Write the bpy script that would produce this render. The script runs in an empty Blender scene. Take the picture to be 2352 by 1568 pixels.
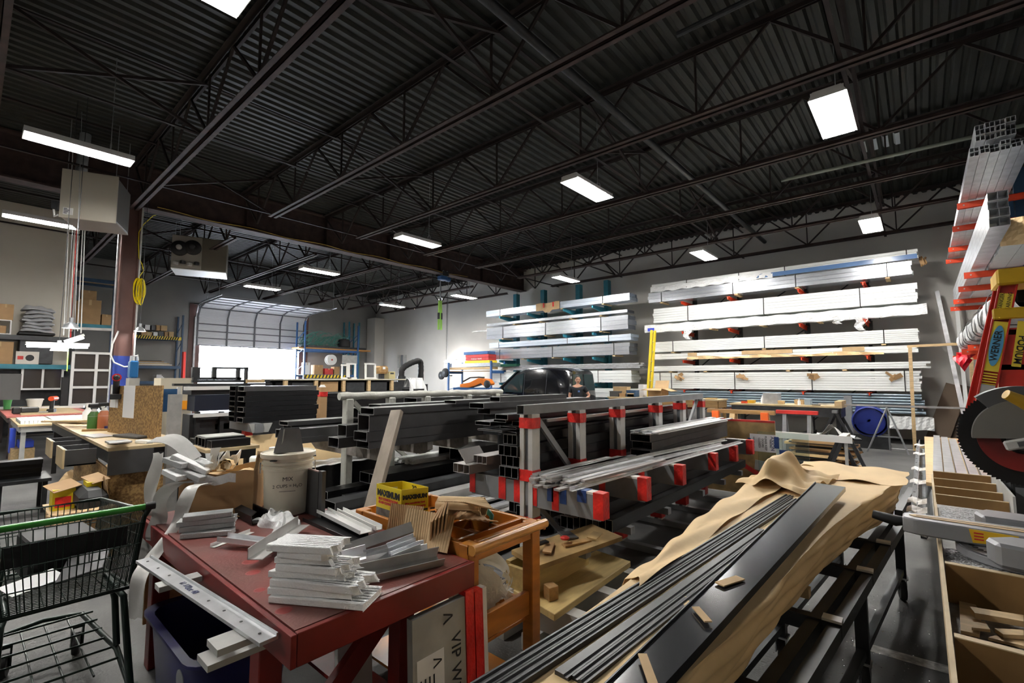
import bpy, bmesh, math, random
from mathutils import Vector, Matrix, Euler
R = random.Random(7)
PI = math.pi
SC = bpy.context.scene
COL = SC.collection
# ------------------------------------------------------------------ camera
F, CX, CY, H = 1084.0, 1176.0, 784.0, 1.70
PITCH, YAW = math.atan((870 - 784) / F), math.atan(939 / F)
cam_d = bpy.data.cameras.new('camera'); cam = bpy.data.objects.new('camera', cam_d); COL.objects.link(cam)
cam_d.sensor_width = 36.0; cam_d.lens = F * 36.0 / 2352.0; cam_d.clip_start = 0.05; cam_d.clip_end = 300
cam.location = (0, 0, H); cam.rotation_euler = (PI / 2 + PITCH, 0, YAW)
SC.camera = cam
# ------------------------------------------------------------------ world, exposure
W = bpy.data.worlds.new('sky'); SC.world = W; W.use_nodes = True
bg = W.node_tree.nodes['Background']
bg.inputs[0].default_value = (0.80, 0.88, 1.0, 1); bg.inputs[1].default_value = 14.0
SC.view_settings.view_transform = 'Standard'; SC.view_settings.look = 'None'
SC.view_settings.gamma = 1.0; SC.view_settings.use_curve_mapping = False
SC.view_settings.exposure = 1.32
LAMP = 62.0          # strength of every fluorescent lens
# ------------------------------------------------------------------ helpers
_fw = Vector((-math.sin(YAW) * math.cos(PITCH), math.cos(YAW) * math.cos(PITCH), math.sin(PITCH)))
_rt = Vector((math.cos(YAW), math.sin(YAW), 0)); _up = _rt.cross(_fw)
def at(u, v, X=None, Y=None, Z=None):
    """world point of a photograph pixel on a plane of the building's own axes"""
    d = _fw + _rt * ((u - CX) / F) - _up * ((v - CY) / F)
    t = X / d.x if X is not None else Y / d.y if Y is not None else (Z - H) / d.z
    return Vector((0, 0, H)) + d * t
MATS = {}
def mat(name, col, rough=0.6, metal=0.0, var=0.0, vscale=6.0, bump=0.0, bscale=40.0, col2=None, stretch=None, spec=None, emit=None, alpha=None, trans=None, coat=None, detail=4.0, ramp=(0.35, 0.65)):
    m = bpy.data.materials.new(name); m.use_nodes = True; nt = m.node_tree; b = nt.nodes['Principled BSDF']
    c = (col[0], col[1], col[2], 1)
    b.inputs['Base Color'].default_value = c; b.inputs['Roughness'].default_value = rough; b.inputs['Metallic'].default_value = metal
    if spec is not None: b.inputs['Specular IOR Level'].default_value = spec
    if emit: b.inputs['Emission Color'].default_value = (*emit[:3], 1); b.inputs['Emission Strength'].default_value = emit[3]
    if alpha is not None: b.inputs['Alpha'].default_value = alpha
    if trans is not None: b.inputs['Transmission Weight'].default_value = trans
    if coat is not None: b.inputs['Coat Weight'].default_value = coat
    if var or col2 or bump:
        tc = nt.nodes.new('ShaderNodeTexCoord'); mp = nt.nodes.new('ShaderNodeMapping')
        nt.links.new(tc.outputs['Object'], mp.inputs[0])
        if stretch: mp.inputs['Scale'].default_value = stretch
        if var or col2:
            n = nt.nodes.new('ShaderNodeTexNoise'); n.inputs['Scale'].default_value = vscale; n.inputs['Detail'].default_value = detail
            nt.links.new(mp.outputs[0], n.inputs[0])
            r = nt.nodes.new('ShaderNodeValToRGB')
            r.color_ramp.elements[0].position, r.color_ramp.elements[1].position = ramp
            d = col2 or tuple(max(0, x * (1 - var)) for x in col)
            r.color_ramp.elements[0].color = (*d, 1)
            r.color_ramp.elements[1].color = c if col2 else (*[min(1, x * (1 + var)) for x in col], 1)
            nt.links.new(n.outputs[0], r.inputs[0]); nt.links.new(r.outputs[0], b.inputs['Base Color'])
        if bump:
            n2 = nt.nodes.new('ShaderNodeTexNoise'); n2.inputs['Scale'].default_value = bscale; n2.inputs['Detail'].default_value = 5
            nt.links.new(mp.outputs[0], n2.inputs[0])
            bp = nt.nodes.new('ShaderNodeBump'); bp.inputs['Strength'].default_value = bump; bp.inputs['Distance'].default_value = 0.02
            nt.links.new(n2.outputs[0], bp.inputs['Height']); nt.links.new(bp.outputs[0], b.inputs['Normal'])
    MATS[name] = m
    return m
class MB:
    def __init__(s): s.v = []; s.f = []
    def add(s, vs, fs):
        o = len(s.v); s.v += [Vector(v) for v in vs]; s.f += [[i + o for i in f] for f in fs]; return s
    def box(s, x0, x1, y0, y1, z0, z1):
        vs = [(x, y, z) for z in (z0, z1) for y in (y0, y1) for x in (x0, x1)]
        return s.add(vs, [(0, 2, 3, 1), (4, 5, 7, 6), (0, 1, 5, 4), (2, 6, 7, 3), (0, 4, 6, 2), (1, 3, 7, 5)])
    def obox(s, c, d, rot=(0, 0, 0)):
        m = Euler(rot).to_matrix(); c = Vector(c)
        vs = [c + m @ Vector((x * d[0] / 2, y * d[1] / 2, z * d[2] / 2)) for z in (-1, 1) for y in (-1, 1) for x in (-1, 1)]
        return s.add(vs, [(0, 2, 3, 1), (4, 5, 7, 6), (0, 1, 5, 4), (2, 6, 7, 3), (0, 4, 6, 2), (1, 3, 7, 5)])
    @staticmethod
    def frame(p0, p1, up=(0, 0, 1)):
        d = (Vector(p1) - Vector(p0)).normalized(); u = Vector(up)
        if abs(d.dot(u)) > 0.98: u = Vector((0, 1, 0)) if abs(d.y) < 0.9 else Vector((1, 0, 0))
        a = d.cross(u).normalized(); b = a.cross(d).normalized()
        return d, a, b
    def bar(s, p0, p1, w, h, up=(0, 0, 1)):
        p0, p1 = Vector(p0), Vector(p1); d, a, b = s.frame(p0, p1, up)
        vs = [p + a * (x * w / 2) + b * (z * h / 2) for p in (p0, p1) for z in (-1, 1) for x in (-1, 1)]
        return s.add(vs, [(0, 1, 3, 2), (4, 6, 7, 5), (0, 4, 5, 1), (2, 3, 7, 6), (0, 2, 6, 4), (1, 5, 7, 3)])
    def sweep(s, prof, p0, p1, up=(0, 0, 1), closed=True, caps=True):
        """2-D outline (a,b) swept from p0 to p1"""
        p0, p1 = Vector(p0), Vector(p1); d, a, b = s.frame(p0, p1, up); n = len(prof)
        vs = [p + a * x + b * z for p in (p0, p1) for x, z in prof]
        fs = [(i, (i + 1) % n, n + (i + 1) % n, n + i) for i in range(n if closed else n - 1)]
        if closed and caps: fs += [tuple(range(n))[::-1], tuple(range(n, 2 * n))]
        return s.add(vs, fs)
    def hollow(s, p0, p1, w, h, t=0.003, lips=(), up=(0, 0, 1), deep=0.25):
        """hollow rectangular tube: outer skin, wall ends, recessed inside; lips = web positions (fraction of w)"""
        p0, p1 = Vector(p0), Vector(p1); d, a, b = s.frame(p0, p1, up)
        deep = min(deep, (p1 - p0).length * 0.45)
        def ring(p, ww, hh): return [p - a * ww - b * hh, p + a * ww - b * hh, p + a * ww + b * hh, p - a * ww + b * hh]
        w2, h2 = w / 2, h / 2
        vs = ring(p0, w2, h2) + ring(p1, w2, h2) + ring(p0, w2 - t, h2 - t) + ring(p1, w2 - t, h2 - t) + ring(p0 + d * deep, w2 - t, h2 - t) + ring(p1 - d * deep, w2 - t, h2 - t)
        fs = []
        for i in range(4):
            j = (i + 1) % 4
            fs += [(i, j, 4 + j, 4 + i), (i, 8 + i, 8 + j, j), (4 + i, 4 + j, 12 + j, 12 + i), (8 + i, 16 + i, 16 + j, 8 + j), (12 + i, 12 + j, 20 + j, 20 + i)]
        fs += [(16, 17, 18, 19), (23, 22, 21, 20)]
        s.add(vs, fs)
        for l in lips:
            c = a * ((l - 0.5) * w)
            s.bar(p0 + c + d * 0.001, p0 + c + d * deep, t * 1.0, h - t, up)
        return s
    def tube(s, pts, r, n=8, caps=True):
        pts = [Vector(p) for p in pts]; o = len(s.v); k = len(pts); last = None
        rr = r if isinstance(r, (list, tuple)) else [r] * k
        for i, p in enumerate(pts):
            d = (pts[min(i + 1, k - 1)] - pts[max(i - 1, 0)]).normalized()
            if last is None:
                u = Vector((0, 0, 1)) if abs(d.z) < 0.9 else Vector((1, 0, 0)); a = d.cross(u).normalized()
            else:
                a = (last - d * last.dot(d)).normalized()
            last = a; b = d.cross(a)
            s.v += [p + (a * math.cos(t) + b * math.sin(t)) * rr[i] for t in [2 * PI * j / n for j in range(n)]]
        for i in range(k - 1):
            for j in range(n): s.f.append([o + i * n + j, o + i * n + (j + 1) % n, o + (i + 1) * n + (j + 1) % n, o + (i + 1) * n + j])
        if caps: s.f.append([o + j for j in range(n)][::-1]); s.f.append([o + (k - 1) * n + j for j in range(n)])
        return s
    def lathe(s, prof, c, n=20, axis=(0, 0, 1), capb=True, capt=True):
        """prof = [(r, height)] turned about axis through c"""
        c = Vector(c); ax = Vector(axis).normalized(); a = ax.cross(Vector((0, 0, 1)) if abs(ax.z) < .9 else Vector((1, 0, 0))).normalized(); b = ax.cross(a); o = len(s.v)
        for r, z in prof: s.v += [c + ax * z + (a * math.cos(2 * PI * j / n) + b * math.sin(2 * PI * j / n)) * r for j in range(n)]
        for i in range(len(prof) - 1):
            for j in range(n): s.f.append([o + i * n + j, o + i * n + (j + 1) % n, o + (i + 1) * n + (j + 1) % n, o + (i + 1) * n + j])
        if capb: s.f.append([o + j for j in range(n)][::-1])
        if capt: s.f.append([o + (len(prof) - 1) * n + j for j in range(n)])
        return s
    def prism(s, poly, t):
        """planar polygon (3-D points) given thickness vector t"""
        t = Vector(t); n = len(poly); vs = [Vector(p) for p in poly] + [Vector(p) + t for p in poly]
        return s.add(vs, [tuple(range(n))[::-1], tuple(range(n, 2 * n))] + [(i, (i + 1) % n, n + (i + 1) % n, n + i) for i in range(n)])
    def sheet(s, nu, nv, fn, th=0.0):
        """surface grid fn(a,b), a,b in 0..1; th = thickness (a second skin below)"""
        o = len(s.v); P = [[Vector(fn(i / nu, j / nv)) for j in range(nv + 1)] for i in range(nu + 1)]
        for i in range(nu + 1):
            for j in range(nv + 1): s.v.append(P[i][j])
        q = lambda i, j: o + i * (nv + 1) + j
        for i in range(nu):
            for j in range(nv): s.f.append([q(i, j), q(i + 1, j), q(i + 1, j + 1), q(i, j + 1)])
        if th:
            o2 = len(s.v)
            for i in range(nu + 1):
                for j in range(nv + 1):
                    du = P[min(i + 1, nu)][j] - P[max(i - 1, 0)][j]; dv = P[i][min(j + 1, nv)] - P[i][max(j - 1, 0)]
                    nn = du.cross(dv); nn = nn.normalized() if nn.length > 1e-9 else Vector((0, 0, 1))
                    s.v.append(P[i][j] - nn * th)
            q2 = lambda i, j: o2 + i * (nv + 1) + j
            for i in range(nu):
                for j in range(nv): s.f.append([q2(i, j), q2(i, j + 1), q2(i + 1, j + 1), q2(i + 1, j)])
            for i in range(nu):
                s.f.append([q(i, 0), q2(i, 0), q2(i + 1, 0), q(i + 1, 0)]); s.f.append([q(i, nv), q(i + 1, nv), q2(i + 1, nv), q2(i, nv)])
            for j in range(nv):
                s.f.append([q(0, j), q(0, j + 1), q2(0, j + 1), q2(0, j)]); s.f.append([q(nu, j), q2(nu, j), q2(nu, j + 1), q(nu, j + 1)])
        return s
    def xform(s, M):
        s.v = [M @ v for v in s.v]; return s
WL = {}
def _mesh(mb, name, m, bevel=0, smooth=None):
    if mb.v:
        lo = Vector([min(v[i] for v in mb.v) for i in range(3)]); hi = Vector([max(v[i] for v in mb.v) for i in range(3)])
    c = (lo + hi) / 2
    me = bpy.data.meshes.new(name); me.from_pydata([v - c for v in mb.v], [], mb.f)
    if bevel:
        bm = bmesh.new(); bm.from_mesh(me)
        bmesh.ops.bevel(bm, geom=bm.edges[:], offset=bevel, segments=1, affect='EDGES', clamp_overlap=True); bm.to_mesh(me); bm.free()
    bm = bmesh.new(); bm.from_mesh(me); bmesh.ops.recalc_face_normals(bm, faces=bm.faces[:]); bm.to_mesh(me); bm.free()
    if smooth is not None:
        me.polygons.foreach_set('use_smooth', [True] * len(me.polygons)); me.set_sharp_from_angle(angle=math.radians(smooth))
    me.materials.append(m)
    return me, c
def _props(o, label=None, cat=None, group=None, kind=None):
    if label: o['label'] = label
    if cat: o['category'] = cat
    if group: o['group'] = group
    if kind: o['kind'] = kind
def thing(name, label, cat, loc=(0, 0, 0), group=None, kind=None):
    o = bpy.data.objects.new(name, None); COL.objects.link(o); o.location = loc; o.empty_display_size = 0.1
    WL[o] = Vector(loc); _props(o, label, cat, group, kind)
    return o
def part(mb, name, m, parent, label=None, bevel=0, smooth=None, kind=None):
    me, c = _mesh(mb, name, m, bevel, smooth)
    o = bpy.data.objects.new(name, me); COL.objects.link(o); o.parent = parent; o.location = c - WL[parent]; WL[o] = c
    _props(o, label, kind=kind)
    return o
def solo(mb, name, m, label, cat, group=None, bevel=0, smooth=None, kind=None):
    me, c = _mesh(mb, name, m, bevel, smooth)
    o = bpy.data.objects.new(name, me); COL.objects.link(o); o.location = c; WL[o] = c; _props(o, label, cat, group, kind)
    return o
def struct(mb, name, m, bevel=0, smooth=None, parent=None):
    me, c = _mesh(mb, name, m, bevel, smooth)
    o = bpy.data.objects.new(name, me); COL.objects.link(o)
    if parent: o.parent = parent; o.location = c - WL[parent]
    else: o.location = c; o['kind'] = 'structure'
    WL[o] = c
    return o
def again(o, off, parent=None, label=None, rz=None):
    """copy of a thing with copies of its parts and sub-parts, shifted by off"""
    c = o.copy(); COL.objects.link(c); c.parent = parent
    if parent is None: c.location = o.location + Vector(off); WL[c] = WL[o] + Vector(off)
    else: WL[c] = WL[o] + Vector(off)
    if rz is not None: c.rotation_euler = (0, 0, rz)
    if label: c['label'] = label
    for ch in list(o.children): again(ch, off, c)
    return c
def stamp(o, p, parent, rot=None):
    """another part that shares o's mesh, centred at p"""
    c = bpy.data.objects.new(o.name.split('.')[0], o.data); COL.objects.link(c); c.parent = parent
    c.location = Vector(p) - (WL[parent] if parent else Vector((0, 0, 0))); WL[c] = Vector(p)
    if rot is not None: c.rotation_euler = rot
    return c
def text(s, size, m, parent, origin, right, upv, name='lettering', depth=0.0006, align='CENTER', bold=0.0, label=None):
    """flat raised letters: origin = centre, right/upv = directions of writing"""
    cu = bpy.data.curves.new('lettering', 'FONT'); cu.body = s; cu.size = size; cu.align_x = align; cu.align_y = 'CENTER'; cu.extrude = depth; cu.offset = bold; cu.resolution_u = 3
    t = bpy.data.objects.new('lettering', cu); COL.objects.link(t)
    dg = bpy.context.evaluated_depsgraph_get(); me = bpy.data.meshes.new_from_object(t.evaluated_get(dg)); bpy.data.objects.remove(t)
    r, u = Vector(right).normalized(), Vector(upv).normalized(); n = r.cross(u)
    M = Matrix((r, u, n)).transposed()
    me.transform(M.to_4x4()); me.materials.clear(); me.materials.append(m)
    o = bpy.data.objects.new(name, me); COL.objects.link(o); o.parent = parent; o.location = Vector(origin) - WL[parent]; WL[o] = Vector(origin)
    _props(o, label)
    return o
def V(*a): return Vector(a)
ORD = 'first second third fourth fifth sixth seventh eighth ninth tenth eleventh twelfth thirteenth fourteenth fifteenth sixteenth seventeenth eighteenth'.split()
# ------------------------------------------------------------------ materials
m_floor = mat('concrete', (.080, .079, .076), .62, var=.35, vscale=1.3, bump=.12, bscale=60, detail=8)
m_wall = mat('wall_paint', (.62, .60, .56), .8, var=.05, vscale=.7)
m_wallD = mat('wall_block_grey', (.30, .295, .285), .85, var=.08, vscale=.8)
m_deck = mat('deck_dark', (.025, .027, .0225), .6, .15, var=.15, vscale=3)
m_deckL = mat('deck_glare', (.75, .8, .85), .4, .5)  # pale tone stands for lamp light reflected off the deck
m_steel = mat('red_oxide_steel', (.052, .030, .026), .75, .0, var=.3, vscale=5)
m_stl2 = mat('joist_steel', (.026, .017, .0155), .8, .0, var=.25, vscale=4)
m_column = mat('column_paint', (.125, .058, .048), .5, var=.12, vscale=3)
m_lamp = mat('lamp_lens', (1, 1, 1), .4, emit=(1.0, .975, .93, LAMP))
m_tubeE = mat('lamp_tube', (1, 1, 1), .4, emit=(1.0, .97, .92, LAMP * .6))
m_white = mat('white_paint', (.80, .80, .78), .45)
m_whiteA = mat('white_extrusion', (.80, .82, .80), .38, var=.05, vscale=3, stretch=(.3, 8, 8))
m_silver = mat('mill_aluminium', (.74, .77, .83), .26, .85, var=.10, vscale=5, stretch=(.12, 9, 9))
m_silverL = mat('pale_aluminium', (.66, .74, .84), .35, .45, var=.08, vscale=4, stretch=(.15, 6, 6))
m_alu = mat('bright_aluminium', (.70, .71, .73), .30, .75, var=.12, vscale=8)
m_aludull = mat('dull_aluminium', (.46, .455, .44), .45, .55, var=.15, vscale=8)
m_film = mat('plastic_film', (.82, .83, .83), .22, bump=.8, bscale=18, trans=.0)
m_gpipe = mat('grey_conduit', (.20, .25, .30), .35, .2)
m_blk = mat('black_anodised', (.018, .018, .020), .34, .5)
m_char = mat('charcoal_powdercoat', (.062, .061, .063), .45, .1, var=.10, vscale=6)
m_strap = mat('black_strap', (.012, .012, .012), .5)
m_wood = mat('pale_wood', (.62, .44, .23), .6, var=.14, vscale=4, stretch=(1, 8, 8))
m_woodD = mat('brown_wood', (.33, .19, .07), .6, var=.2, vscale=3, stretch=(1, 8, 8))
m_orange = mat('orange_steel', (.70, .055, .012), .45, var=.08)
m_teal = mat('teal_steel', (.03, .20, .27), .45, var=.1)
m_blue = mat('blue_steel', (.03, .11, .30), .45, var=.12)
m_navy = mat('navy_rack', (.025, .065, .13), .5, var=.1)
m_kraft = mat('kraft_paper', (.78, .56, .295), .65, var=.06, vscale=3, bump=.15, bscale=9)
m_card = mat('cardboard', (.40, .245, .115), .75, var=.08, vscale=5)
m_cardL = mat('light_cardboard', (.52, .36, .19), .75, var=.08, vscale=5)
m_grey = mat('grey_paint', (.20, .205, .215), .5, var=.12, vscale=5)
m_lgrey = mat('light_grey_paint', (.46, .46, .44), .5, var=.1, vscale=6)
m_red = mat('red_paint', (.55, .03, .025), .45, var=.15)
m_redtape = mat('red_tape', (.62, .025, .02), .28, var=.3, vscale=9, bump=.3)
m_black = mat('matt_black', (.012, .012, .013), .6)
m_rubber = mat('rubber', (.02, .02, .02), .75)
m_yellow = mat('yellow_paint', (.85, .62, .02), .45)
m_paper = mat('white_paper', (.85, .85, .85), .7)
m_galv = mat('galvanised', (.50, .52, .54), .38, .7, var=.12, vscale=9)
m_dkst = mat('dark_steel', (.04, .042, .045), .42, .4, var=.2, vscale=7)
# ================================================================== BUILDING
XW, XE, YS, YN, ZD = -27.2, 2.9, -9.5, 17.6, 7.0
fl = struct(MB().box(XW - .3, XE + .3, YS - .3, YN + .3, -.2, 0), 'floor', m_floor)
struct(MB().box(XW - 40, XW - .31, -20, 45, -.25, -.02), 'ground_outside', mat('outside_concrete', (.6, .6, .6), .9))
mk = mat('worn_white_line', (.66, .66, .64), .6, var=.4, vscale=18, bump=.1)
a, b = at(1975, 1497, Z=0), at(2190, 1575, Z=0)
struct(MB().bar((-.42, 3.86, .001), (.75, 3.9, .001), .10, .002), 'painted_line', mk, parent=fl)
struct(MB().bar((-1.45, 15.0, .001), (2.0, 15.0, .001), .12, .002), 'painted_line', mk, parent=fl)
DY0, DY1, DZ = 7.35, 12.75, 5.05          # roll-up door opening in the west wall
struct(MB().box(XW - .3, XW, YS, DY0, 0, ZD + .3).box(XW - .3, XW, DY1, YN + .3, 0, ZD + .3).box(XW - .3, XW, DY0, DY1, DZ, ZD + .3), 'wall_west', m_wallD)
struct(MB().box(XW - .3, XE + .3, YN, YN + .3, 0, ZD + .3), 'wall_north', m_wall)
struct(MB().box(XE, XE + .3, YS, YN, 0, ZD + .3), 'wall_east', m_wallD)
struct(MB().box(XW, XE, YS - .3, YS, 0, ZD + .3), 'wall_south', m_wallD)
struct(MB().box(-20.6, -20.4, YS, 2.15, 0, ZD), 'wall_southwest', mat('cream_wall', (.66, .62, .54), .8, var=.04, vscale=.6))
struct(MB().box(-27.1, -26.2, 16.9, 17.58, 0, 5.6), 'pilaster', m_wall)
for x in (-20.1, -14.9):      # conduits down the white wall
    struct(MB().tube([(x, YN - .03, 2.0), (x, YN - .03, 6.6)], .022, 6), 'trim_%d' % (1 if x < -18 else 2), m_lgrey)
# corrugated roof deck, flutes run away from the camera along y
prof = []; x = XW
while x < XE:
    prof += [(x, ZD + .05), (x + .05, ZD + .05), (x + .085, ZD), (x + .165, ZD)]; x += .2
vs = [(px, yy, pz) for yy in (YS, YN) for px, pz in prof]; n = len(prof)
struct(MB().add(vs, [(i, i + 1, n + i + 1, n + i) for i in range(n - 1)]).box(XW - .3, XE + .3, YS - .3, YN + .3, ZD + .12, ZD + .3), 'ceiling', m_deck)
prof = []; x = -.86  # strip of deck with the lamp glare put into its colour
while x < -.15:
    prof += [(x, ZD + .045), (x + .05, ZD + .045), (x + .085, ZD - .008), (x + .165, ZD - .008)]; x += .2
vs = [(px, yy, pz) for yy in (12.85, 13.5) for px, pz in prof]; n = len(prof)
struct(MB().add(vs, [(i, i + 1, n + i + 1, n + i) for i in range(n - 1)]), 'deck_glare_patch', m_deckL, parent=bpy.data.objects['ceiling'])
# girder on columns
GX = -14.5
g = thing('roof_girder', None, None, (GX, 7, 6.0), kind='structure')
part(MB().box(GX - .19, GX + .19, YS, YN, 5.93, 5.97), 'bottom_flange', m_steel, g)
part(MB().box(GX - .012, GX + .012, YS, YN, 5.97, 6.93), 'web_plate', m_steel, g)
part(MB().box(GX - .19, GX + .19, YS, YN, 6.93, 6.97), 'top_flange', m_steel, g)
for y in (5.0, 7.4, 9.8, 12.2, 14.6): part(MB().box(GX - .17, GX + .17, y - .008, y + .008, 5.97, 6.93), 'stiffener', m_steel, g)
cl = thing('steel_column', None, None, (GX, 2.43, 0), kind='structure')
def isec(x, y, z0, z1, w=.36, d=.36, t=.03):
    return MB().box(x - w / 2, x + w / 2, y - d / 2, y - d / 2 + t, z0, z1).box(x - w / 2, x + w / 2, y + d / 2 - t, y + d / 2, z0, z1).box(x - t / 2, x + t / 2, y - d / 2 + t, y + d / 2 - t, z0, z1)
part(isec(GX, 2.43, 2.25, 5.93), 'shaft', m_column, cl)
part(isec(GX, 2.43, .0, 2.25, .363, .363), 'shaft_base', mat('blue_column_paint', (.02, .05, .30), .5), cl, label='blue painted foot of the column')
part(MB().box(GX - .3, GX + .3, 2.13, 2.73, 0, .03), 'base_plate', m_dkst, cl)
# open-web roof joists
JY = [-7.3, -4.87, -2.43, 0.0, 2.43, 4.87, 7.32, 9.80, 12.2, 14.6, 16.9]
ZB, ZT = 5.80, 6.93
def joist(y, x0, x1, ext, dz=0):
    j = thing('roof_joist', None, None, ((x0 + x1) / 2, y, 6), kind='structure')
    for nm, z, a0, a1 in (('bottom_chord', ZB + dz, x0 + ext, x1 - .3), ('top_chord', ZT, x0, x1)):
        s = 1 if nm[0] == 'b' else -1
        mb = MB()
        for q in (-1, 1):
            mb.box(a0, a1, y + q * .022, y + q * .032, z, z + s * .08).box(a0, a1, y + q * .022, y + q * .1, z, z + s * .011)
        part(mb, nm, m_stl2 if nm[0] == 't' else m_steel, j)
    nseg = int((x1 - x0) / 2.0); st = (x1 - x0) / nseg; pd = pv = None
    for k in range(nseg):
        xb = x0 + st * (k + .5)
        for sx in (-1, 1):
            if pd is None or sx == 1 and k == 0:
                o = part(MB().bar((xb, y, ZB + .05 + dz), (xb + sx * st / 2, y, ZT - .05), .04, .04), 'web_member', m_stl2, j)
                if sx == -1: pd = o
                else: pe = o
            else:
                stamp(pd if sx == -1 else pe, (xb + sx * st / 4, y, (ZB + ZT + dz) / 2), j)
        if pv is None: pv = part(MB().bar((xb, y, ZB + .05 + dz), (xb, y, ZT - .05), .03, .03), 'web_post', m_stl2, j)
        else: stamp(pv, (xb, y, (ZB + ZT + dz) / 2), j)
    return j
for i, y in enumerate(JY):
    joist(y, GX + .19, XE, 0.0 if i == 4 else 2.0)
    if i > 3: joist(y + .05, XW, GX - .19, 1.6)
JY = JY[2:]
br = thing('joist_bridging', None, None, (-6, 8, 6.3), kind='structure')
for x in (-.6, -4.5, -9.2, -12.4, -18.5, -23):
    for z in (ZB + .1, ZT - .12): part(MB().box(x - .03, x + .03, YS, YN, z, z + .012).box(x - .03, x - .022, YS, YN, z, z + .05), 'bridging_angle', m_stl2, br)
    for k in range(len(JY) - 1):
        if (k + int(x)) % 2 == 0:
            part(MB().bar((x, JY[k], ZB + .1), (x, JY[k + 1], ZT - .1), .045, .045), 'cross_brace', m_stl2, br)
            part(MB().bar((x + .05, JY[k + 1], ZB + .1), (x + .05, JY[k], ZT - .1), .045, .045), 'cross_brace', m_stl2, br)
# services under the roof
c0, c1 = at(1301, 160, Z=6.35), at(1741, 535, Z=6.35)
solo(MB().tube([(c0.x, -3, 6.35), (c0.x, YN - .05, 6.35)], .065, 10), 'roof_conduit', m_dkst, 'long dark duct pipe running along the roof deck across the joists', 'pipe', smooth=40)
gp = solo(MB().tube([at(1795, 416, Z=5.72), at(1810, 411, Z=5.72), at(2352, 290, Z=5.72) + V(1.0, 0, 0)], [.02, .032, .032], 10), 'gas_pipe', mat('pale_green_pipe', (.30, .33, .27), .5), 'pale green pipe with an open end slung below the joists', 'pipe', smooth=40)
p0 = at(1555, 80, Z=6.5); solo(MB().tube([p0, p0 + V(2.4, .0, 0)], .04, 8), 'roof_pipe', m_dkst, 'short dim pipe under the roof deck above the other services', 'pipe', smooth=40)
# ------------------------------------------------------------------ lamps
def lamp(x, y, wid, lab, ln=1.22, z=5.30, hang=True):
    t = thing('high_bay_light', lab, 'light', (x, y, z), group='fluorescent high bay lights')
    w = wid / 2; l = ln / 2
    pr = [(-w - .03, -.01), (-w, .0), (-w * .8, .075), (w * .8, .075), (w, 0), (w + .03, -.01), (w * .85, .095), (-w * .85, .095)]
    part(MB().sweep(pr, (x, y - l - .03, z), (x, y + l + .03, z)), 'reflector_housing', m_white, t)
    for s in (-1, 1): part(MB().box(x - w, x + w, y + s * (l + .03) - .004, y + s * (l + .03) + .004, z - .008, z + .085), 'end_plate', m_white, t)
    part(MB().box(x - w * .92, x + w * .92, y - l, y + l, z + .002, z + .012), 'lens', m_lamp, t)
    k = max(2, int(wid / .09))
    for i in range(k):
        xx = x - w * .8 + i * (w * 1.6) / (k - 1)
        part(MB().tube([(xx, y - l + .02, z - .012), (xx, y + l - .02, z - .012)], .012, 6), 'fluorescent_tube', m_tubeE, t)
    if hang:
        mb = MB().tube([(x, y + .35, z + .09), (x + .01, y + .35, ZD)], .006, 5)
        mb.tube([(x + .06 * math.cos(a) , y + .35, z + .19 + .06 * math.sin(a)) for a in [i * PI / 6 for i in range(13)]], .005, 5)
        part(mb, 'hanger_cable', m_galv, t)
    return t
row = {'first': .98, 'second': 7.57, 'third': 14.0}
for x, y, w, lab in [(-4.80, .92, .33, 'bright strip light at the top edge, above the dark joists near the camera'),
                     (-9.83, .98, .30, 'bright strip light hung just above the beige unit heater'),
                     (-15.10, .95, .30, 'bright strip light below the beige heater, over the pale wall'),
                     (-.73, 7.60, .36, 'square looking bright light panel nearest the tall orange rack'),
                     (-4.64, 7.58, .34, 'bright light panel in the middle of the open joist bays'),
                     (-9.85, 7.6, .34, 'bright light panel hung before the deep steel girder'),
                     (-15.15, 7.6, .34, 'bright light behind the girder, above the right part of the roll-up door'),
                     (-19.6, 7.5, .34, 'bright light behind the girder, above the left part of the roll-up door'),
                     (-.72, 13.75, .34, 'small bright light by the grey wall over the end of the top white bundle'),
                     (-4.64, 13.95, .34, 'small bright light over the middle of the white bundles'),
                     (-9.57, 14.05, .34, 'small bright light over the gap between the two extrusion racks'),
                     (-15.05, 14.15, .34, 'small bright light against the white wall beside the hoist sling'),
                     (-19.6, 13.6, .34, 'small bright light before the white wall, furthest along it'),
                     (-4.7, -5.5, .34, 'unseen light panel added behind the viewer over the red table side'), (-9.8, -5.5, .34, 'unseen light panel added behind the viewer over the shopping cart side')]:  # last two lamps are out of view, added to brighten the foreground
    lamp(x, y, w, lab)
# ================================================================== FAR CANTILEVER RACKS (front plane y = 16)
YF = 16.0
def skin_mesh(pts, edges, rad, levels=2, root=0):
    """one continuous limb surface grown round a skeleton"""
    me = bpy.data.meshes.new('skeleton'); me.from_pydata([Vector(p) for p in pts], edges, [])
    o = bpy.data.objects.new('skeleton', me); COL.objects.link(o)
    md = o.modifiers.new('s', 'SKIN'); md.use_smooth_shade = True
    for i, d in enumerate(me.skin_vertices[0].data):
        r = rad[i]; d.radius = (r, r) if not isinstance(r, tuple) else r
        d.use_root = i == root
    sb = o.modifiers.new('u', 'SUBSURF'); sb.levels = levels; sb.render_levels = levels
    dg = bpy.context.evaluated_depsgraph_get(); ev = bpy.data.meshes.new_from_object(o.evaluated_get(dg)); bpy.data.objects.remove(o)
    mb = MB(); mb.v = [v.co.copy() for v in ev.vertices]; mb.f = [list(p.vertices) for p in ev.polygons]
    return mb
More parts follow.
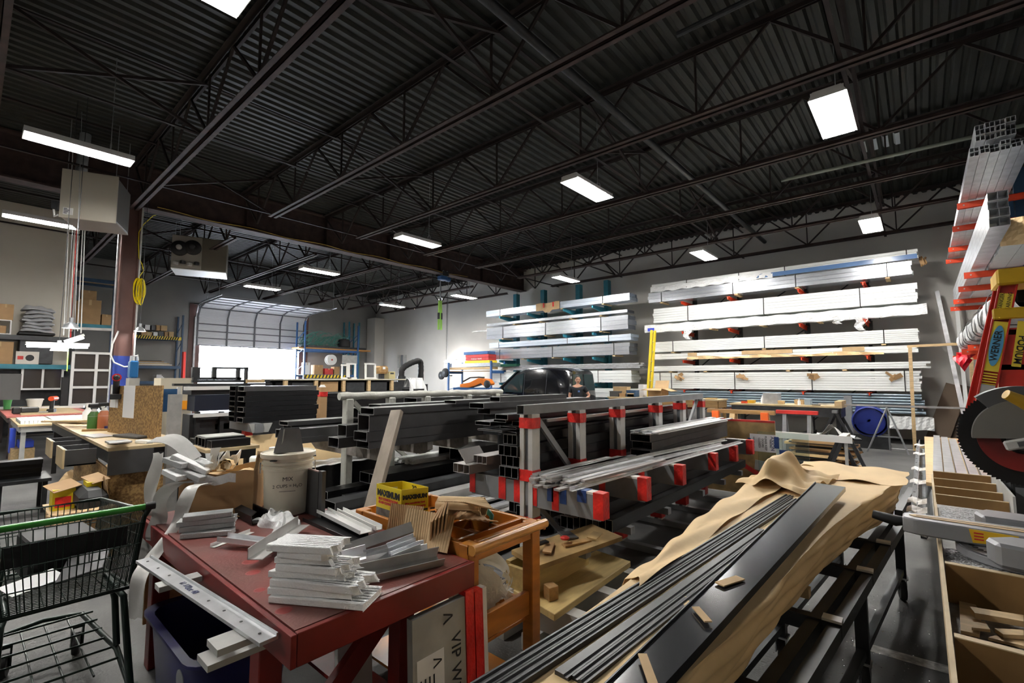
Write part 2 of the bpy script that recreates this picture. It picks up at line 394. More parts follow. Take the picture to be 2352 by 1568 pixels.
def bundle(name, label, cat, uL, vL, uR, vR, depth, rows, cols, m, straps=(), blocks=(), group=None, Y=YF, jit=.03, t=.004, rowname='extrusion', lift=0.0):
    """strapped stack of long profiles lying along x; vL / vR = (top, bottom) pixel rows at either end"""
    a0, a1, b0, b1 = at(uL, vL[0], Y=Y), at(uL, vL[1], Y=Y), at(uR, vR[0], Y=Y), at(uR, vR[1], Y=Y)
    x0, x1 = a0.x, b0.x; zt, zb = (a0.z + b0.z) / 2 + lift, (a1.z + b1.z) / 2 + lift
    th = thing(name, label, cat, ((x0 + x1) / 2, Y + depth / 2, zb), group)
    h, w = (zt - zb) / rows, depth / cols; first = None
    for r in range(rows):
        for c in range(cols):
            p = V((x0 + x1) / 2 + R.uniform(-jit, jit), Y + w * (c + .5) + R.uniform(-.006, .006) * (c == 0), zb + h * (r + .5))
            if first is None:
                first = part(MB().hollow((x0, p.y, p.z), (x1, p.y, p.z), w - .004, h - .006, t, lips=(.5,)), rowname, m, th)
            else: stamp(first, p, th)
    for u in straps:
        sx = at(u, (vL[0] + vR[0]) / 2, Y=Y).x
        part(MB().box(sx - .012, sx + .012, Y - .014, Y - .010, zb - .012, zt + .012).box(sx - .012, sx + .012, Y - .014, Y + depth + .01, zt + .008, zt + .012).box(sx - .012, sx + .012, Y - .014, Y + depth + .01, zb - .012, zb - .008), 'strap', m_strap, th)
    for u in blocks:
        sx = at(u, (vL[1] + vR[1]) / 2, Y=Y).x
        part(MB().box(sx - .05, sx + .05, Y - .02, Y + depth, zb - .05, zb - .013), 'spacer_block', m_wood, th)
    return th, x0, x1, zb, zt
WB = {}
def wb(k, *a, **kw): WB[k] = bundle(*a, **kw)
G1 = 'long bundles on the far orange rack'
wb(1, 'extrusion_bundle', 'topmost white and blue bundle on the orange rack, right under the joists', 'extrusion bundle', 1497, (652, 667), 2108, (573, 597), .5, 3, 3, m_whiteA, (1576, 1696, 1802, 2084), group=G1)
wb(2, 'extrusion_bundle', 'shiny bare aluminium bundle, second from the top of the orange rack', 'extrusion bundle', 1489, (672, 694), 2093, (600, 632), .6, 3, 3, m_silver, (1518, 1682, 1827, 2038), (1518, 1690, 1830, 2040), G1)
wb(3, 'extrusion_bundle', 'thick white bundle on the second tier of the orange rack, upper one', 'extrusion bundle', 1500, (710, 743), 2104, (654, 698), .6, 6, 3, m_whiteA, (1579, 1753, 1975), group=G1, lift=.035)
wb(4, 'extrusion_bundle', 'white bundle in torn plastic film on the second tier of the orange rack', 'extrusion bundle', 1485, (747, 763), 2110, (702, 719), .6, 2, 3, m_whiteA, (1522, 1755, 2018), (1632, 1748, 1880), G1)
wb(5, 'extrusion_bundle', 'grey white ribbed bundle on the third tier of the orange rack', 'extrusion bundle', 1501, (783, 806), 2109, (757, 789), .6, 7, 3, m_whiteA, (1545, 1755, 2030), (1545, 1755, 2030), G1)
wb(6, 'extrusion_bundle', 'thin white bundle in kraft paper on the third tier of the orange rack', 'extrusion bundle', 1501, (811, 823), 2109, (795, 812), .6, 2, 3, m_whiteA, (), (), G1)
wb(7, 'extrusion_bundle', 'thin loose white bundle on top of the fourth tier of the orange rack', 'extrusion bundle', 1500, (840, 852), 2128, (834, 849), .5, 3, 3, m_whiteA, (), (1540, 1620, 1810, 1940), G1, jit=.12, lift=.02)
wb(8, 'extrusion_bundle', 'tall white bundle on the lowest orange arms with cardboard scraps stuck in', 'extrusion bundle', 1495, (853, 890), 2114, (856, 900), .6, 8, 3, m_whiteA, (1516, 1542, 1687, 1864, 2077), group=G1)
wb(9, 'extrusion_bundle', 'white wrapped bundle at the bottom of the orange rack near the floor', 'extrusion bundle', 1960, (955, 975), 2139, (958, 986), .5, 2, 3, m_whiteA, (), group=G1)
# blue sheet facing on bundle 1, film, kraft paper, cardboard
th, x0, x1, zb, zt = WB[1]
xa = at(1730, 640, Y=YF).x
part(MB().box(xa, x1 - .02, YF - .016, YF - .011, zb, zb + (zt - zb) * .5), 'blue_film', mat('blue_film', (.10, .19, .38), .25), th, label='blue protective film on the lower profiles')
part(MB().sheet(40, 4, lambda a, b: (x0 - .05 + a * (xa - x0 + .6), YF - .02 - .012 * math.sin(a * 90) * math.sin(b * 5), zb - .03 + b * (zt - zb) * .75 + .02 * math.sin(a * 50)), .002), 'plastic_wrap', m_film, th)
part(MB().sheet(8, 6, lambda a, b: (x1 + .02 + .12 * a + .03 * math.sin(b * 9), YF + .1 + b * .25, zb - .05 + .12 * math.sin(a * 5 + b * 4)), .003), 'crumpled_paper', m_card, th)
th, x0, x1, zb, zt = WB[4]
part(MB().sheet(90, 5, lambda a, b: (x0 - .06 + a * (x1 - x0 + .22), YF - .025 - .02 * math.sin(a * 160 + 3 * b) * math.sin(b * 3.1), zb - .03 + b * (zt - zb + .05) + .012 * math.sin(a * 70)), .002), 'plastic_wrap', m_film, th)
for u, d in ((1578, .34), (1925, .14), (1976, .36)):
    xx = at(u, 740, Y=YF).x
    part(MB().sheet(5, 6, lambda a, b: (xx + (a - .5) * .3 * (1 - .55 * b) + .05 * math.sin(b * 7), YF - .03 - .04 * math.sin(a * 6 + b * 5), zb - b * d), .002), 'film_tatter', m_film, th)
part(MB().sheet(4, 4, lambda a, b: (x0 + .06 + a * .25, YF - .05, zb + .02 + b * (zt - zb) * .5)), 'blue_label', mat('label_blue', (.03, .06, .5), .4), th)
th, x0, x1, zb, zt = WB[6]
part(MB().sheet(60, 4, lambda a, b: (x0 + 1.2 + a * (x1 - x0 - 1.9), YF - .02 - .02 * math.sin(a * 60 + b * 2), zb - .03 + b * ((zt - zb) * .42 + .03 * math.sin(a * 17)))), 'kraft_wrap', m_kraft, th)
for u, w in ((1590, .3), (1760, 1.4), (1960, .5)):
    xx = at(u, 805, Y=YF).x; part(MB().box(xx - w / 2, xx + w / 2, YF - .018, YF + .3, zt - .11, zt + .008), 'cardboard_sleeve', m_cardL, th)
part(MB().box(x0 - .004, x0 + .3, YF - .02, YF + .3, zb, zt + .004), 'end_carton', m_paper, th)
th, x0, x1, zb, zt = WB[8]
for u in (1563, 1705, 1864, 2050):
    xx = at(u, 868, Y=YF).x; mb = MB()
    for k in range(4): mb.obox((xx + R.uniform(-.08, .12), YF - .05, zt - .12 + R.uniform(-.08, .06)), (R.uniform(.12, .28), .01, R.uniform(.06, .12)), (R.uniform(-.5, .5), R.uniform(-.7, .7), R.uniform(-.6, .6)))
    part(mb, 'cardboard_scrap', m_card, th, kind='stuff')
th, x0, x1, zb, zt = WB[9]
part(MB().sheet(12, 4, lambda a, b: (x1 - .9 + a * .95, YF - .02 - .02 * math.sin(a * 30 + b * 4), zb - .04 + b * (zt - zb + .06) + .01 * math.sin(a * 17))), 'plastic_wrap', m_film, th)
# grey conduits below
def conduit_rack():
    a, b = at(1532, 904, Y=YF), at(2114, 952, Y=YF)
    z0 = b.z; first = None; nr = 7; dz = (at(2114, 905, Y=YF).z - z0) / nr
    for r in range(nr):
        for c in range(3):
            p = V((a.x + b.x) / 2 + R.uniform(-.12, .12), YF + .06 + c * dz, z0 + dz * (r + .5))
            lab = '%s grey conduit pipe in the %s row from the bottom under the white bundles' % (('front', 'middle', 'rear')[c], ORD[r])
            if first is None: first = solo(MB().tube([(a.x, p.y, p.z), (b.x, p.y, p.z)], dz * .49, 10), 'grey_pipe', m_gpipe, lab, 'pipe', 'grey conduit pipes stacked under the orange rack', smooth=50)
            else:
                o = stamp(first, p, None); _props(o, lab, 'pipe', 'grey conduit pipes stacked under the orange rack')
    return z0
zc = conduit_rack()
for u in (2150,): pass
# orange rack
orack = thing('cantilever_rack', 'orange cantilever rack along the far wall carrying the white bundles', 'rack', (-3.5, 17, 0))
AX = [at(u, 755, Y=YF).x for u in (1568, 1675, 1838, 1988)]
tiers = [WB[2][3] - .075, WB[4][3] - .06, WB[6][3] - .05, WB[8][3] - .04, zc - .02]
for xx in AX:
    part(MB().box(xx - .02, xx + .06, 17.06, 17.3, 0, 5.2), 'upright', m_dkst, orack)
    for z in tiers:
        part(MB().prism([(xx - .012, YF - .06, z), (xx - .012, YF - .06, z - .09), (xx - .012, 17.05, z - .13), (xx - .012, 17.05, z)], (.03, 0, 0)).box(xx - .05, xx + .055, YF - .06, 17.05, z - .012, z), 'arm', m_orange, orack)
        part(MB().box(xx - .06, xx + .1, 17.03, 17.06, z - .22, z + .05), 'arm_bracket', m_dkst, orack)
for i in range(3):
    for z0 in (.4, 2.0, 3.6): part(MB().bar((AX[i], 17.2, z0), (AX[i + 1], 17.2, z0 + 1.3), .03, .03), 'brace', m_dkst, orack)
    part(MB().box(AX[i], AX[i + 1], 17.15, 17.2, 4.9, 4.96), 'rail', m_dkst, orack)
for xx in AX: part(MB().box(xx - .1, xx + .1, 16.1, 17.3, 0, .14), 'foot', m_dkst, orack)
# blue rack
BB = {}
G2 = 'long bundles on the far blue rack'
def bb(k, *a, **kw): BB[k] = bundle(*a, **kw)
bb(1, 'extrusion_bundle', 'pale blue bundle on the top arms of the blue rack, patched with torn cardboard', 'extrusion bundle', 1117, (712, 727), 1446, (675, 690), .62, 2, 4, m_silverL, (1149, 1286, 1384), (1152, 1290, 1385), G2)
bb(2, 'extrusion_bundle', 'thin bundle lying on the big bare aluminium bundle of the blue rack', 'extrusion bundle', 1118, (745, 751), 1441, (714, 721), .6, 1, 5, m_silver, (), (1180, 1240, 1310, 1380), G2, lift=.05)
bb(3, 'extrusion_bundle', 'big bare aluminium bundle on the second tier of the blue rack', 'extrusion bundle', 1118, (753, 779), 1442, (723, 755), .66, 3, 5, m_silver, (1155, 1253, 1380), (1155, 1253, 1380), G2)
bb(4, 'extrusion_bundle', 'pale bundle with wood spacers, upper one on the third tier of the blue rack', 'extrusion bundle', 1124, (787, 798), 1449, (767, 782), .6, 2, 4, m_silverL, (1146, 1303, 1398), (), G2)
bb(5, 'extrusion_bundle', 'bare aluminium bundle on the third tier of the blue rack just over the van', 'extrusion bundle', 1124, (803, 824), 1445, (787, 815), .66, 3, 5, m_silver, (1148, 1269, 1410), (1200, 1270, 1410), G2)
bb(6, 'extrusion_bundle', 'grey loose profiles on the blue rack level with the top of the van', 'extrusion bundle', 1150, (838, 848), 1470, (835, 848), .5, 3, 4, m_alu, (), (), G2, jit=.15)
bb(7, 'extrusion_bundle', 'white bundle on the blue rack behind the van and the man', 'extrusion bundle', 1127, (854, 877), 1451, (850, 878), .66, 4, 4, m_whiteA, (1374, 1150), (), G2)
bb(8, 'extrusion_bundle', 'lowest white profiles of the blue rack behind the rear of the van', 'extrusion bundle', 1300, (891, 911), 1468, (892, 913), .6, 4, 4, m_whiteA, (), (), G2)
th, x0, x1, zb, zt = BB[1]
xa, xb = at(1232, 700, Y=YF).x, at(1286, 695, Y=YF).x
part(MB().sheet(10, 3, lambda a, b: (xa + a * (xb - xa), YF - .03 - .012 * math.sin(a * 14), zb - .02 - .1 * (1 - b) * (abs(a - .5) < .13) + b * (zt - zb + .04 + .02 * math.sin(a * 9))), .004), 'cardboard_patch', m_cardL, th)
for f in (.35, .75): part(MB().box(xa + f * (xb - xa) - .03, xa + f * (xb - xa) + .03, YF - .06, YF - .045, zb + .1, zt + .02), 'red_tape', m_redtape, th)
brack = thing('cantilever_rack', 'teal blue cantilever rack along the white wall carrying bare aluminium bundles', 'rack', (-11.5, 17, 0))
BX = [at(u, 800, Y=YF).x for u in (1150, 1214, 1297, 1364)]
bt = [BB[1][3] - .05, BB[3][3] - .05, BB[5][3] - .05, BB[7][3] - .03]
for xx in BX:
    part(MB().box(xx - .1, xx + .1, 17.0, 17.25, 0, 5.75), 'upright', m_teal, brack)
    part(MB().box(xx - .1, xx + .1, 16.1, 17.3, 0, .16), 'foot', m_teal, brack)
    for z in bt:
        part(MB().prism([(xx - .03, YF - .08, z), (xx - .03, YF - .08, z - .09), (xx - .03, 17.0, z - .24), (xx - .03, 17.0, z)], (.06, 0, 0)).box(xx - .06, xx + .06, YF - .08, 17.0, z - .012, z), 'arm', m_teal, brack)
for i in range(3):
    part(MB().bar((BX[i], 17.1, .6), (BX[i + 1], 17.1, 1.9), .04, .04), 'brace', m_teal, brack)
    part(MB().bar((BX[i], 17.1, 2.6), (BX[i + 1], 17.1, 3.9), .04, .04), 'brace', m_teal, brack)
a, b = at(1086, 762, Y=16.8), at(1124, 752, Y=16.8)
solo(MB().bar(a, V(-12.2, 16.8, a.z), .12, .07), 'loose_profile', m_aludull, 'dull stick poking out past the end of the big bundle on the blue rack', 'profile')
# yellow ladder between the racks
ly = thing('ladder', 'yellow ladder rail leaning upright in the gap between the two far racks', 'ladder', (-7.3, 15.7, 0))
a, b = at(1482, 960, Y=15.45), at(1497, 758, Y=15.6)
part(MB().sweep([(-.045, -.03), (.045, -.03), (.045, -.02), (-.03, -.02), (-.03, .02), (.045, .02), (.045, .03), (-.045, .03)], V(a.x, 15.45, 0), b, up=(1, 0, 0)), 'stile', m_yellow, ly)
part(MB().sweep([(-.045, -.03), (.045, -.03), (.045, -.02), (-.03, -.02), (-.03, .02), (.045, .02), (.045, .03), (-.045, .03)], V(a.x + .02, 15.7, 0), b + V(.02, .22, 0), up=(1, 0, 0)), 'stile', m_yellow, ly)
for k in range(9):
    f = (k + .8) / 10; p = V(a.x, 15.45, 0).lerp(b, f); part(MB().tube([p, p + V(.02, .23, 0)], .015, 6), 'rung', m_alu, ly)
# ================================================================== RIGHT RACK
rr = thing('cantilever_rack', 'tall blue rack with red arms along the near side wall', 'rack', (1.6, 12, 0))
RY = [10.85, 12.45, 14.4, 15.85]
rz = [(4.66, .60), (3.47, .62), (2.265, .60), (2.0, .62)]
for i, y in enumerate(RY):
    part(MB().box(1.45, 1.75, y - .06, y + .06, 0, 5.55), 'upright', m_navy, rr)
    for k in range(24): pass
    mb = MB()
    for k in range(36): mb.box(1.449, 1.452, y - .028, y + .028, .6 + k * .135, .66 + k * .135)
    part(mb, 'slot', m_black, rr, kind='stuff')
    for z, xf in rz[:3]:
        part(MB().box(xf, 1.45, y - .03, y - .024, z - .1, z).box(xf, 1.45, y - .03, y + .03, z - .006, z).box(xf, 1.45, y + .024, y + .03, z - .1, z), 'arm', m_orange, rr)
        part(MB().lathe([(.012, 0), (.012, .008)], (xf + .08, y - .031, z - .05), 8, (0, -1, 0)), 'bolt', m_galv, rr)
    part(MB().box(.7, 1.9, y - .08, y + .08, 0, .12), 'foot', m_navy, rr)
def ybundle(label, x0, x1, y0, y1, z0, z1, rows, cols, m, group='bundles on the tall red armed rack', t=.004, jit=.05, lips=(.5,)):
    th = thing('extrusion_bundle', label, 'extrusion bundle', ((x0 + x1) / 2, (y0 + y1) / 2, z0), group)
    h, w = (z1 - z0) / rows, (x1 - x0) / cols; first = None
    for r in range(rows):
        for c in range(cols):
            p = V(x0 + w * (c + .5), (y0 + y1) / 2 + R.uniform(-jit, jit), z0 + h * (r + .5))
            if first is None: first = part(MB().hollow((p.x, y0, p.z), (p.x, y1, p.z), w - .004, h - .004, t, lips=lips), 'extrusion', m, th)
            else: stamp(first, p, th)
    return th
ybundle('open ended aluminium profiles on the top red arms, lower layer', .64, 1.22, 8.7, 16.2, 4.68, 4.80, 2, 6, m_alu)
ybundle('open ended aluminium profiles on the top red arms, upper layer', .70, 1.08, 8.6, 16.2, 4.84, 5.06, 3, 4, m_alu)
for y in (9.6, 11.6, 13.3, 15.1): solo(MB().box(.66, 1.2, y - .05, y + .05, 4.803, 4.838), 'spacer_board', m_wood, '%s wood spacer from the open ends, between the layers on the top red arms' % ORD[int((y - 8.8) / 1.75)], 'wood strip', 'wood spacer strips on the top red arms')
ybundle('silver profile bundle under film on the second tier of the red armed rack', .70, .88, 7.9, 16.1, 3.50, 3.92, 4, 1, m_alu)
th = ybundle('long wrapped bundle with a brown paper end, second tier of the red armed rack', .90, 1.3, 9.0, 16.2, 3.48, 3.80, 2, 2, m_whiteA)
part(MB().sheet(8, 6, lambda a, b: (.88 + a * .44, 8.94 - .05 * math.sin(a * 3.1) * math.sin(b * 3.1) - .02 * math.sin(a * 11 + b * 9), 3.46 + b * .36), .004), 'paper_end', m_kraft, th)
part(MB().sheet(30, 4, lambda a, b: (.893 - .012 * math.sin(a * 70 + b * 3), 9.0 + a * 7.2, 3.47 + b * .34)), 'plastic_wrap', m_film, th)
# black tubes in white plastic with a red flag
th = thing('tube_bundle', 'bundle of black tubes taped up in white plastic with a red flag', 'tube bundle', (.75, 8.5, 2.42))
mb = MB()
for k in range(3): part(MB().hollow((.72 + k * .12, 6.0, 2.50), (.72 + k * .12, 14.2, 2.50), .11, .26, .006), 'black_tube', m_blk, th)
def wrapfn(a, b):
    y = 6.05 + a * 8.1; t = b * 2 * PI; rx, rzz = .215 + .012 * math.sin(a * 95), .17 + .012 * math.sin(a * 75 + 1)
    k = 1 + (.04 * math.sin(5 * t + a * 30))
    cx_, cz = math.cos(t), math.sin(t)
    sx = (abs(cx_) ** .6) * (1 if cx_ > 0 else -1); sz = (abs(cz) ** .6) * (1 if cz > 0 else -1)
    return (.84 + rx * k * sx, y + .08 * math.sin(3 * t), 2.50 + rzz * k * sz)
part(MB().sheet(60, 20, wrapfn, .002), 'plastic_wrap', m_film, th, smooth=60)
for k in range(7):
    y = 6.5 + k * 1.05; mb = MB().sheet(1, 20, lambda a, b: (.84 + .245 * (abs(math.cos(b * 2 * PI)) ** .6) * (1 if math.cos(b * 2 * PI) > 0 else -1), y + a * .16, 2.5 + .2 * (abs(math.sin(b * 2 * PI)) ** .6) * (1 if math.sin(b * 2 * PI) > 0 else -1)), .002)
    part(mb, 'tape_band', m_black, th)
part(MB().sheet(6, 6, lambda a, b: (.58 + .28 * a + .05 * math.sin(b * 6), 14.2 + .06 * math.sin(a * 7 + b * 3), 2.28 - b * .42 * (1 - abs(a - .5) * 1.2)), .003), 'red_flag', mat('red_flag', (.8, .01, .03), .4), th)
# podium ladder
def podium():
    t = thing('podium_ladder', 'red and yellow fibreglass podium ladder standing folded by the tall rack', 'ladder', (1.0, 4.9, 0))
    y = 4.6
    tl, tr, bl, br_ = at(2316, 652, Y=y), at(2352, 660, Y=y), at(2258, 940, Y=y), at(2330, 940, Y=y)
    def dn(p, q, z): f = (z - p.z) / (q.z - p.z); return p + (q - p) * f
    zt = tl.z
    A0, A1 = dn(tl, bl, 1.22), tl
    off = at(2336, 700, Y=y).x - at(2311, 700, Y=y).x
    U = [(-.05, -.012), (.05, -.012), (.05, .02), (.04, .02), (.04, -.004), (-.04, -.004), (-.04, .02), (-.05, .02)]
    mred = mat('fibreglass_red', (.50, .030, .018), .4, var=.12, vscale=9)
    for k, (dx, dy) in enumerate(((0, 0), (.50, .06))):
        part(MB().sweep([(p[0] * .9, p[1]) for p in U], A0 + V(dx, dy, 0), A1 + V(dx * .8, dy, 0), up=(0, -1, 0)), 'stile', mred, t)
    B0, B1 = A0 + V(-.02, .34, 0), A1 + V(-.01, .18, -.02)
    for k, (dx, dy) in enumerate(((-.02, 0), (.52, .06))):
        part(MB().sweep([(p[0] * .7, p[1]) for p in U], B0 + V(dx, dy, 0), B1 + V(dx * .8, dy, 0), up=(0, -1, 0)), 'rear_stile', mred, t)
    for k in range(4):
        f = .08 + k * .21; p = A0.lerp(A1, f); part(MB().box(p.x, p.x + .48, p.y - .0, p.y + .08, p.z - .02, p.z + .015), 'step', m_alu, t)
    part(MB().box(A1.x - .06, A1.x + .5, A1.y - .06, A1.y + .3, A1.z - .01, A1.z + .1), 'top_cap', mat('ladder_cap_yellow', (.60, .36, .01), .5, var=.1), t, bevel=.012)
    q = A0.lerp(A1, .817); part(MB().box(q.x - .05, q.x + .46, q.y - .045, q.y - .012, q.z - .035, q.z + .04), 'platform_lip', MATS['ladder_cap_yellow'], t, bevel=.008)
    # printed labels on the face of the near stile
    up = (A1 - A0).normalized(); rt = V(1, 0, 0); rt = (rt - up * rt.dot(up)).normalized(); nrm = up.cross(rt)
    if nrm.y > 0: nrm = -nrm
    nrm = V(0, -1, 0)
    def plate(f0, f1, w, m, nm, dx=0, lift=.014): 
        a, b = A0.lerp(A1, f0) + V(dx, 0, 0), A0.lerp(A1, f1) + V(dx * .9, 0, 0)
        return part(MB().bar(a + nrm * lift, b + nrm * lift, w, .003, up=nrm), nm, m, t)
    yl = mat('label_yellow', (.78, .60, .05), .5); bl_ = mat('label_blue_oval', (.10, .36, .60), .5)
    plate(.474, .774, .075, yl, 'label_panel'); plate(.842, .942, .07, yl, 'label_panel')
    plate(.277, .394, .07, m_lgrey, 'worn_label')
    c = A0.lerp(A1, .628) + nrm * .0175
    part(MB().prism([c + up * (.14 * math.cos(k * PI / 12)) + rt * (.032 * math.sin(k * PI / 12)) for k in range(24)], nrm * .002), 'label_oval', bl_, t)
    text('WERNER', .052, m_black, t, c + nrm * .003, up, -rt, bold=.001)
    for k in range(5): plate(.455 - k * .016, .463 - k * .016, .07, yl, 'label_stripe')
    c2 = A0.lerp(A1, .892) + nrm * .0175
    for k, s in enumerate(('WARNING', 'DANGER')): text(s, .028, m_black, t, c2 + rt * (.018 - .036 * k), up, -rt)
    plate(.50, .77, .045, yl, 'label_panel', dx=.115, lift=.0)
    c3 = A0.lerp(A1, .60) + V(.115, 0, 0) + nrm * .004
    text('PODIUM', .05, m_black, t, c3, -up, rt, bold=.001)
    part(MB().box(c3.x - .11, c3.x + .03, A1.y - .0, A1.y + .02, 1.3, A1.z - .3), 'web_panel', mred, t)
    return t
podium()
lk = thing('tool_cabinet', 'dark cabinet standing on the bench under the podium ladder', 'cabinet', (.8, 4.8, .8)); part(MB().box(.40, 1.15, 4.50, 5.1, .802, 1.215), 'case', m_dkst, lk, bevel=.01); part(MB().box(.42, 1.13, 4.494, 4.499, .83, 1.0), 'drawer_front', m_grey, lk)
# ================================================================== VAN
def van():
    t = thing('van', 'black panel van parked before the blue rack', 'van', (-10.9, 13.9, 0))
    xr, xf, y0, y1 = -8.80, -13.35, 13.0, 14.8
    mbk = mat('van_black', (.006, .007, .011), .16, .0, coat=.6); gl = mat('van_glass', (.03, .05, .055), .08, .0); ch = m_galv
    # stations along x: (x, roof z, sill z, half width at waist, half width at roof)
    yc, st = (y0 + y1) / 2, []
    S = [(xr, 1.72, .5, .80, .62), (xr - .05, 1.96, .42, .88, .70), (xr - .25, 2.05, .36, .9, .75), (xr - 1.2, 2.10, .33, .9, .76), (xr - 1.95, 2.09, .33, .9, .75), (xr - 2.35, 1.98, .33, .9, .72),
         (xr - 2.75, 1.70, .33, .9, .74), (xr - 3.15, 1.36, .33, .9, .80), (xr - 3.4, 1.19, .33, .9, .82), (xr - 4.1, 1.02, .36, .88, .76), (xr - 4.45, .82, .40, .82, .70), (xr - 4.52, .62, .45, .74, .66)]
    prof = lambda zr, zs, ww, wr: [(-ww * .96, zs), (-ww, zs + .14), (-ww, min(1.1, zs + (zr - zs) * .55)), (-(ww + wr) / 2, zs + (zr - zs) * .8), (-wr, zr - .07), (-wr + .12, zr), (0, zr + .02), (wr - .12, zr), (wr, zr - .07), ((ww + wr) / 2, zs + (zr - zs) * .8), (ww, min(1.1, zs + (zr - zs) * .55)), (ww, zs + .14), (ww * .96, zs)]
    mb = MB(); n = 13
    for x, zr, zs, ww, wr in S: mb.v += [V(x, yc + q, z) for q, z in prof(zr, zs, ww, wr)]
    for i in range(len(S) - 1):
        for j in range(n): mb.f.append([i * n + j, i * n + (j + 1) % n, (i + 1) * n + (j + 1) % n, (i + 1) * n + j])
    mb.f.append(list(range(n))); mb.f.append([(len(S) - 1) * n + j for j in range(n)][::-1])
    part(mb, 'body', mbk, t, smooth=35)
    yl = y0 - .012
    part(MB().prism([(xr - 1.98, y0 + .10, 1.90), (xr - 2.30, y0 + .12, 1.84), (xr - 2.86, y0 + .06, 1.40), (xr - 2.86, y0 + .0, 1.22), (xr - 1.98, y0 + .0, 1.22)], (0, -.022, 0)), 'side_window', gl, t)
    part(MB().prism([(xr - 2.38, yc - .66, 1.99), (xr - 2.38, yc + .66, 1.99), (xr - 3.28, yc + .76, 1.28), (xr - 3.28, yc - .76, 1.28)], (-.03, 0, .03)), 'windscreen', gl, t)
    part(MB().prism([(xr + .01, yc + .04, 1.30), (xr + .01, yc + .70, 1.30), (xr - .03, yc + .62, 1.86), (xr - .03, yc + .04, 1.86)], (.022, 0, 0)), 'rear_window', gl, t)
    part(MB().prism([(xr + .01, yc - .04, 1.30), (xr + .01, yc - .70, 1.30), (xr - .03, yc - .62, 1.86), (xr - .03, yc - .04, 1.86)], (.022, 0, 0)), 'rear_window', gl, t)
    seam = mat('van_seam', (.10, .11, .13), .3)
    for xx in (xr - .95, xr - 1.93): part(MB().bar((xx, y0 - .006, .5), (xx, y0 - .006, 1.15), .012, .008).bar((xx, y0 - .006, 1.15), (xx, y0 + .10, 1.92), .012, .008), 'door_seam', seam, t)
    part(MB().box(xr - 1.95, xr - .1, y0 - .012, y0 - .004, 1.02, 1.035), 'slide_rail', seam, t)
    part(MB().box(xr - 1.12, xr - .98, y0 - .04, y0 - .005, 1.05, 1.09), 'door_handle', ch, t, bevel=.006)
    for z in (1.0, 1.2, 1.5, 1.75): part(MB().box(xr - .02, xr + .02, y0 + .03 + max(0, z - 1.2) * .2, y0 + .06 + max(0, z - 1.2) * .2, z - .04, z + .04), 'hinge', ch, t)
    part(MB().box(xr - .06, xr + .012, y0 - .004, y0 + .1, .72, 1.1), 'tail_lamp', m_red, t, bevel=.01)
    part(MB().box(xr - .05, xr + .09, y0 + .02, y1 - .02, .38, .58), 'bumper', m_dkst, t, bevel=.02)
    for xx in (xr - .85, xr - 3.75):
        for y in (y0 + .1, y1 - .1): 
            w = part(MB().lathe([(.2, -.11), (.31, -.1), (.33, -.06), (.33, .06), (.31, .1), (.2, .11)], (xx, y, .33), 24, (0, 1, 0)), 'wheel', m_rubber, t, smooth=40)
            part(MB().lathe([(.06, -.115), (.19, -.113), (.19, .113), (.06, .115)], (xx, y, .33), 16, (0, 1, 0)), 'rim', m_alu, w)
    part(MB().obox((xr - 2.85, y0 - .12, 1.30), (.1, .2, .2), (0, 0, .2)), 'wing_mirror', mbk, t, bevel=.03)
van()
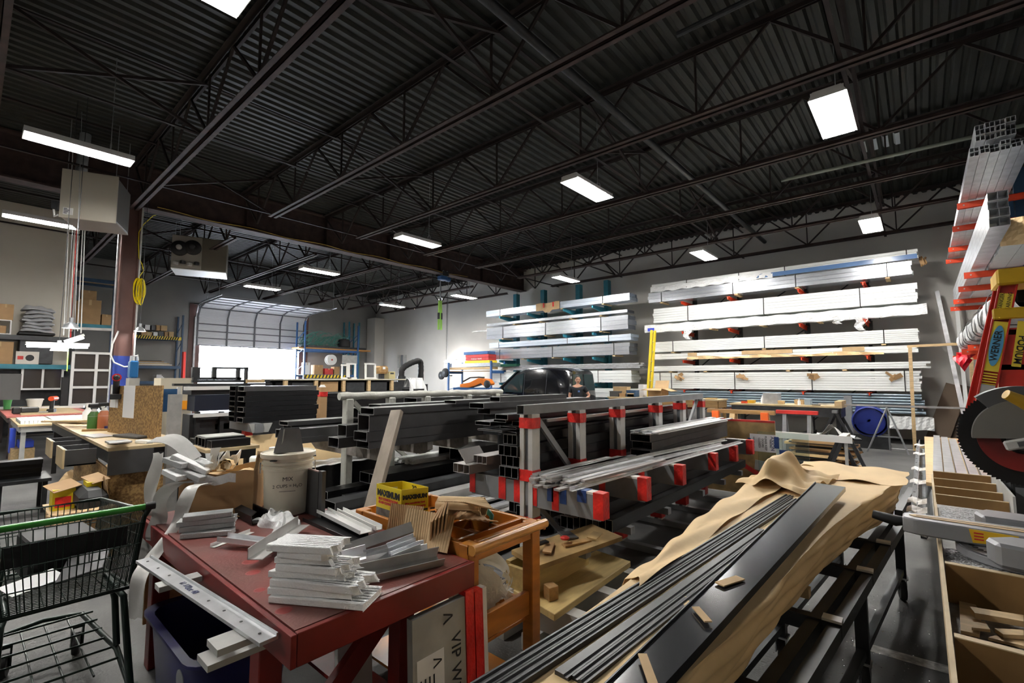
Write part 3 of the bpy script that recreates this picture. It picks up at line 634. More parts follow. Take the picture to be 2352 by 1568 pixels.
# ================================================================== MAN
def man():
    c = at(1327, 870, Y=12.2); X, Y = c.x, 12.2
    t = thing('person', 'man with short dark hair in a black T-shirt, one hand on his hip', 'person', (X, Y, 0))
    sk = mat('skin', (.56, .30, .20), .5); sh = mat('tshirt_black', (.008, .010, .014), .85); pn = mat('work_trousers', (.03, .03, .04), .8); hr = mat('dark_hair', (.012, .008, .006), .6)
    rx, ry = V(.94, .34, 0), V(.34, -.94, 0)       # his left-to-right across the picture, and forward
    P = lambda a, f, z: V(X, Y, 0) + rx * a + ry * f + V(0, 0, z)
    # body: one continuous figure
    J = [P(0, 0, .98), P(0, .02, 1.16), P(0, .02, 1.34), P(0, .01, 1.46), P(0, .02, 1.53), P(0, .03, 1.57),
         P(-.10, 0, .92), P(-.11, .03, .52), P(-.12, -.02, .10), P(-.12, .12, .05), P(.10, 0, .92), P(.12, .03, .52), P(.13, -.02, .10), P(.14, .12, .05),
         P(-.19, 0, 1.43), P(-.27, -.02, 1.17), P(-.13, .17, 1.02), P(-.06, .22, 1.00), P(.19, 0, 1.43), P(.34, -.06, 1.20), P(.20, .10, 1.04), P(.15, .16, 1.03)]
    E_ = [(0, 1), (1, 2), (2, 3), (3, 4), (4, 5), (0, 6), (6, 7), (7, 8), (8, 9), (0, 10), (10, 11), (11, 12), (12, 13), (3, 14), (14, 15), (15, 16), (16, 17), (3, 18), (18, 19), (19, 20), (20, 21)]
    Rd = [.14, .13, .15, .09, .055, .055, .088, .06, .045, .04, .088, .06, .045, .04, .062, .043, .032, .03, .062, .043, .032, .03]
    part(skin_mesh(J, E_, Rd), 'body', sk, t, smooth=60)
    Js = J[:4] + [J[14], J[14].lerp(J[15], .62), J[18], J[18].lerp(J[19], .62), P(0, .01, .92)]
    part(skin_mesh(Js, [(0, 1), (1, 2), (2, 3), (3, 4), (4, 5), (3, 6), (6, 7), (0, 8)], [.165, .155, .178, .135, .088, .068, .088, .068, .16]), 'tshirt', sh, t, smooth=60)
    part(skin_mesh([J[0] - V(0, 0, .04), J[6], J[7], J[8] + V(0, 0, .0), J[10], J[11], J[12]], [(0, 1), (1, 2), (2, 3), (0, 4), (4, 5), (5, 6)], [.16, .105, .078, .07, .105, .078, .07]), 'trousers', pn, t, smooth=60)
    for s, j in ((-1, 8), (1, 12)): part(MB().obox(J[j] + ry * .06 + V(0, 0, -.05), (.1, .28, .1), (0, 0, math.atan2(ry.y, ry.x) - PI / 2)), 'boot', m_rubber, t, bevel=.03)
    # head
    hc = P(.015, .045, 1.665)
    def ell(c, a, f, z, nu=16, nv=12, fn=None):
        mb = MB()
        def g(u, v):
            th, ph = u * 2 * PI, (v - .5) * PI
            q = [math.cos(ph) * math.cos(th), math.cos(ph) * math.sin(th), math.sin(ph)]
            if fn: q = fn(*q)
            return c + fr * (q[0] * a) + ff * (q[1] * f) + V(0, 0, q[2] * z)
        return mb.sheet(nu, nv, g)
    ff = V(.60, -.80, 0); fr = V(.80, .60, 0)
    hd = part(ell(hc, .075, .095, .118, 20, 16, lambda x, y, z: (x * (1 - .22 * max(0, -z)) , y * (1 - .12 * max(0, -z)) + .1 * max(0, -z), z)), 'head', sk, t, smooth=70)
    part(MB().prism([hc + ff * .088 + V(0, 0, .01) - fr * .006, hc + ff * .118 + V(0, 0, -.032) - fr * .018, hc + ff * .088 + V(0, 0, -.04) - fr * .016], fr * .026), 'nose', sk, hd)
    for s in (-1, 1):
        part(ell(hc + ff * .084 + fr * (s * .031) + V(0, 0, .012), .013, .008, .007, 8, 6), 'eye', m_black, hd)
        part(MB().obox(hc + ff * .09 + fr * (s * .032) + V(0, 0, .03), (.034, .012, .008), (0, 0, math.atan2(fr.y, fr.x))), 'eyebrow', hr, hd)
        part(ell(hc + fr * (s * .077) - ff * .005 + V(0, 0, -.005), .012, .022, .032, 8, 6), 'ear', sk, hd)
    part(MB().obox(hc + ff * .088 + V(0, 0, -.062), (.045, .012, .008), (0, 0, math.atan2(fr.y, fr.x))), 'mouth', mat('lip', (.30, .10, .08), .5), hd)
    part(ell(hc - ff * .012 + V(0, 0, .028), .083, .098, .106, 18, 14, lambda x, y, z: (x, y - .25 * max(0, y) * (1 if z < .55 else .2), max(z, -.55 if y < .2 else .38))), 'hair', hr, t, smooth=70)
    # hands: palm, four fingers, thumb
    for w, k, d in ((J[16], J[17], (J[17] - J[16]).normalized()), (J[20], J[21], (J[21] - J[20]).normalized())):
        side = d.cross(V(0, 0, 1)).normalized(); pts = [k, k + d * .055]; ed = [(0, 1)]; rd = [.024, .028]
        for q in range(4):
            o = V(0, 0, 1) * ((q - 1.5) * .019); l = (.030, .036, .038, .028)[q]
            i = len(pts); pts += [k + d * .06 + o, k + d * (.06 + l) + o - side * .012, k + d * (.06 + l * 1.5) + o - side * .035]; ed += [(1, i), (i, i + 1), (i + 1, i + 2)]; rd += [.010, .009, .008]
        i = len(pts); pts += [k + d * .01 + V(0, 0, .03), k + d * .045 + V(0, 0, .055)]; ed += [(0, i), (i, i + 1)]; rd += [.011, .009]
        part(skin_mesh(pts, ed, rd, 1), 'hand', sk, t, smooth=60)
    part(MB().obox(P(.07, .165, 1.33), (.06, .004, .05), (0, 0, math.atan2(rx.y, rx.x))), 'shirt_badge', mat('badge_blue', (.08, .16, .4), .6), t)
man()
# ================================================================== NEAR WORK AREA
def uprof(w, h, t):   # U channel outline, open upwards
    return [(-w / 2, 0), (w / 2, 0), (w / 2, h), (w / 2 - t, h), (w / 2 - t, t), (-w / 2 + t, t), (-w / 2 + t, h), (-w / 2, h)]
def lprof(w, h, t): return [(0, 0), (w, 0), (w, t), (t, t), (t, h), (0, h)]
# ---- red work table
m_redtop = mat('red_table_top', (.185, .036, .028), .42, col2=(.125, .048, .038), vscale=2.2, bump=.08, bscale=70, detail=7)
m_redapr = mat('red_table_frame', (.17, .011, .008), .4, var=.25, vscale=3)
tb = thing('work_table', 'red painted wooden work table with stacked foam and aluminium offcuts on top', 'table', (-2.55, 1.15, 0))
TX0, TX1, TY0, TY1, TZ = -3.62, -1.59, .742, 1.575, .87
part(MB().box(TX0, TX1 - .025, TY0 + .022, TY1 - .02, TZ - .03, TZ), 'table_top', m_redtop, tb)
part(MB().box(TX0, TX1, TY0, TY0 + .02, TZ - .11, TZ - .004), 'apron', m_redapr, tb, bevel=.002)
part(MB().box(TX1 - .023, TX1, TY0 + .021, TY1, TZ - .11, TZ - .002), 'apron', m_redapr, tb, bevel=.002)
part(MB().box(TX0, TX1 - .024, TY1 - .019, TY1, TZ - .11, TZ - .004), 'apron', m_redapr, tb, bevel=.002)
part(MB().box(TX0 - .02, TX0, TY0, TY1, TZ - .11, TZ - .004), 'apron', m_redapr, tb, bevel=.002)
for x in (TX0 + .07, TX1 - .42):
    for y in (TY0 + .10, TY1 - .09): part(MB().box(x - .045, x + .045, y - .045, y + .045, 0, TZ - .032), 'leg', m_redapr, tb, bevel=.004)
part(MB().box(TX1 - .44, TX1 - .40, TY0 + .15, TY1 - .14, .10, .19), 'stretcher', m_redapr, tb)
part(MB().bar((TX1 - .36, TY0 + .62, .62), (TX1 - .36, TY0 + .16, .22), .04, .09), 'brace', m_redapr, tb)
part(MB().box(TX0 + .1, TX1 - .5, TY0 + .56, TY1 - .1, .17, .19), 'lower_shelf', m_redapr, tb)
mk = mat('red_paint_mark', (.27, .022, .018), .4)
for x, y, r in ((-2.36, .90, .035), (-2.22, .86, .03), (-2.52, .98, .04), (-1.78, .80, .03), (-2.02, .81, .022)):
    part(MB().lathe([(r, 0), (r * .8, .0008)], (x, y, TZ), 12), 'paint_blot', mk, tb)
# ---- white foam slabs
m_foam = mat('white_foam', (.95, .955, .955), .75, bump=.35, bscale=140)
e1 = V(.334, .202, 0).normalized(); e2 = V(-e1.y, e1.x, 0); f0 = V(-1.88, .785, TZ)
def slab(o, L, Wd, H_, ang, brk, m, lab, group):
    a = V(e1.x * math.cos(ang) - e1.y * math.sin(ang), e1.x * math.sin(ang) + e1.y * math.cos(ang), 0); b = V(-a.y, a.x, 0)
    ny = 7; mb = MB(); P = []
    for end in (0, 1):
        for k in range(ny + 1):
            j = R.uniform(-.5, .5) * brk if brk else 0
            base = o + b * (Wd * k / ny) + a * ((L + j) if end else (R.uniform(-.15, .1) * brk))
            P.append((base, base + V(0, 0, H_) - a * (R.uniform(0, .4) * brk if end else 0)))
    n = ny + 1
    for p, q in P: mb.v += [p, q]
    g = lambda e, k, t: 2 * (e * n + k) + t
    for k in range(ny):
        mb.f += [[g(0, k, 0), g(0, k + 1, 0), g(1, k + 1, 0), g(1, k, 0)], [g(0, k, 1), g(1, k, 1), g(1, k + 1, 1), g(0, k + 1, 1)]]
        for e in (0, 1): mb.f.append([g(e, k, 0), g(e, k, 1), g(e, k + 1, 1), g(e, k + 1, 0)])
    for k in (0, ny): mb.f.append([g(0, k, 0), g(1, k, 0), g(1, k, 1), g(0, k, 1)])
    return solo(mb, 'foam_slab', m, lab, 'foam slab', group, bevel=.0025)
z = TZ + .001
GF = 'white foam slabs stacked on the red table'
for dx, dy, L, Wd, ang, brk, h, lab in [(0, 0, .40, .150, .0, 0, .026, 'bottom slab of the tall white foam stack, its end sticking out furthest'),
        (-.015, .01, .345, .14, .03, .03, .027, 'white foam slab second from the bottom of the tall stack'),
        (-.01, .02, .375, .145, -.05, .05, .028, 'white foam slab with a crumbled end, third from the bottom of the stack'),
        (-.02, .03, .33, .13, .05, .06, .026, 'white foam slab with a ragged end in the middle of the tall stack'),
        (.0, .03, .29, .13, -.02, .04, .027, 'white foam slab with a broken end, fourth from the top of the stack'),
        (-.005, .035, .225, .12, .04, .05, .024, 'short white foam slab, third from the top of the stack'),
        (.005, .03, .215, .12, -.03, .02, .025, 'short white foam slab, second from the top of the stack'),
        (-.03, .02, .285, .125, .02, .03, .028, 'topmost smooth slab of the tall white foam stack')]:
    h *= .92; slab(f0 + e1 * dx + e2 * dy + V(0, 0, z - TZ), L * .95, Wd, h, ang, brk, m_foam, lab, GF); z += h + .0012
m_gfoam = mat('grey_foam', (.50, .51, .51), .75, bump=.3, bscale=140)
z = TZ + .001
for k, (dx, dy, L, ang, lab) in enumerate([(.0, 0, .24, .45, 'lowest bar of the little grey foam stack beside the big carton'), (-.02, .0, .25, .62, 'grey foam bar second from the bottom beside the big carton'),
        (-.035, -.01, .27, .56, 'grey foam bar third from the bottom, pushed out to one end'), (-.01, .01, .225, .66, 'top bar of the little grey foam stack beside the big carton')]):
    slab(V(-2.95 + dx, .775 + dy, z), L, .075, .026, ang, 0, m_gfoam, lab, 'grey foam bars on the red table'); z += .0275
# ---- aluminium offcuts on the table
def stick(name, prof, p0, p1, m, lab, cat, up=(0, 0, 1), group=None): return solo(MB().sweep(prof, p0, p1, up=up), name, m, lab, cat, group)
stick('aluminium_channel', uprof(.07, .024, .003), (-2.69, .89, TZ + .03), (-2.20, 1.17, TZ + .004), m_alu, 'ribbed aluminium channel lying under the crossed angle on the red table', 'aluminium channel')
stick('aluminium_angle', lprof(.065, .05, .003), (-2.30, .865, TZ + .031), (-2.62, 1.235, TZ + .034), m_aludull, 'dull aluminium angle crossed over the ribbed channel', 'aluminium angle')
stick('white_trim', lprof(.03, .018, .002), (-2.70, .84, TZ + .002), (-2.80, 1.06, TZ + .002), m_white, 'slim white trim strip tapering towards the plastic bag', 'trim strip')
stick('aluminium_channel', uprof(.09, .05, .003), (-2.07, 1.115, TZ + .001), (-1.96, 1.50, TZ + .06), m_aludull, 'long dull channel standing behind the loose brackets on the red table', 'aluminium channel', up=(-.6, .2, 1))
stick('aluminium_channel', uprof(.075, .055, .003), (-1.82, 1.02, TZ + .001), (-1.70, 1.46, TZ + .001), m_aludull, 'long channel lying nearest the end edge of the red table', 'aluminium channel', up=(.5, .0, 1))
stick('aluminium_channel', uprof(.06, .05, .003), (-1.95, 1.10, TZ + .001), (-1.80, 1.46, TZ + .02), m_alu, 'channel full of loose brackets in the middle of the offcuts', 'aluminium channel')
for k, (x, y, zz, a, lab) in enumerate([(-1.93, 1.16, .045, .3, 'small bright bracket at the near end of the offcut channel'), (-1.885, 1.24, .055, .9, 'small bright bracket tilted in the middle of the offcut channel')]):
    solo(MB().sweep(lprof(.05, .04, .003), (x - .03, y - .03, TZ + zz), (x + .03, y + .05, TZ + zz + .02), up=(math.sin(a), 0, math.cos(a))), 'bracket', m_alu, lab, 'bracket')
solo(MB().sweep([(0, 0), (.09, 0), (.09, .03), (.087, .03), (.087, .003), (.06, .003), (.06, .025), (.057, .025), (.057, .003), (.03, .003), (.03, .025), (.027, .025), (.027, .003), (.003, .003), (.003, .03), (0, .03)], (-1.88, 1.30, TZ + .06), (-1.84, 1.42, TZ + .085), up=(.3, 0, 1)), 'heat_sink_profile', m_alu, 'short ribbed bright profile piece resting on the channel brackets', 'profile')
GW = 'white and black profile offcuts at the back of the red table'
stick('trim_profile', uprof(.07, .02, .003), (-2.80, 1.47, TZ + .026), (-2.24, 1.42, TZ + .026), m_white, 'wide white profile pointing at the tray cart on the red table', 'profile', group=GW)
stick('trim_profile', uprof(.04, .025, .003), (-2.70, 1.53, TZ + .03), (-2.22, 1.485, TZ + .03), m_white, 'slim white profile beside the wide one, edge of the red table', 'profile', group=GW)
stick('trim_profile', uprof(.11, .02, .003), (-2.78, 1.395, TZ + .001), (-2.25, 1.385, TZ + .001), m_blk, 'black profile lying under the white ones on the red table', 'profile', group=GW)
stick('gutter_profile', [(-.05, 0), (.05, 0), (.06, .05), (.03, .07), (.027, .066), (.055, .048), (.047, .004), (-.047, .004), (-.055, .048), (-.027, .066), (-.03, .07), (-.06, .05)], (-3.38, 1.17, TZ + .001), (-2.93, 1.17, TZ + .001), m_blk, 'black gutter shaped profile between the carton and the pail', 'profile')
sp = thing('folded_panel', 'dark grey folded sheet panel standing on edge beside the pail', 'panel', (-2.86, 1.44, TZ))
part(MB().box(-2.99, -2.80, 1.438, 1.450, TZ, TZ + .265), 'face', m_char, sp); part(MB().box(-2.79, -2.75, 1.436, 1.46, TZ, TZ + .275), 'return_edge', m_char, sp)
part(MB().box(-2.802, -2.788, 1.442, 1.448, TZ + .01, TZ + .26), 'groove', m_black, sp)
part(MB().box(-2.98, -2.81, 1.4385, 1.4495, TZ + .265, TZ + .272), 'top_hem', mat('primer_edge', (.45, .30, .28), .5), sp)
# plastic bag
solo(MB().sheet(24, 14, lambda a, b: (-2.84 + .34 * (a - .5) + .02 * math.sin(b * 9), 1.22 + .15 * (b - .5) + .02 * math.sin(a * 11), TZ + .004 + .055 * math.sin(PI * a) ** .6 * math.sin(PI * b) ** .6 * (1 + .35 * math.sin(17 * a + 5 * b)) + .01 * math.sin(23 * b + 7 * a)), .001), 'plastic_bag', m_film, 'crumpled white plastic bag at the foot of the pail', 'plastic bag', smooth=60)
# pail
m_pail = mat('pail_plastic', (.70, .65, .52), .4, var=.08, vscale=4)
pl = thing('pail', 'off-white plastic pail with handwriting, lidded, carrying a grey hopper', 'pail', (-3.06, 1.37, TZ))
pc = V(-3.06, 1.37, TZ)
part(MB().lathe([(.118, 0), (.128, .004), (.139, .25), (.140, .27), (.147, .272), (.147, .285), (.141, .287), (.142, .305), (.150, .307), (.150, .322), (.143, .324), (.144, .35), (.154, .352), (.154, .362), (.13, .364)], pc, 36), 'body', m_pail, pl, smooth=30)
part(MB().lathe([(.158, .345), (.160, .352), (.160, .372), (.152, .376), (.148, .368), (.02, .366)], pc, 36, capb=False), 'lid', m_pail, pl, smooth=30)
for k in (1.1, 2.6, 4.0, 5.3): part(MB().obox(pc + V(.152 * math.cos(k), .152 * math.sin(k), .338), (.02, .035, .006), (0, 0, k)), 'stain', m_dkst, pl)
bl = [pc + V(.149 * math.cos(a) * .0, 0, 0) for a in (0,)]
vd = V(pc.x, pc.y, 0).normalized(); sd = V(-vd.y, vd.x, 0)   # away from camera / sideways
part(MB().tube([pc + sd * (.155 * math.cos(t)) - vd * (.152 * abs(math.sin(t)) + .004) + V(0, 0, .315 - .09 * abs(math.sin(t))) for t in [PI * 1.0 * k / 3 for k in (0,)]] + [pc + sd * .156 + V(0, 0, .25), pc + sd * .157 + V(0, 0, .31)], .004, 6), 'bail', m_galv, pl)
part(MB().tube([pc - sd * .157 + V(0, 0, .31), pc - sd * .160 + V(0, 0, .22), pc - sd * .150 - vd * .02 + V(0, 0, .16)], .004, 6), 'bail', m_galv, pl)
wo = pc - vd * .1395
text('MIX', .034, m_black, pl, wo + V(0, 0, .225), -sd if (-sd).dot(_rt) > 0 else sd, (0, 0, 1), 'handwriting')
rgt = sd if sd.dot(_rt) > 0 else -sd
text('2 CUPS = H\u2082O', .026, m_black, pl, wo + V(0, 0, .185) - vd * .001, rgt, (0, 0, 1), 'handwriting')
part(MB().bar(wo + V(0, 0, .155) - rgt * .045 - vd * .001, wo + V(0, 0, .153) + rgt * .045 - vd * .001, .002, .002), 'underline', m_black, pl)
hp = thing('hopper', 'grey tapered sheet metal hopper standing on the lid of the pail', 'hopper', (-3.06, 1.37, TZ + .374))
hm = mat('hopper_grey', (.17, .17, .18), .5, var=.15); hz = TZ + .377; hc_ = pc
for s, sc_ in ((0, 1), (1, 1)):
    pass
q = lambda x, y, z: V(pc.x, pc.y, 0) + rgt * x + vd * y + V(0, 0, z)
B4, T4 = [(-.085, -.07), (.085, -.07), (.085, .07), (-.085, .07)], [(-.055, -.045), (.06, -.045), (.06, .045), (-.055, .045)]
for k in range(4):
    j = (k + 1) % 4; P4 = [q(*B4[k], hz), q(*B4[j], hz), q(*T4[j], hz + .14), q(*T4[k], hz + .14)]
    n_ = (P4[1] - P4[0]).cross(P4[3] - P4[0]).normalized()
    part(MB().prism(P4, n_ * -.003), 'side_plate', hm, hp)
part(MB().bar(q(-.045, -.06, hz), q(-.030, -.05, hz + .14), .008, .006), 'seam', m_lgrey, hp)
# ---- big carton full of scrap
bx = thing('carton', 'big open cardboard carton of foam strips and packing on the red table', 'carton', (-3.3, 1.0, TZ))
C0 = V(-3.36, .865, TZ + .001); E1 = V(.235, .327, 0); E2 = V(-.25, .18, 0); bh = .265
P = [C0, C0 + E1, C0 + E1 + E2, C0 + E2]
for k in range(4):
    a, b = P[k], P[(k + 1) % 4]; n_ = (b - a).cross(V(0, 0, 1)).normalized()
    part(MB().sheet(8, 4, lambda s, t: a.lerp(b, s) + V(0, 0, bh * t + (.012 * math.sin(s * 9) * t if t > .9 else 0)) + n_ * (.012 * math.sin(s * PI) * math.sin(t * PI)), .005), 'side', m_card, bx)
part(MB().prism([p + V(0, 0, .002) for p in P], (0, 0, .004)), 'bottom', m_card, bx)
a = P[1]; part(MB().sheet(6, 3, lambda s, t: a + E2 * s + V(.0, .02, 0) * t + V(0, 0, bh + .12 * t * (1 - .4 * s)), .004), 'flap', m_cardL, bx)
part(MB().sheet(14, 2, lambda s, t: C0 + E1 * (.55 + .45 * s) + V(.02 + .02 * t, -.02 - .02 * t, .012 + .01 * math.sin(s * 40) * (1 - t)), .003), 'corrugated_edge', m_cardL, bx)
cc = (P[0] + P[2]) / 2 + V(0, 0, bh)
part(MB().sheet(10, 10, lambda s, t: P[0].lerp(P[1], .04 + .92 * s) + E2 * (.04 + .92 * t) + V(0, 0, bh - .05 + .035 * math.sin(s * 7 + t * 3) * math.cos(t * 8))), 'packing_heap', m_kraft, bx, smooth=60)
for k, (u0, v0, u1, v1, X_, lab) in enumerate([(384, 1054, 427, 1069, -3.36, 'grey foam strip lying furthest to one side on the big carton'), (398, 1047, 478, 1084, -3.33, 'longest pale foam strip slanting down across the big carton'), (412, 1078, 467, 1100, -3.28, 'thick pale foam strip at the front rim of the big carton'),
        (384, 1081, 418, 1098, -3.32, 'short grey foam strip poking out by the taped corner of the big carton'), (440, 1054, 480, 1070, -3.36, 'grey foam strip under the white sheets of the big carton'), (420, 1050, 470, 1062, -3.42, 'pale foam strip at the back of the big carton')]):
    solo(MB().bar(at(u0, v0, X=X_ - .06), at(u1, v1, X=X_ + .06), .065, .03), 'foam_strip', [m_gfoam, m_foam][k % 2], lab, 'foam strip', 'foam strips in the big carton', bevel=.002)
for k, (u0, v0, u1, v1) in enumerate([(348, 1010, 446, 1058), (372, 1004, 452, 1052)]):
    a, b = at(u0, v0, X=-3.75), at(u1, v1, X=-3.36); solo(MB().sheet(10, 1, lambda s_, t: a.lerp(b, s_) + V(0, .05 * (t - .5), .05 * math.sin(PI * s_) + .03 * (t - .5)), .004), 'edge_strip', m_lgrey, ('lower', 'upper')[k] + ' bent grey edging strip springing out behind the big carton', 'strip', smooth=50)
for k in range(6):
    o = at(474 + 11 * k, 1082 - 3 * (k % 3), X=-3.34 - .02 * k); w_, h_ = .07 + .01 * (k % 3), .10 + .03 * (k % 2); d_ = V(math.cos(.6 + k), math.sin(.6 + k), 0)
    solo(MB().sheet(4, 4, lambda s_, t: o + d_ * ((s_ - .5) * w_ * (1 - .45 * t)) + V(.03 * t * (k - 2), .03 * t, h_ * t) + V(0, .012 * math.sin(t * 4 + s_ * 3), 0), .0015), 'packing_sheet', m_film, '%s curled white foam sheet from the foam strips, upright in the big carton' % ORD[k], 'packing sheet', 'foam sheets in the big carton', smooth=30)
def roll(o, d, r, L, m, name, lab, cat, group=None, turns=1.4):
    d = Vector(d).normalized(); a = d.cross(V(0, 0, 1)).normalized(); b = a.cross(d); o = Vector(o)
    return solo(MB().sheet(36, 2, lambda s, t: o + d * (L * (t - .5)) + (a * math.cos(s * turns * 2 * PI) + b * math.sin(s * turns * 2 * PI)) * (r * (1 - .35 * s) + .003 * math.sin(s * 160)), .003), name, m, lab, cat, group, smooth=50)
roll(cc + V(.07, -.02, .03), (.6, -.3, .1), .035, .13, m_kraft, 'corrugated_roll', 'rolled corrugated card lying on top of the big carton', 'cardboard roll')
# paper tapes hanging over the carton
m_tape = mat('white_packing_tape', (.72, .71, .68), .35, bump=.2, bscale=14)
def ribbon(pts, w, name, lab, wd=(1, 0, 0), tw=0.0):
    pts = [Vector(p) for p in pts]; k = len(pts) - 1
    def fn(a, b):
        i = min(int(a * k), k - 1); f = a * k - i
        p0, p1, p2, p3 = pts[max(i - 1, 0)], pts[i], pts[i + 1], pts[min(i + 2, k)]
        p = .5 * ((2 * p1) + (p2 - p0) * f + (2 * p0 - 5 * p1 + 4 * p2 - p3) * f * f + (3 * p1 - p0 - 3 * p2 + p3) * f ** 3)
        d = Vector(wd).normalized(); 
        return p + d * ((b - .5) * w * .66) + V(0, .008 * math.sin(a * 13 + b * 5), .006 * math.sin(a * 9 + b * 7))
    return solo(MB().sheet(k * 6, 3, fn, .0012), name, m_tape, lab, 'packing tape', 'white packing tapes hanging off the big carton', smooth=60)
K = lambda u, v, d: at(u, v, X=d)
ribbon([K(365, 1040, -3.72), K(352, 1090, -3.66), K(345, 1150, -3.62), K(338, 1250, -3.58), K(330, 1310, -3.55)], .10, 'packing_tape', 'white packing tape hanging down behind the carton towards the cart', (.6, .8, 0))
ribbon([K(440, 1105, -3.30), K(395, 1115, -3.35), K(368, 1150, -3.36), K(362, 1200, -3.36), K(352, 1240, -3.34)], .12, 'packing_tape', 'wide white packing tape folded over the corner of the carton', (.55, .83, 0))
ribbon([K(478, 1110, -3.16), K(440, 1120, -3.13), K(425, 1150, -3.10), K(418, 1180, -3.12), K(395, 1215, -3.12), K(352, 1275, -3.10), K(322, 1330, -3.02), K(312, 1420, -2.98)], .10, 'packing_tape', 'long twisted white packing tape trailing from the carton to the floor', (.6, .8, 0))
solo(MB().sheet(6, 3, lambda a, b: C0 + E1 * (.25 + .55 * a) + V(.03, -.03, bh * (.78 + .2 * b) + .01 * math.sin(a * 9)), .001), 'packing_sheet', m_film, 'white plastic sheet stuck on the front side of the carton', 'packing sheet', smooth=50)
# white jug behind carton
jg = thing('jug', 'translucent white plastic jug half hidden between carton and pail', 'jug', (-3.45, 1.35, TZ))
jm = mat('jug_plastic', (.72, .75, .66), .3); jc = V(-3.47, 1.43, TZ)
part(MB().sweep([(-.12, -.10), (.12, -.10), (.14, -.08), (.14, .08), (.12, .10), (-.12, .10), (-.14, .08), (-.14, -.08)], jc, jc + V(0, 0, .29), up=(0, 1, 0)), 'body', jm, jg, bevel=.012, smooth=40)
part(MB().lathe([(.03, .29), (.03, .33), (.036, .332), (.036, .36), (.0, .362)], jc + V(.06, 0, 0), 14), 'cap', m_white, jg)
# ---- long drilled strip and boards off the front of the table
ds = thing('drilled_strip', 'long aluminium strip with a row of holes reaching past the red table', 'aluminium strip', (-2.25, .66, .84))
S0, S1 = V(-2.845, .607, .842), V(-1.667, .705, .842)
part(MB().bar(S0, S1, .062, .012), 'strip', m_alu, ds); part(MB().bar(S0 + V(0, .026, .01), S1 + V(0, .026, .01), .006, .012), 'raised_edge', m_alu, ds)
for k in range(9): part(MB().lathe([(.0055, 0), (.0055, .0012)], S0.lerp(S1, .05 + k * .1125) + V(0, -.002, .006), 10), 'hole', m_black, ds)
text('11 17/1', .03, mat('pen_blue', (.08, .09, .2), .5), ds, S0.lerp(S1, .42) + V(0, 0, .0072), S1 - S0, (0, 1, 0), 'handwriting')
text('Cut 48', .034, MATS['pen_blue'], ds, S0.lerp(S1, .48) + V(0, -.004, .0072), S1 - S0, (0, 1, 0), 'handwriting')
for k, (x, w, l, z_, lab) in enumerate([(-1.80, .10, .42, .80, 'grey board end poking out under the drilled strip at the table corner'), (-1.95, .11, .40, .70, 'grey board poking out low beside the blue bin'),
        (-2.48, .07, .30, .80, 'narrow grey slat under the middle of the drilled strip')]):
    solo(MB().box(x - w / 2, x + w / 2, .60, .60 + l, z_ + .0, z_ + .022) if z_ < .75 else MB().box(x - w / 2, x + w / 2, .58, .736, z_ + .012, z_ + .034), 'board', m_lgrey, lab, 'board')
# blue bin under the table
bn = thing('plastic_bin', 'dark blue plastic bin with handles under the front of the red table', 'bin', (-3.25, .95, 0))
bm_ = mat('bin_blue', (.012, .012, .085), .35, var=.1); bc = V(-2.97, .985, 0); 
def rr_ring(cx, cy, w, d, r, z): 
    out = []
    for sx, sy, a0 in ((1, 1, 0), (-1, 1, PI / 2), (-1, -1, PI), (1, -1, 3 * PI / 2)):
        for k in range(5): t = a0 + k * PI / 8; out.append(V(cx + sx * (w / 2 - r) + r * math.cos(t), cy + sy * (d / 2 - r) + r * math.sin(t), z))
    return out
def loft(rings, capb=True, capt=False):
    mb = MB(); n = len(rings[0])
    for r in rings: mb.v += r
    for i in range(len(rings) - 1):
        for j in range(n): mb.f.append([i * n + j, i * n + (j + 1) % n, (i + 1) * n + (j + 1) % n, (i + 1) * n + j])
    if capb: mb.f.append(list(range(n))[::-1])
    if capt: mb.f.append([(len(rings) - 1) * n + j for j in range(n)])
    return mb
part(loft([rr_ring(bc.x, bc.y, .74, .40, .08, 0.02), rr_ring(bc.x, bc.y, .84, .46, .1, .38), rr_ring(bc.x, bc.y, .92, .52, .11, .39), rr_ring(bc.x, bc.y, .92, .52, .11, .405), rr_ring(bc.x, bc.y, .82, .44, .1, .40), rr_ring(bc.x, bc.y, .72, .38, .08, .05)], True, True), 'body', bm_, bn, smooth=35)
hx = bc.x - .46
part(MB().tube([V(hx + .02, bc.y - .11, .38), V(hx - .10, bc.y - .10, .35), V(hx - .10, bc.y + .10, .35), V(hx + .02, bc.y + .11, .38)], .014, 8), 'handle', bm_, bn, smooth=50)
part(MB().lathe([(.055, 0), (.055, .004)], V(bc.x + .2, bc.y - .222, .25), 20, (0, -1, 0)), 'round_emblem', m_galv, bn)
bs = thing('wooden_crate', 'brown panelled crate standing dim behind the blue bin', 'crate', (-3.25, 1.05, 0))
part(MB().box(-3.46, -2.75, 1.27, 1.29, .2, .66), 'side', m_woodD, bs); part(MB().box(-3.70, -3.68, .80, 1.29, .2, .66), 'side', m_woodD, bs)
for k in range(4): part(MB().box(-3.705, -3.70, .82 + k * .11, .90 + k * .11, .22, .64), 'slat', m_wood, bs)
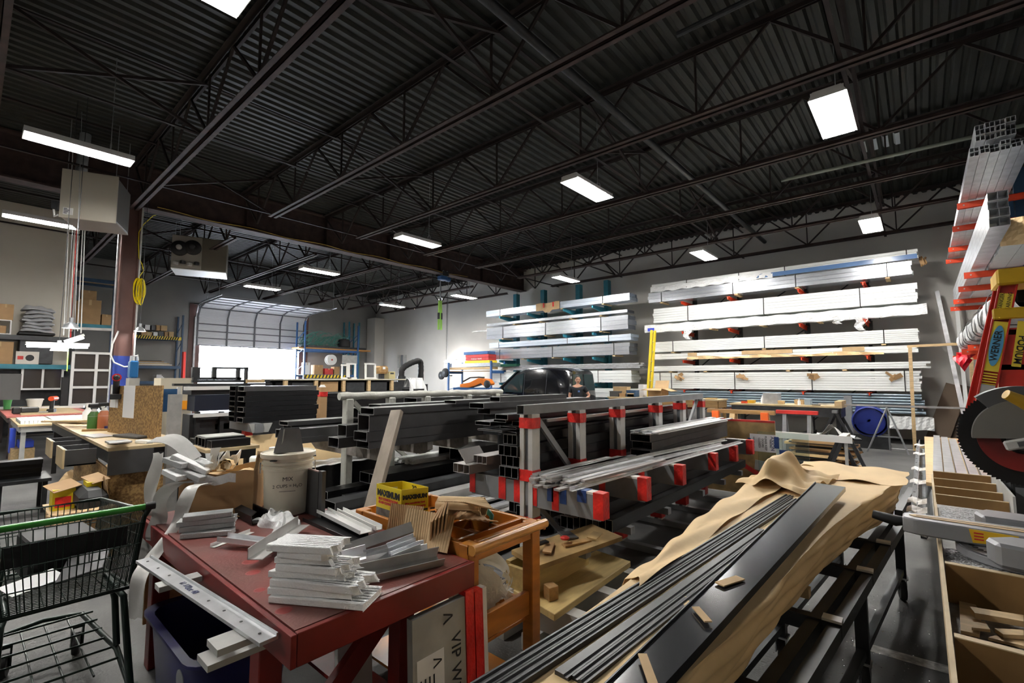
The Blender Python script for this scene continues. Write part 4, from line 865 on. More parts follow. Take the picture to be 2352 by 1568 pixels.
# ---- boards leaning under the table end, red taped
lw = thing('window_panel', 'white boxed panel with red taped edges leaning at the end of the red table', 'panel', (-1.60, 1.45, 0))
fx = lambda z: -1.545 - .05 * z
def pq(y0, y1, z0, z1, th, nm, m, e=0, lab=None): return part(MB().prism([V(fx(z0) + e, y0, z0), V(fx(z0) + e, y1, z0), V(fx(z1) + e, y1, z1), V(fx(z1) + e, y0, z1)], (-th, 0, 0)), nm, m, lw, lab)
pq(1.22, 1.505, .0, .74, .035, 'board', mat('dirty_white_board', (.42, .42, .40), .6, var=.2, vscale=4))
for y in (1.506, 1.562): pq(y, y + .05, .0, .76 - .3 * (y - 1.5), .045, 'red_taped_edge', m_redtape, .006)
pq(1.613, 1.64, .0, .74, .04, 'taped_edge', m_tape, .003)
pq(1.24, 1.38, .36, .58, .001, 'label', m_paper, .0015)
text('VIP Window', .075, m_black, lw, V(fx(.42) + .003, 1.445, .42), (.05, 0, -1), (0, 1, 0), 'handwriting')
text('\u039b', .06, m_black, lw, V(fx(.54) + .003, 1.34, .54), (.05, 0, -1), (0, 1, 0), 'mark')
text('\u039b', .07, m_black, lw, V(fx(.68) + .003, 1.40, .69), (.05, 0, -1), (0, 1, 0), 'mark')
for k in range(4): pq(1.255 + k * .022, 1.262 + k * .022, .38, .50, .001, 'print_line', m_dkst, .0025)
solo(MB().prism([V(-2.12, 1.22, .192), V(-2.12, 1.40, .192), V(-2.16, 1.40, .74), V(-2.16, 1.22, .74)], (-.03, 0, 0)), 'stored_sheet', MATS['dirty_white_board'], 'plain white sheet leaning behind the leg of the red table', 'sheet')
# ---- orange wooden tray cart
m_ow = mat('orange_varnish', (.42, .155, .022), .32, var=.22, vscale=3, stretch=(1, 1, 5))
oc = thing('tray_cart', 'orange varnished wooden cart with a divided tray top', 'cart', (-2.1, 1.85, 0))
OX0, OX1, OY0, OY1, OZ = -2.62, -1.64, 1.585, 2.13, .92
for x in (OX0 + .035, OX1 - .035):
    for y in (OY0 + .035, OY1 - .035): part(MB().box(x - .035, x + .035, y - .035, y + .035, 0.03, OZ), 'leg', m_ow, oc, bevel=.004)
part(MB().box(OX0 + .07, OX1 - .07, OY0 + .005, OY0 + .027, OZ - .085, OZ), 'rail', m_ow, oc, bevel=.003)
part(MB().box(OX0 + .07, OX1 - .07, OY1 - .027, OY1 - .005, OZ - .085, OZ), 'rail', m_ow, oc, bevel=.003)
part(MB().box(OX0 + .005, OX0 + .027, OY0 + .07, OY1 - .07, OZ - .085, OZ), 'rail', m_ow, oc, bevel=.003)
part(MB().box(OX1 - .13, OX1 - .108, OY0 + .027, OY1 - .027, OZ - .085, OZ - .002), 'rail', m_ow, oc, bevel=.003)
part(MB().box(OX1 - .04, OX1 - .008, OY0 + .07, OY1 - .07, OZ - .085, OZ + .004), 'rail', m_ow, oc, bevel=.003)
part(MB().box(OX0 + .03, OX1 - .01, OY0 + .03, OY1 - .03, OZ - .085, OZ - .075), 'tray_floor', m_ow, oc)
part(MB().tube([(OX1 + .03, OY0 - .01, OZ - .01), (OX1 + .03, OY1 + .01, OZ - .01)], .024, 12), 'push_handle', mat('pale_varnish', (.55, .26, .06), .3), oc, smooth=50)
for y in (OY0 + .0, OY1 - .02): part(MB().box(OX1 - .01, OX1 + .04, y, y + .02, OZ - .04, OZ + .006), 'handle_bracket', m_ow, oc)
for x in (OX1 - .36, OX1 - .62): part(MB().box(x - .006, x + .006, OY0 + .03, OY1 - .03, OZ - .07, OZ - .012), 'divider', m_ow, oc)
for y in (OY0 + .19, OY0 + .36): part(MB().box(OX1 - .62, OX1 - .13, y - .006, y + .006, OZ - .07, OZ - .012), 'divider', m_ow, oc)
part(MB().box(OX1 - .05, OX1 - .02, OY0 + .07, OY1 - .07, .44, .56), 'lower_rail', m_ow, oc, bevel=.003)
for y in (OY0 + .01, OY1 - .035): part(MB().box(OX0 + .07, OX1 - .07, y, y + .025, .40, .48), 'lower_rail', m_ow, oc, bevel=.003)
part(MB().box(OX0 + .03, OX1 - .05, OY0 + .04, OY1 - .04, .40, .415), 'lower_shelf', m_ow, oc)
part(MB().box(OX0 + .03, OX1 - .05, OY0 + .04, OY1 - .04, .10, .115), 'bottom_shelf', m_ow, oc)
# tangle of plastic strips on the lower shelf
st = thing('strapping_heap', 'tangled heap of dull white plastic strips on the cart shelf', 'plastic strips', (-1.9, 1.86, .42))
m_str = mat('plastic_strip', (.88, .89, .84), .32, bump=.15)
for k in range(40):
    cx_, cy_ = -1.79 + R.uniform(-.08, .02), 1.86 + R.uniform(-.09, .09); a0_, r_ = R.uniform(0, 6.3), R.uniform(.05, .125); tl = R.uniform(-.8, .8); z0_ = .58 + R.uniform(-.06, .12); w_ = R.uniform(.018, .035)
    part(MB().sheet(14, 1, lambda s, t: (cx_ + r_ * .55 * math.cos(a0_ + s * 4.2) + (t - .5) * w_ * .5, cy_ + r_ * 1.3 * math.cos(a0_ + s * 4.2 + .9 + tl * .2) , max(.425, z0_ + r_ * 1.2 * math.sin(a0_ + s * 4.2) * (1 + .3 * tl)) + (t - .5) * w_), .001), 'plastic_strip', m_str, st, smooth=60)
solo(MB().sheet(14, 10, lambda s, t: (-1.90 + .2 * (s - .5), 1.80 + .22 * (t - .5), .118 + .13 * math.sin(PI * s) ** .5 * math.sin(PI * t) ** .5 * (1 + .2 * math.sin(9 * s + 7 * t))), .002), 'paper_heap', m_cardL, 'crumpled brown paper lying on the bottom of the tray cart', 'paper', smooth=50)
# things in the tray
yb = thing('open_box', 'yellow open-topped printed box in the corner of the tray cart', 'box', (-2.6, 1.93, OZ - .07))
m_yb = mat('box_yellow', (.72, .56, .01), .5); zt = 1.085; zb_ = OZ - .072
A_, B_, C_, D_ = [at(u, v, Z=zt) for u, v in ((865, 1110), (922, 1125), (984, 1118), (924, 1101))]
YBc = [A_, B_, C_, A_ + (C_ - B_)]
inn = mat('box_inside', (.62, .55, .42), .7)
for k in range(4):
    a, b = YBc[k].copy(), YBc[(k + 1) % 4].copy(); n_ = (b - a).cross(V(0, 0, 1)).normalized(); a.z = b.z = zb_
    part(MB().prism([a, b, b + V(0, 0, zt - zb_), a + V(0, 0, zt - zb_)], n_ * -.003), 'side', m_yb, yb)
    if k > 1: part(MB().prism([a + (b - a) * .2 - n_ * .0035 + V(0, 0, .03), a + (b - a) * .75 - n_ * .0035 + V(0, 0, .03), a + (b - a) * .75 - n_ * .0035 + V(0, 0, zt - zb_ - .03), a + (b - a) * .2 - n_ * .0035 + V(0, 0, zt - zb_ - .03)], n_ * -.001), 'inner_patch', m_paper if k == 3 else m_yb, yb)
for k in (0, 1):
    a, b = YBc[k], YBc[k + 1]; r_ = (b - a).normalized(); n_ = r_.cross(V(0, 0, 1)).normalized(); mid = (a + b) / 2; L = (b - a).length
    text('MAXIMUM', L * .19, m_black, yb, mid + n_ * .002 - V(0, 0, .045), r_, (0, 0, 1), bold=.0025)
    for j, s in enumerate(('SELF CONSOLIDATING', 'GLASS CLEANING BOX') if k == 0 else ('Glass consolidating level', 'More strap to final weight')): text(s, L * .075, m_red, yb, mid + n_ * .002 - V(0, 0, .078 + j * .02), r_, (0, 0, 1), bold=.001)
    if k == 0:
        part(MB().prism([a + r_ * .005 + n_ * .001 - V(0, 0, .13), b - r_ * .005 + n_ * .001 - V(0, 0, .13), b - r_ * .005 + n_ * .001 - V(0, 0, .225), a + r_ * .005 + n_ * .001 - V(0, 0, .225)], n_ * .001), 'photo_panel', mat('photo_grey', (.14, .13, .12), .5, var=.6, vscale=18), yb)
        text('32', .05, m_paper, yb, a + r_ * .03 + n_ * .003 - V(0, 0, .20), r_, (0, 0, 1), bold=.001)
    else:
        for j in range(3):
            for i in range(3): part(MB().prism([mid + r_ * (.0 + i * .045) + n_ * .002 - V(0, 0, .115 + j * .02), mid + r_ * (.03 + i * .045) + n_ * .002 - V(0, 0, .115 + j * .02), mid + r_ * (.03 + i * .045) + n_ * .002 - V(0, 0, .125 + j * .02), mid + r_ * (i * .045) + n_ * .002 - V(0, 0, .125 + j * .02)], n_ * .001), 'print_line', m_dkst, yb)
a, b = YBc[2], YBc[3]; r_ = (b - a).normalized(); n_ = r_.cross(V(0, 0, 1)).normalized()
text('32', .05, m_black, yb, (a + b) / 2 - n_ * .006 - V(0, 0, .03), -r_, (0, 0, 1), bold=.001)
# corrugated card pieces
def crimp(o, d1, d2, amp, n, m, name, lab, group='corrugated card in the tray cart'):
    o, d1, d2 = Vector(o), Vector(d1), Vector(d2); nn = d1.cross(d2).normalized()
    return solo(MB().sheet(n * 4, 3, lambda s, t: o + d1 * s + d2 * t + nn * (amp * math.sin(s * n * 2 * PI) + .03 * math.sin(s * 5) * t), .003), name, m, lab, 'corrugated card', group, smooth=60)
crimp(at(898, 1155, Z=1.02), V(.20, .07, 0), V(.04, -.06, -.17), .0016, 18, m_card, 'corrugated_card', 'corrugated card sheet leaning against the front of the yellow box')
crimp(at(935, 1165, Z=1.03), V(.26, .10, -.02), V(.06, -.09, -.15), .0016, 20, m_cardL, 'corrugated_card', 'corrugated card sheet bent over the front rail of the tray cart')
crimp(at(1005, 1150, Z=1.08), V(.20, .0, .03), V(.10, .14, -.02), .0016, 16, m_cardL, 'corrugated_card', 'corrugated card flap sticking up behind the rolled card')
for k in range(5): solo(MB().obox(at(1000, 1210, Z=.95) + V(.012 * k, .008 * k, .01 * k), (.008, .16, .14), (.2, .1, .6 + .05 * k)), 'card_offcut', m_card, '%s thick brown card offcut of the row standing on the tray cart front rail' % ORD[k], 'card offcut', 'card offcuts at the front rail of the tray cart')
roll(at(1060, 1165, Z=1.02), (.75, .25, .05), .055, .26, m_cardL, 'corrugated_roll', 'large loose roll of corrugated card on the tray cart', 'cardboard roll', turns=1.2)
for k in range(7): crimp(at(1075, 1195, Z=.93 + k * .011) + V(-.12 + R.uniform(-.01, .01), -.05, 0), V(.22, .10, .01), V(-.03, .09, 0), .0025, 9, m_card, 'corrugated_card', '%s folded corrugated card from the bottom of the stack under the large roll' % ORD[k])
cg = thing('caulking_gun', 'caulking gun with a dark green nozzle end lying in the tray', 'caulking gun', at(1105, 1165, Z=.95))
g0, g1 = at(1035, 1150, Z=.97), at(1105, 1166, Z=.97)
part(MB().tube([g0, g1], .026, 12), 'cartridge', m_white, cg, smooth=50); part(MB().tube([g1, g1 + (g1 - g0) * .13], [.034, .03], 12), 'end_cap', mat('dark_green', (.01, .08, .05), .4), cg, smooth=50)
e = g1 + (g1 - g0) * .13; part(MB().tube([e, e + V(.05, .0, -.03), e + V(.06, -.02, -.08)], [.018, .014, .008], 8), 'trigger_grip', MATS['dark_green'], cg, smooth=50)
# ---- shopping cart
m_scg = mat('cart_dark_green', (.010, .022, .016), .35, .3)
sc = thing('shopping_cart', 'dark green wire shopping cart with a bright green handle', 'shopping cart', (-3.8, .43, 0))
NR = [V(-3.32, .70, .97), V(-3.32, .10, .97)]; FR = [V(-4.30, .66, .88), V(-4.30, .17, .88)]
NB = [V(-3.24, .64, .60), V(-3.24, .15, .60)]; FB = [V(-4.18, .60, .53), V(-4.18, .22, .53)]
part(MB().tube([NR[0], FR[0], FR[1], NR[1]], .012, 8), 'basket_rim', m_scg, sc)
part(MB().tube([NB[0], FB[0], FB[1], NB[1], NB[0]], .010, 8), 'basket_base', m_scg, sc)
def wires(a0, a1, b0, b1, n, m_, nm):
    mb = MB()
    for k in range(n + 1): f = k / n; mb.tube([a0.lerp(a1, f), b0.lerp(b1, f)], .0026, 4, False)
    for k in range(m_ + 1): f = k / m_; mb.tube([a0.lerp(b0, f), a1.lerp(b1, f)], .0032, 4, False)
    return part(mb, nm, m_scg, sc)
wires(NR[0], FR[0], NB[0], FB[0], 34, 6, 'side_wire_mesh'); wires(NR[1], FR[1], NB[1], FB[1], 34, 6, 'side_wire_mesh'); wires(FR[0], FR[1], FB[0], FB[1], 16, 5, 'front_wire_mesh')
wires(NB[0], FB[0], NB[1], FB[1], 30, 6, 'floor_wire_mesh'); wires(NR[0] + V(.02, 0, -.06), NR[1] + V(.02, 0, -.06), NB[0], NB[1], 20, 3, 'gate_wire_mesh')
wires(V(-3.44, .66, .94), V(-3.44, .14, .94), V(-3.36, .65, .74), V(-3.36, .15, .74), 12, 2, 'seat_wire_mesh')
part(MB().box(-3.335, -3.325, .16, .63, .80, .90), 'seat_panel', m_black, sc)
part(MB().tube([V(-3.29, .06, 1.0), V(-3.27, .69, 1.0)], .0165, 14), 'handle', mat('handle_green', (.05, .30, .04), .25), sc, smooth=50)
part(MB().tube([V(-3.27, .69, 1.0), V(-3.268, .735, 1.0)], .021, 12), 'handle_cap', m_black, sc, smooth=50)
part(MB().tube([V(-3.268, .725, 1.0), V(-3.30, .72, .985), V(-3.33, .70, .93), V(-3.26, .645, .62)], .013, 8), 'handle_post', m_scg, sc, smooth=50)
part(MB().tube([V(-3.29, .07, 1.0), V(-3.33, .10, .93), V(-3.26, .145, .62)], .013, 8), 'handle_post', m_scg, sc, smooth=50)
for y, s in ((.60, 1), (.19, -1)):
    part(MB().tube([V(-3.62, y, .57), V(-3.36, y, .575), V(-3.27, y + s * .02, .55), V(-3.16, y + s * .03, .30), V(-3.06, y + s * .03, .16)], .016, 10), 'leg', m_scg, sc, smooth=50)
    part(MB().tube([V(-3.50, y, .575), V(-3.42, y + s * .01, .50), V(-3.36, y + s * .02, .27)], .016, 10), 'leg', m_scg, sc, smooth=50)
    part(MB().tube([V(-3.03, y + s * .03, .16), V(-3.36, y + s * .02, .255), V(-4.1, y - s * .03, .22)], .014, 8), 'base_rail', m_scg, sc, smooth=50)
part(MB().tube([V(-4.1, .57, .22), V(-4.15, .40, .225), V(-4.1, .22, .22)], .014, 8), 'base_rail', m_scg, sc, smooth=50)
mb = MB()
for k in range(6): x = -3.25 - k * .15; mb.tube([V(x, .61, .25), V(x, .19, .25)], .006, 6)
for k in range(3): mb.tube([V(-3.15, .3 + k * .1, .245), V(-4.1, .3 + k * .1, .22)], .005, 6)
part(mb, 'base_wire_mesh', m_scg, sc)
for x, y in ((-3.05, .63), (-3.05, .16), (-4.05, .55), (-4.05, .24)):
    w_ = part(MB().lathe([(.02, -.018), (.058, -.018), (.064, -.01), (.064, .01), (.058, .018), (.02, .018)], (x, y, .065), 18, (.25, 1, 0)), 'wheel', m_rubber, sc, smooth=40)
    part(MB().box(x - .02, x + .02, y - .03, y - .022, .05, .17).box(x - .02, x + .02, y + .022, y + .03, .05, .17).box(x - .025, x + .025, y - .03, y + .03, .165, .18), 'caster_fork', m_scg, w_)
solo(MB().obox((-3.62, .30, .625), (.16, .22, .004), (.1, .1, .3)), 'paper_sheet', m_paper, 'white paper lying on the floor of the shopping cart', 'paper')
solo(MB().obox((-3.58, .50, .68), (.28, .2, .012), (.25, .2, -.3)), 'plastic_tray', m_char, 'dark tilted tray lying inside the shopping cart', 'tray', bevel=.004)
solo(MB().obox((-3.95, .42, .68), (.34, .3, .22), (0, 0, .1)), 'storage_box', m_black, 'black box in the far end of the shopping cart', 'box', bevel=.01)
# ---- kraft wrapped stack on a low steel trolley (runs slightly skew to the building)
def sk_(y, x): return x + .078 * (y - 1.0)
KZ = .95
def edgeR(y):     # right top edge measured from the picture
    pts = [(.3, -.60), (.8, -.53), (1.5, -.465), (2.42, -.42), (2.83, -.393), (3.69, -.299), (4.44, -.176), (4.66, -.145), (5, -.1)]
    for (a, xa), (b, xb) in zip(pts, pts[1:]):
        if y <= b: return xa + (xb - xa) * (y - a) / (b - a)
    return pts[-1][1]
def edgeL(y): return -.90 + .05 * math.sin(y * 1.3) + .03 * max(0, y - 3)
ks = thing('kraft_wrapped_stack', 'long stack of boards wrapped in crumpled brown kraft paper on the steel trolley', 'wrapped stack', (-.6, 2.6, .66))
def kfn(a, b):
    y = .30 + a * 4.36; t = b
    xl, xr = edgeL(y), edgeR(y)
    if t < .12: x, z_ = xl - .01, .66 + (KZ - .66) * t / .12
    elif t < .62: f = (t - .12) / .5; x, z_ = xl + (xr - xl) * f, KZ + .003 * math.sin(y * 3 + f * 5) + .02 * max(0, y - 4.0) * f
    else:
        f = (t - .62) / .38; d = .285; lay = .005 * math.sin(f * 30 + 2.2 * math.sin(y * 1.7)) + .006 * math.sin(y * 7 + f * 9) + .005 * math.sin(y * 13 - f * 14) * math.sin(f * 9 + y * 5)
        x = xr + .02 * math.sin(f * PI) - .10 * f + lay; z_ = KZ - d * f + .02 * max(0, y - 4.0) * (1 - f)
    if t >= .12 and t < .62: z_ += .0012 * math.sin(y * 17 + x * 31)
    return (x, y, z_)
part(MB().sheet(150, 84, kfn), 'kraft_paper', m_kraft, ks, smooth=75)
part(MB().prism([V(edgeL(4.66), 4.655, .665), V(edgeR(4.66) - .08, 4.655, .66), V(edgeR(4.66), 4.655, KZ), V(edgeL(4.66), 4.655, KZ)], (0, -.02, 0)), 'far_end', m_card, ks)
part(MB().sheet(24, 10, lambda a, b: (-.80 + .68 * a + .01 * math.sin(b * 9), 4.20 + .5 * b + .10 * a - .04 * math.sin(a * 12) * b, KZ + .016 + .05 * b * (1 - .5 * a) + .012 * math.sin(a * 13 + b * 5)), .002), 'folded_flap', m_kraft, ks, smooth=60)
# torn kraft sheet thrown back over the far side
def drape(a, b):
    y = 1.62 + a * 2.75; e = edgeL(y)
    base = KZ + .012; pk = .10 * math.exp(-((a - .92) / .14) ** 2)
    if b < .35:
        f = b / .35; x = e + .16 * (1 - f) * (.35 + a); z_ = base + pk * (1 - .3 * f) + .010 * math.sin(a * 23 + b * 11)
    else:
        f = (b - .35) / .65; fold = .035 * math.sin(a * 15 + 3 * f) + .02 * math.sin(a * 31 - f * 4)
        x = e - .03 - (.13 + .10 * math.sin(a * 5.0)) * f + fold * f; z_ = base - (.36 + .10 * math.sin(a * 7)) * f * (1 - .35 * a) + pk * (1 - f) + .01 * math.sin(a * 37)
    return (x, y + .07 * math.sin(b * 5 + a * 6), z_)
solo(MB().sheet(90, 26, drape, .0015), 'kraft_sheet', m_kraft, 'loose crumpled kraft sheet thrown back over the side of the wrapped stack', 'kraft sheet', smooth=70)
def peak(a, b):
    x, y = -1.02 + .42 * a + .10 * b, 3.55 + .75 * b; h = .20 * math.exp(-((a - .42) / .22) ** 2 - ((b - .45) / .35) ** 2)
    return (x, y + .03 * math.sin(a * 13), KZ + .03 + h + .022 * math.sin(a * 17 + b * 9) * (.4 + h * 5) + .014 * math.sin(b * 21 - a * 8))
solo(MB().sheet(40, 30, peak, .0015), 'kraft_sheet', m_kraft, 'peaked crumpled kraft sheet bunched up at the far corner of the wrapped stack', 'kraft sheet', smooth=35)
# black grooved trims
def grooved(n, w, h):
    top = []; g = w / n
    for k in range(n):
        x = -w / 2 + k * g; top += [(x + .004, h), (x + g - .016, h), (x + g - .013, h - .005), (x + g - .005, h - .005), (x + g - .002, h - .002)]
    return [(-w / 2, 0)] + [(-w / 2, h)] + top[1:-1] + [(w / 2, h), (w / 2, 0)][:]
m_trim = mat('satin_black_trim', (.022, .022, .025), .40, .0)
GT = 'black grooved trims on the kraft wrapped stack'
for x0, y0, x1, y1, w, n, z_, lab in [(-.874, .45, -.680, 3.50, .044, 2, KZ - .002, 'black grooved trim along the outer edge of the kraft stack'), (-.829, .45, -.635, 3.42, .044, 2, KZ - .002, 'black grooved trim second from the outer edge of the kraft stack'),
        (-.727, 1.03, -.636, 2.63, .044, 1, KZ - .006, 'short black trim in the middle of the kraft stack, outer of the pair'), (-.681, 1.04, -.591, 2.62, .044, 2, KZ - .006, 'short black trim in the middle of the kraft stack, inner of the pair')]:
    solo(MB().sweep(grooved(n, w, .015), (x0, y0, z_), (x1, y1, z_)), 'grooved_trim', m_trim, lab, 'trim', GT)
bp_ = thing('trim_board', 'long dark grey flat panel lying across the kraft stack to its far end', 'panel', (-.5, 2.3, KZ))
c = [at(1470, 1568, Z=1.01), at(1530, 1585, Z=1.01), at(1942, 1118, Z=1.035), at(1872, 1108, Z=1.035)]
c[0] = V(-.588, .75, 1.0); c[1] = V(-.494, .75, 1.0)
part(MB().prism(c, (0, 0, -.026)), 'sheet', mat('panel_grey', (.020, .021, .024), .17, .0), bp_)
part(MB().bar(c[0] + V(.003, 0, .004), c[3] + V(.003, 0, .004), .004, .006), 'raised_edge', m_trim, bp_)
for (u, v, a_, L, w, lab) in [(1677, 1338, .35, .11, .035, 'small brown card strip lying on the dark panel, middle one'), (1612, 1415, -.75, .085, .022, 'small brown card strip on the edge of the dark panel beside the trims'), (1490, 1548, -.65, .14, .022, 'long brown card strip on the near end of the dark panel')]:
    p = at(u, v, Z=1.012); solo(MB().obox(p + V(0, 0, .006), (w, L, .004), (0, 0, -a_)), 'card_strip', m_cardL, lab, 'card strip', 'brown card strips on the dark panel')
# trolley under the stack
tr = thing('steel_trolley', 'low dark steel trolley frame with casters under the kraft stack', 'trolley', (-.55, 3, 0))
yy = lambda y, off: sk_(y, off)
for off in (-.93, -.555, -.475):
    part(MB().bar((sk_(.6, off), .6, .58), (sk_(5.9, off), 5.9, .58), .05, .06), 'rail', m_dkst, tr)
for y in (1.2, 1.9, 2.62, 3.4, 4.05, 4.75):
    part(MB().bar((sk_(y, -.96), y, .585), (sk_(y, -.45), y, .585), .05, .066), 'cross_bar', m_dkst, tr)
    part(MB().box(sk_(y, -.525), sk_(y, -.45), y - .03, y + .03, .619, .63), 'silver_pad', m_tape, tr, label='crumpled silver foil pad')
part(MB().bar((sk_(4.9, -.50), 4.9, .64), (sk_(6.0, -.52), 6.0, .64), .05, .05), 'push_bar', m_blk, tr)
for y in (1.3, 3.3, 4.85):
    for off in (-.90, -.50):
        part(MB().box(sk_(y, off) - .03, sk_(y, off) + .03, y - .03, y + .03, .17, .55), 'leg', m_dkst, tr)
        w_ = part(MB().lathe([(.02, -.02), (.07, -.02), (.075, -.01), (.075, .01), (.07, .02), (.02, .02)], (sk_(y, off), y, .075), 18, (1, .2, 0)), 'caster_wheel', m_rubber, tr, smooth=40)
        part(MB().box(sk_(y, off) - .03, sk_(y, off) - .024, y - .02, y + .02, .07, .165).box(sk_(y, off) + .024, sk_(y, off) + .03, y - .02, y + .02, .07, .165).box(sk_(y, off) - .04, sk_(y, off) + .04, y - .04, y + .04, .16, .17), 'caster_fork', m_galv, w_)
for off in (-.90, -.50): part(MB().bar((sk_(1.2, off), 1.2, .22), (sk_(4.9, off), 4.9, .22), .04, .04), 'lower_rail', m_dkst, tr)
for y in (1.6, 2.8, 4.3): part(MB().box(-.90 + .04 * y, -.62 + .05 * y, y, y + .06, .612, .655), 'bearer', m_wood, tr)
# ---- saw bench
m_chip = mat('aluminium_chips', (.50, .51, .52), .35, .6, col2=(.13, .125, .12), vscale=120, bump=.9, bscale=90, detail=2)
m_chipb = mat('chip_dusted_board', (.20, .185, .16), .6, col2=(.36, .35, .33), vscale=14, bump=.25, bscale=90, detail=8, ramp=(.5, .8))
m_ply = mat('brown_plywood', (.24, .13, .042), .5, var=.15, vscale=2.5, stretch=(3, 1, 1))
m_plyE = mat('plywood_edge', (.55, .43, .26), .6, var=.12)
SB = thing('saw_bench', 'long wooden saw bench with upright dividers and swarf all over it', 'bench', (1.0, 3.2, 0))
BX0, BX1 = .028, 1.7
part(MB().box(BX0, BX1, 1.05, 5.6, .78, .80), 'bottom_board', m_chipb, SB)
part(MB().box(BX0 - .012, BX0, 1.05, 3.9, .76, .955), 'side_board', m_plyE, SB)
part(MB().box(BX0, BX1, 2.69, 4.0, .80, .925), 'saw_platform', m_chipb, SB)
for y, h in ((1.20, .95), (1.93, .95), (2.66, .95)): part(MB().box(BX0 + .004, BX1, y, y + .028, .80, h), 'divider', m_ply, SB); part(MB().box(BX0 + .004, BX1, y, y + .028, h, h + .003), 'divider_edge', m_plyE, SB)
for x in (.12, 1.6):
    for y in (1.2, 3.1, 5.4): part(MB().box(x - .04, x + .04, y - .04, y + .04, 0, .78), 'leg', m_wood, SB)
for k, y in enumerate((4.19, 4.49, 4.85, 5.21)):
    part(MB().box(BX0, .36, y, y + .018, .72 + .06, .95), 'tall_divider', m_ply, SB); part(MB().box(BX0, .36, y, y + .018, .95, .953), 'divider_edge', m_plyE, SB)
part(MB().box(BX0 - .012, BX0, 3.92, 5.4, .70, .90), 'side_board', m_plyE, SB)
part(MB().prism([V(.362, 4.02, .8), V(.362, 5.4, .8), V(.362, 5.4, .99), V(.362, 4.02, 1.02)], (.012, 0, 0)), 'back_fence', m_lgrey, SB)
for k in range(12): part(MB().tube([(.45 + k * .05, 4.1 - k * .02, .86), (.45 + k * .05, 4.1 - k * .02, .99 + .01 * (k % 2))], .012, 6), 'dowel', m_wood, SB)
def heap(x0, x1, y0, y1, z0, h): return MB().sheet(40, 30, lambda a, b: (x0 + (x1 - x0) * a, y0 + (y1 - y0) * b, z0 + h * (max(0, math.sin(PI * a) * math.sin(PI * b)) ** .5) * (1 + .25 * math.sin(a * 11 + b * 7)) + R.uniform(-.003, .003)))
solo(heap(.04, .5, 2.70, 3.0, .926, .018), 'aluminium_swarf', m_chip, 'glittering heap of aluminium chips under the mitre saw', 'swarf', kind='stuff')
solo(heap(.04, .9, 3.36, 3.95, .927, .012), 'aluminium_swarf', m_chip, 'thin layer of aluminium chips behind the mitre saw arm', 'swarf', kind='stuff')
# loose chips spread over the floor by the bench
mb = MB()
for k in range(1500):
    x = -.30 + R.gauss(0, .38); y = 3.0 + R.gauss(0, 1.1)
    if x > .0 or y < 1.5: 
        if x > 0: x = -x
    a_ = R.uniform(0, 6.3); r_ = R.uniform(.0012, .0045); c_ = V(x, y, .003)
    mb.add([c_ + V(r_ * math.cos(a_), r_ * math.sin(a_), R.uniform(0, .003)), c_ + V(r_ * math.cos(a_ + 2.1), r_ * math.sin(a_ + 2.1), R.uniform(0, .003)), c_ + V(r_ * math.cos(a_ + 4.2), r_ * math.sin(a_ + 4.2), R.uniform(0, .003))], [(0, 1, 2)])
solo(mb, 'floor_swarf', mat('chip_shiny', (.85, .86, .88), .25, .9), 'sparkling aluminium chips scattered over the aisle floor', 'swarf', kind='stuff')
# wood offcuts on the near bay
GO = 'pale wood offcuts in the nearest bay of the saw bench'
def off(px, z_, t, lab):
    P_ = [at(u, v, Z=z_) for u, v in px]; solo(MB().prism(P_, (0, 0, t)), 'wood_offcut', m_wood, lab, 'wood offcut', GO)
mw = m_wood
off([(2203, 1378), (2238, 1388), (2255, 1420), (2250, 1465), (2207, 1455)], .802, .012, 'broad pale wood offcut with a cut corner lying flat in the bench bay')
off([(2228, 1405), (2240, 1420), (2352, 1440), (2352, 1425)], .83, .02, 'long thin pale lath laid across the broad offcut')
off([(2240, 1435), (2262, 1432), (2275, 1452), (2232, 1447)], .818, .010, 'small pale wood block against the broad offcut')
off([(2285, 1452), (2352, 1455), (2352, 1468), (2305, 1466)], .815, .014, 'split pale offcut lying under the long lath')
off([(2270, 1470), (2300, 1462), (2330, 1475), (2352, 1470), (2352, 1490)], .803, .010, 'jagged pale offcut against the nearest divider')
# ---- mitre saw
ms = thing('mitre_saw', 'grey mitre saw with its toothed blade raised and a yellow handle', 'mitre saw', (.45, 3.0, .93))
m_sg = mat('saw_cast_grey', (.30, .305, .32), .4, .35, var=.06); m_sd = mat('saw_dark', (.10, .10, .105), .45, .3)
ay, az = 2.99, 1.052
arm = [V(-.105, ay - .045, az), V(-.06, ay - .068, az), V(.30, ay - .09, az), V(.72, ay - .13, az), V(.72, ay + .10, az), V(-.06, ay + .068, az), V(-.105, ay + .045, az)]
part(MB().prism(arm, (0, 0, -.07)), 'table_arm', m_sg, ms, bevel=.006)
part(MB().prism([V(-.06, ay - .02, az + .001), V(.72, ay - .024, az + .001), V(.72, ay + .03, az + .001), V(-.06, ay + .025, az + .001), V(-.08, ay, az + .001)], (0, 0, .003)), 'kerf_insert', m_wood, ms)
part(MB().box(-.055, .72, ay - .001, ay + .006, az + .0035, az + .0048), 'kerf_slot', m_black, ms)
part(MB().lathe([(.22, 0), (.235, .012), (.235, .04), (.16, .05)], (.31, ay - .02, .930), 40), 'turntable', m_sg, ms, smooth=40)
part(MB().lathe([(.228, 0), (.228, .003)], (.31, ay - .02, .9735), 40), 'mitre_scale', m_sd, ms)
for k in range(9): t_ = PI + .25 + k * .16; part(MB().lathe([(.010, 0), (.010, .003)], (.31 + .19 * math.cos(t_), ay - .02 + .19 * math.sin(t_), .976), 8), 'detent', m_black, ms)
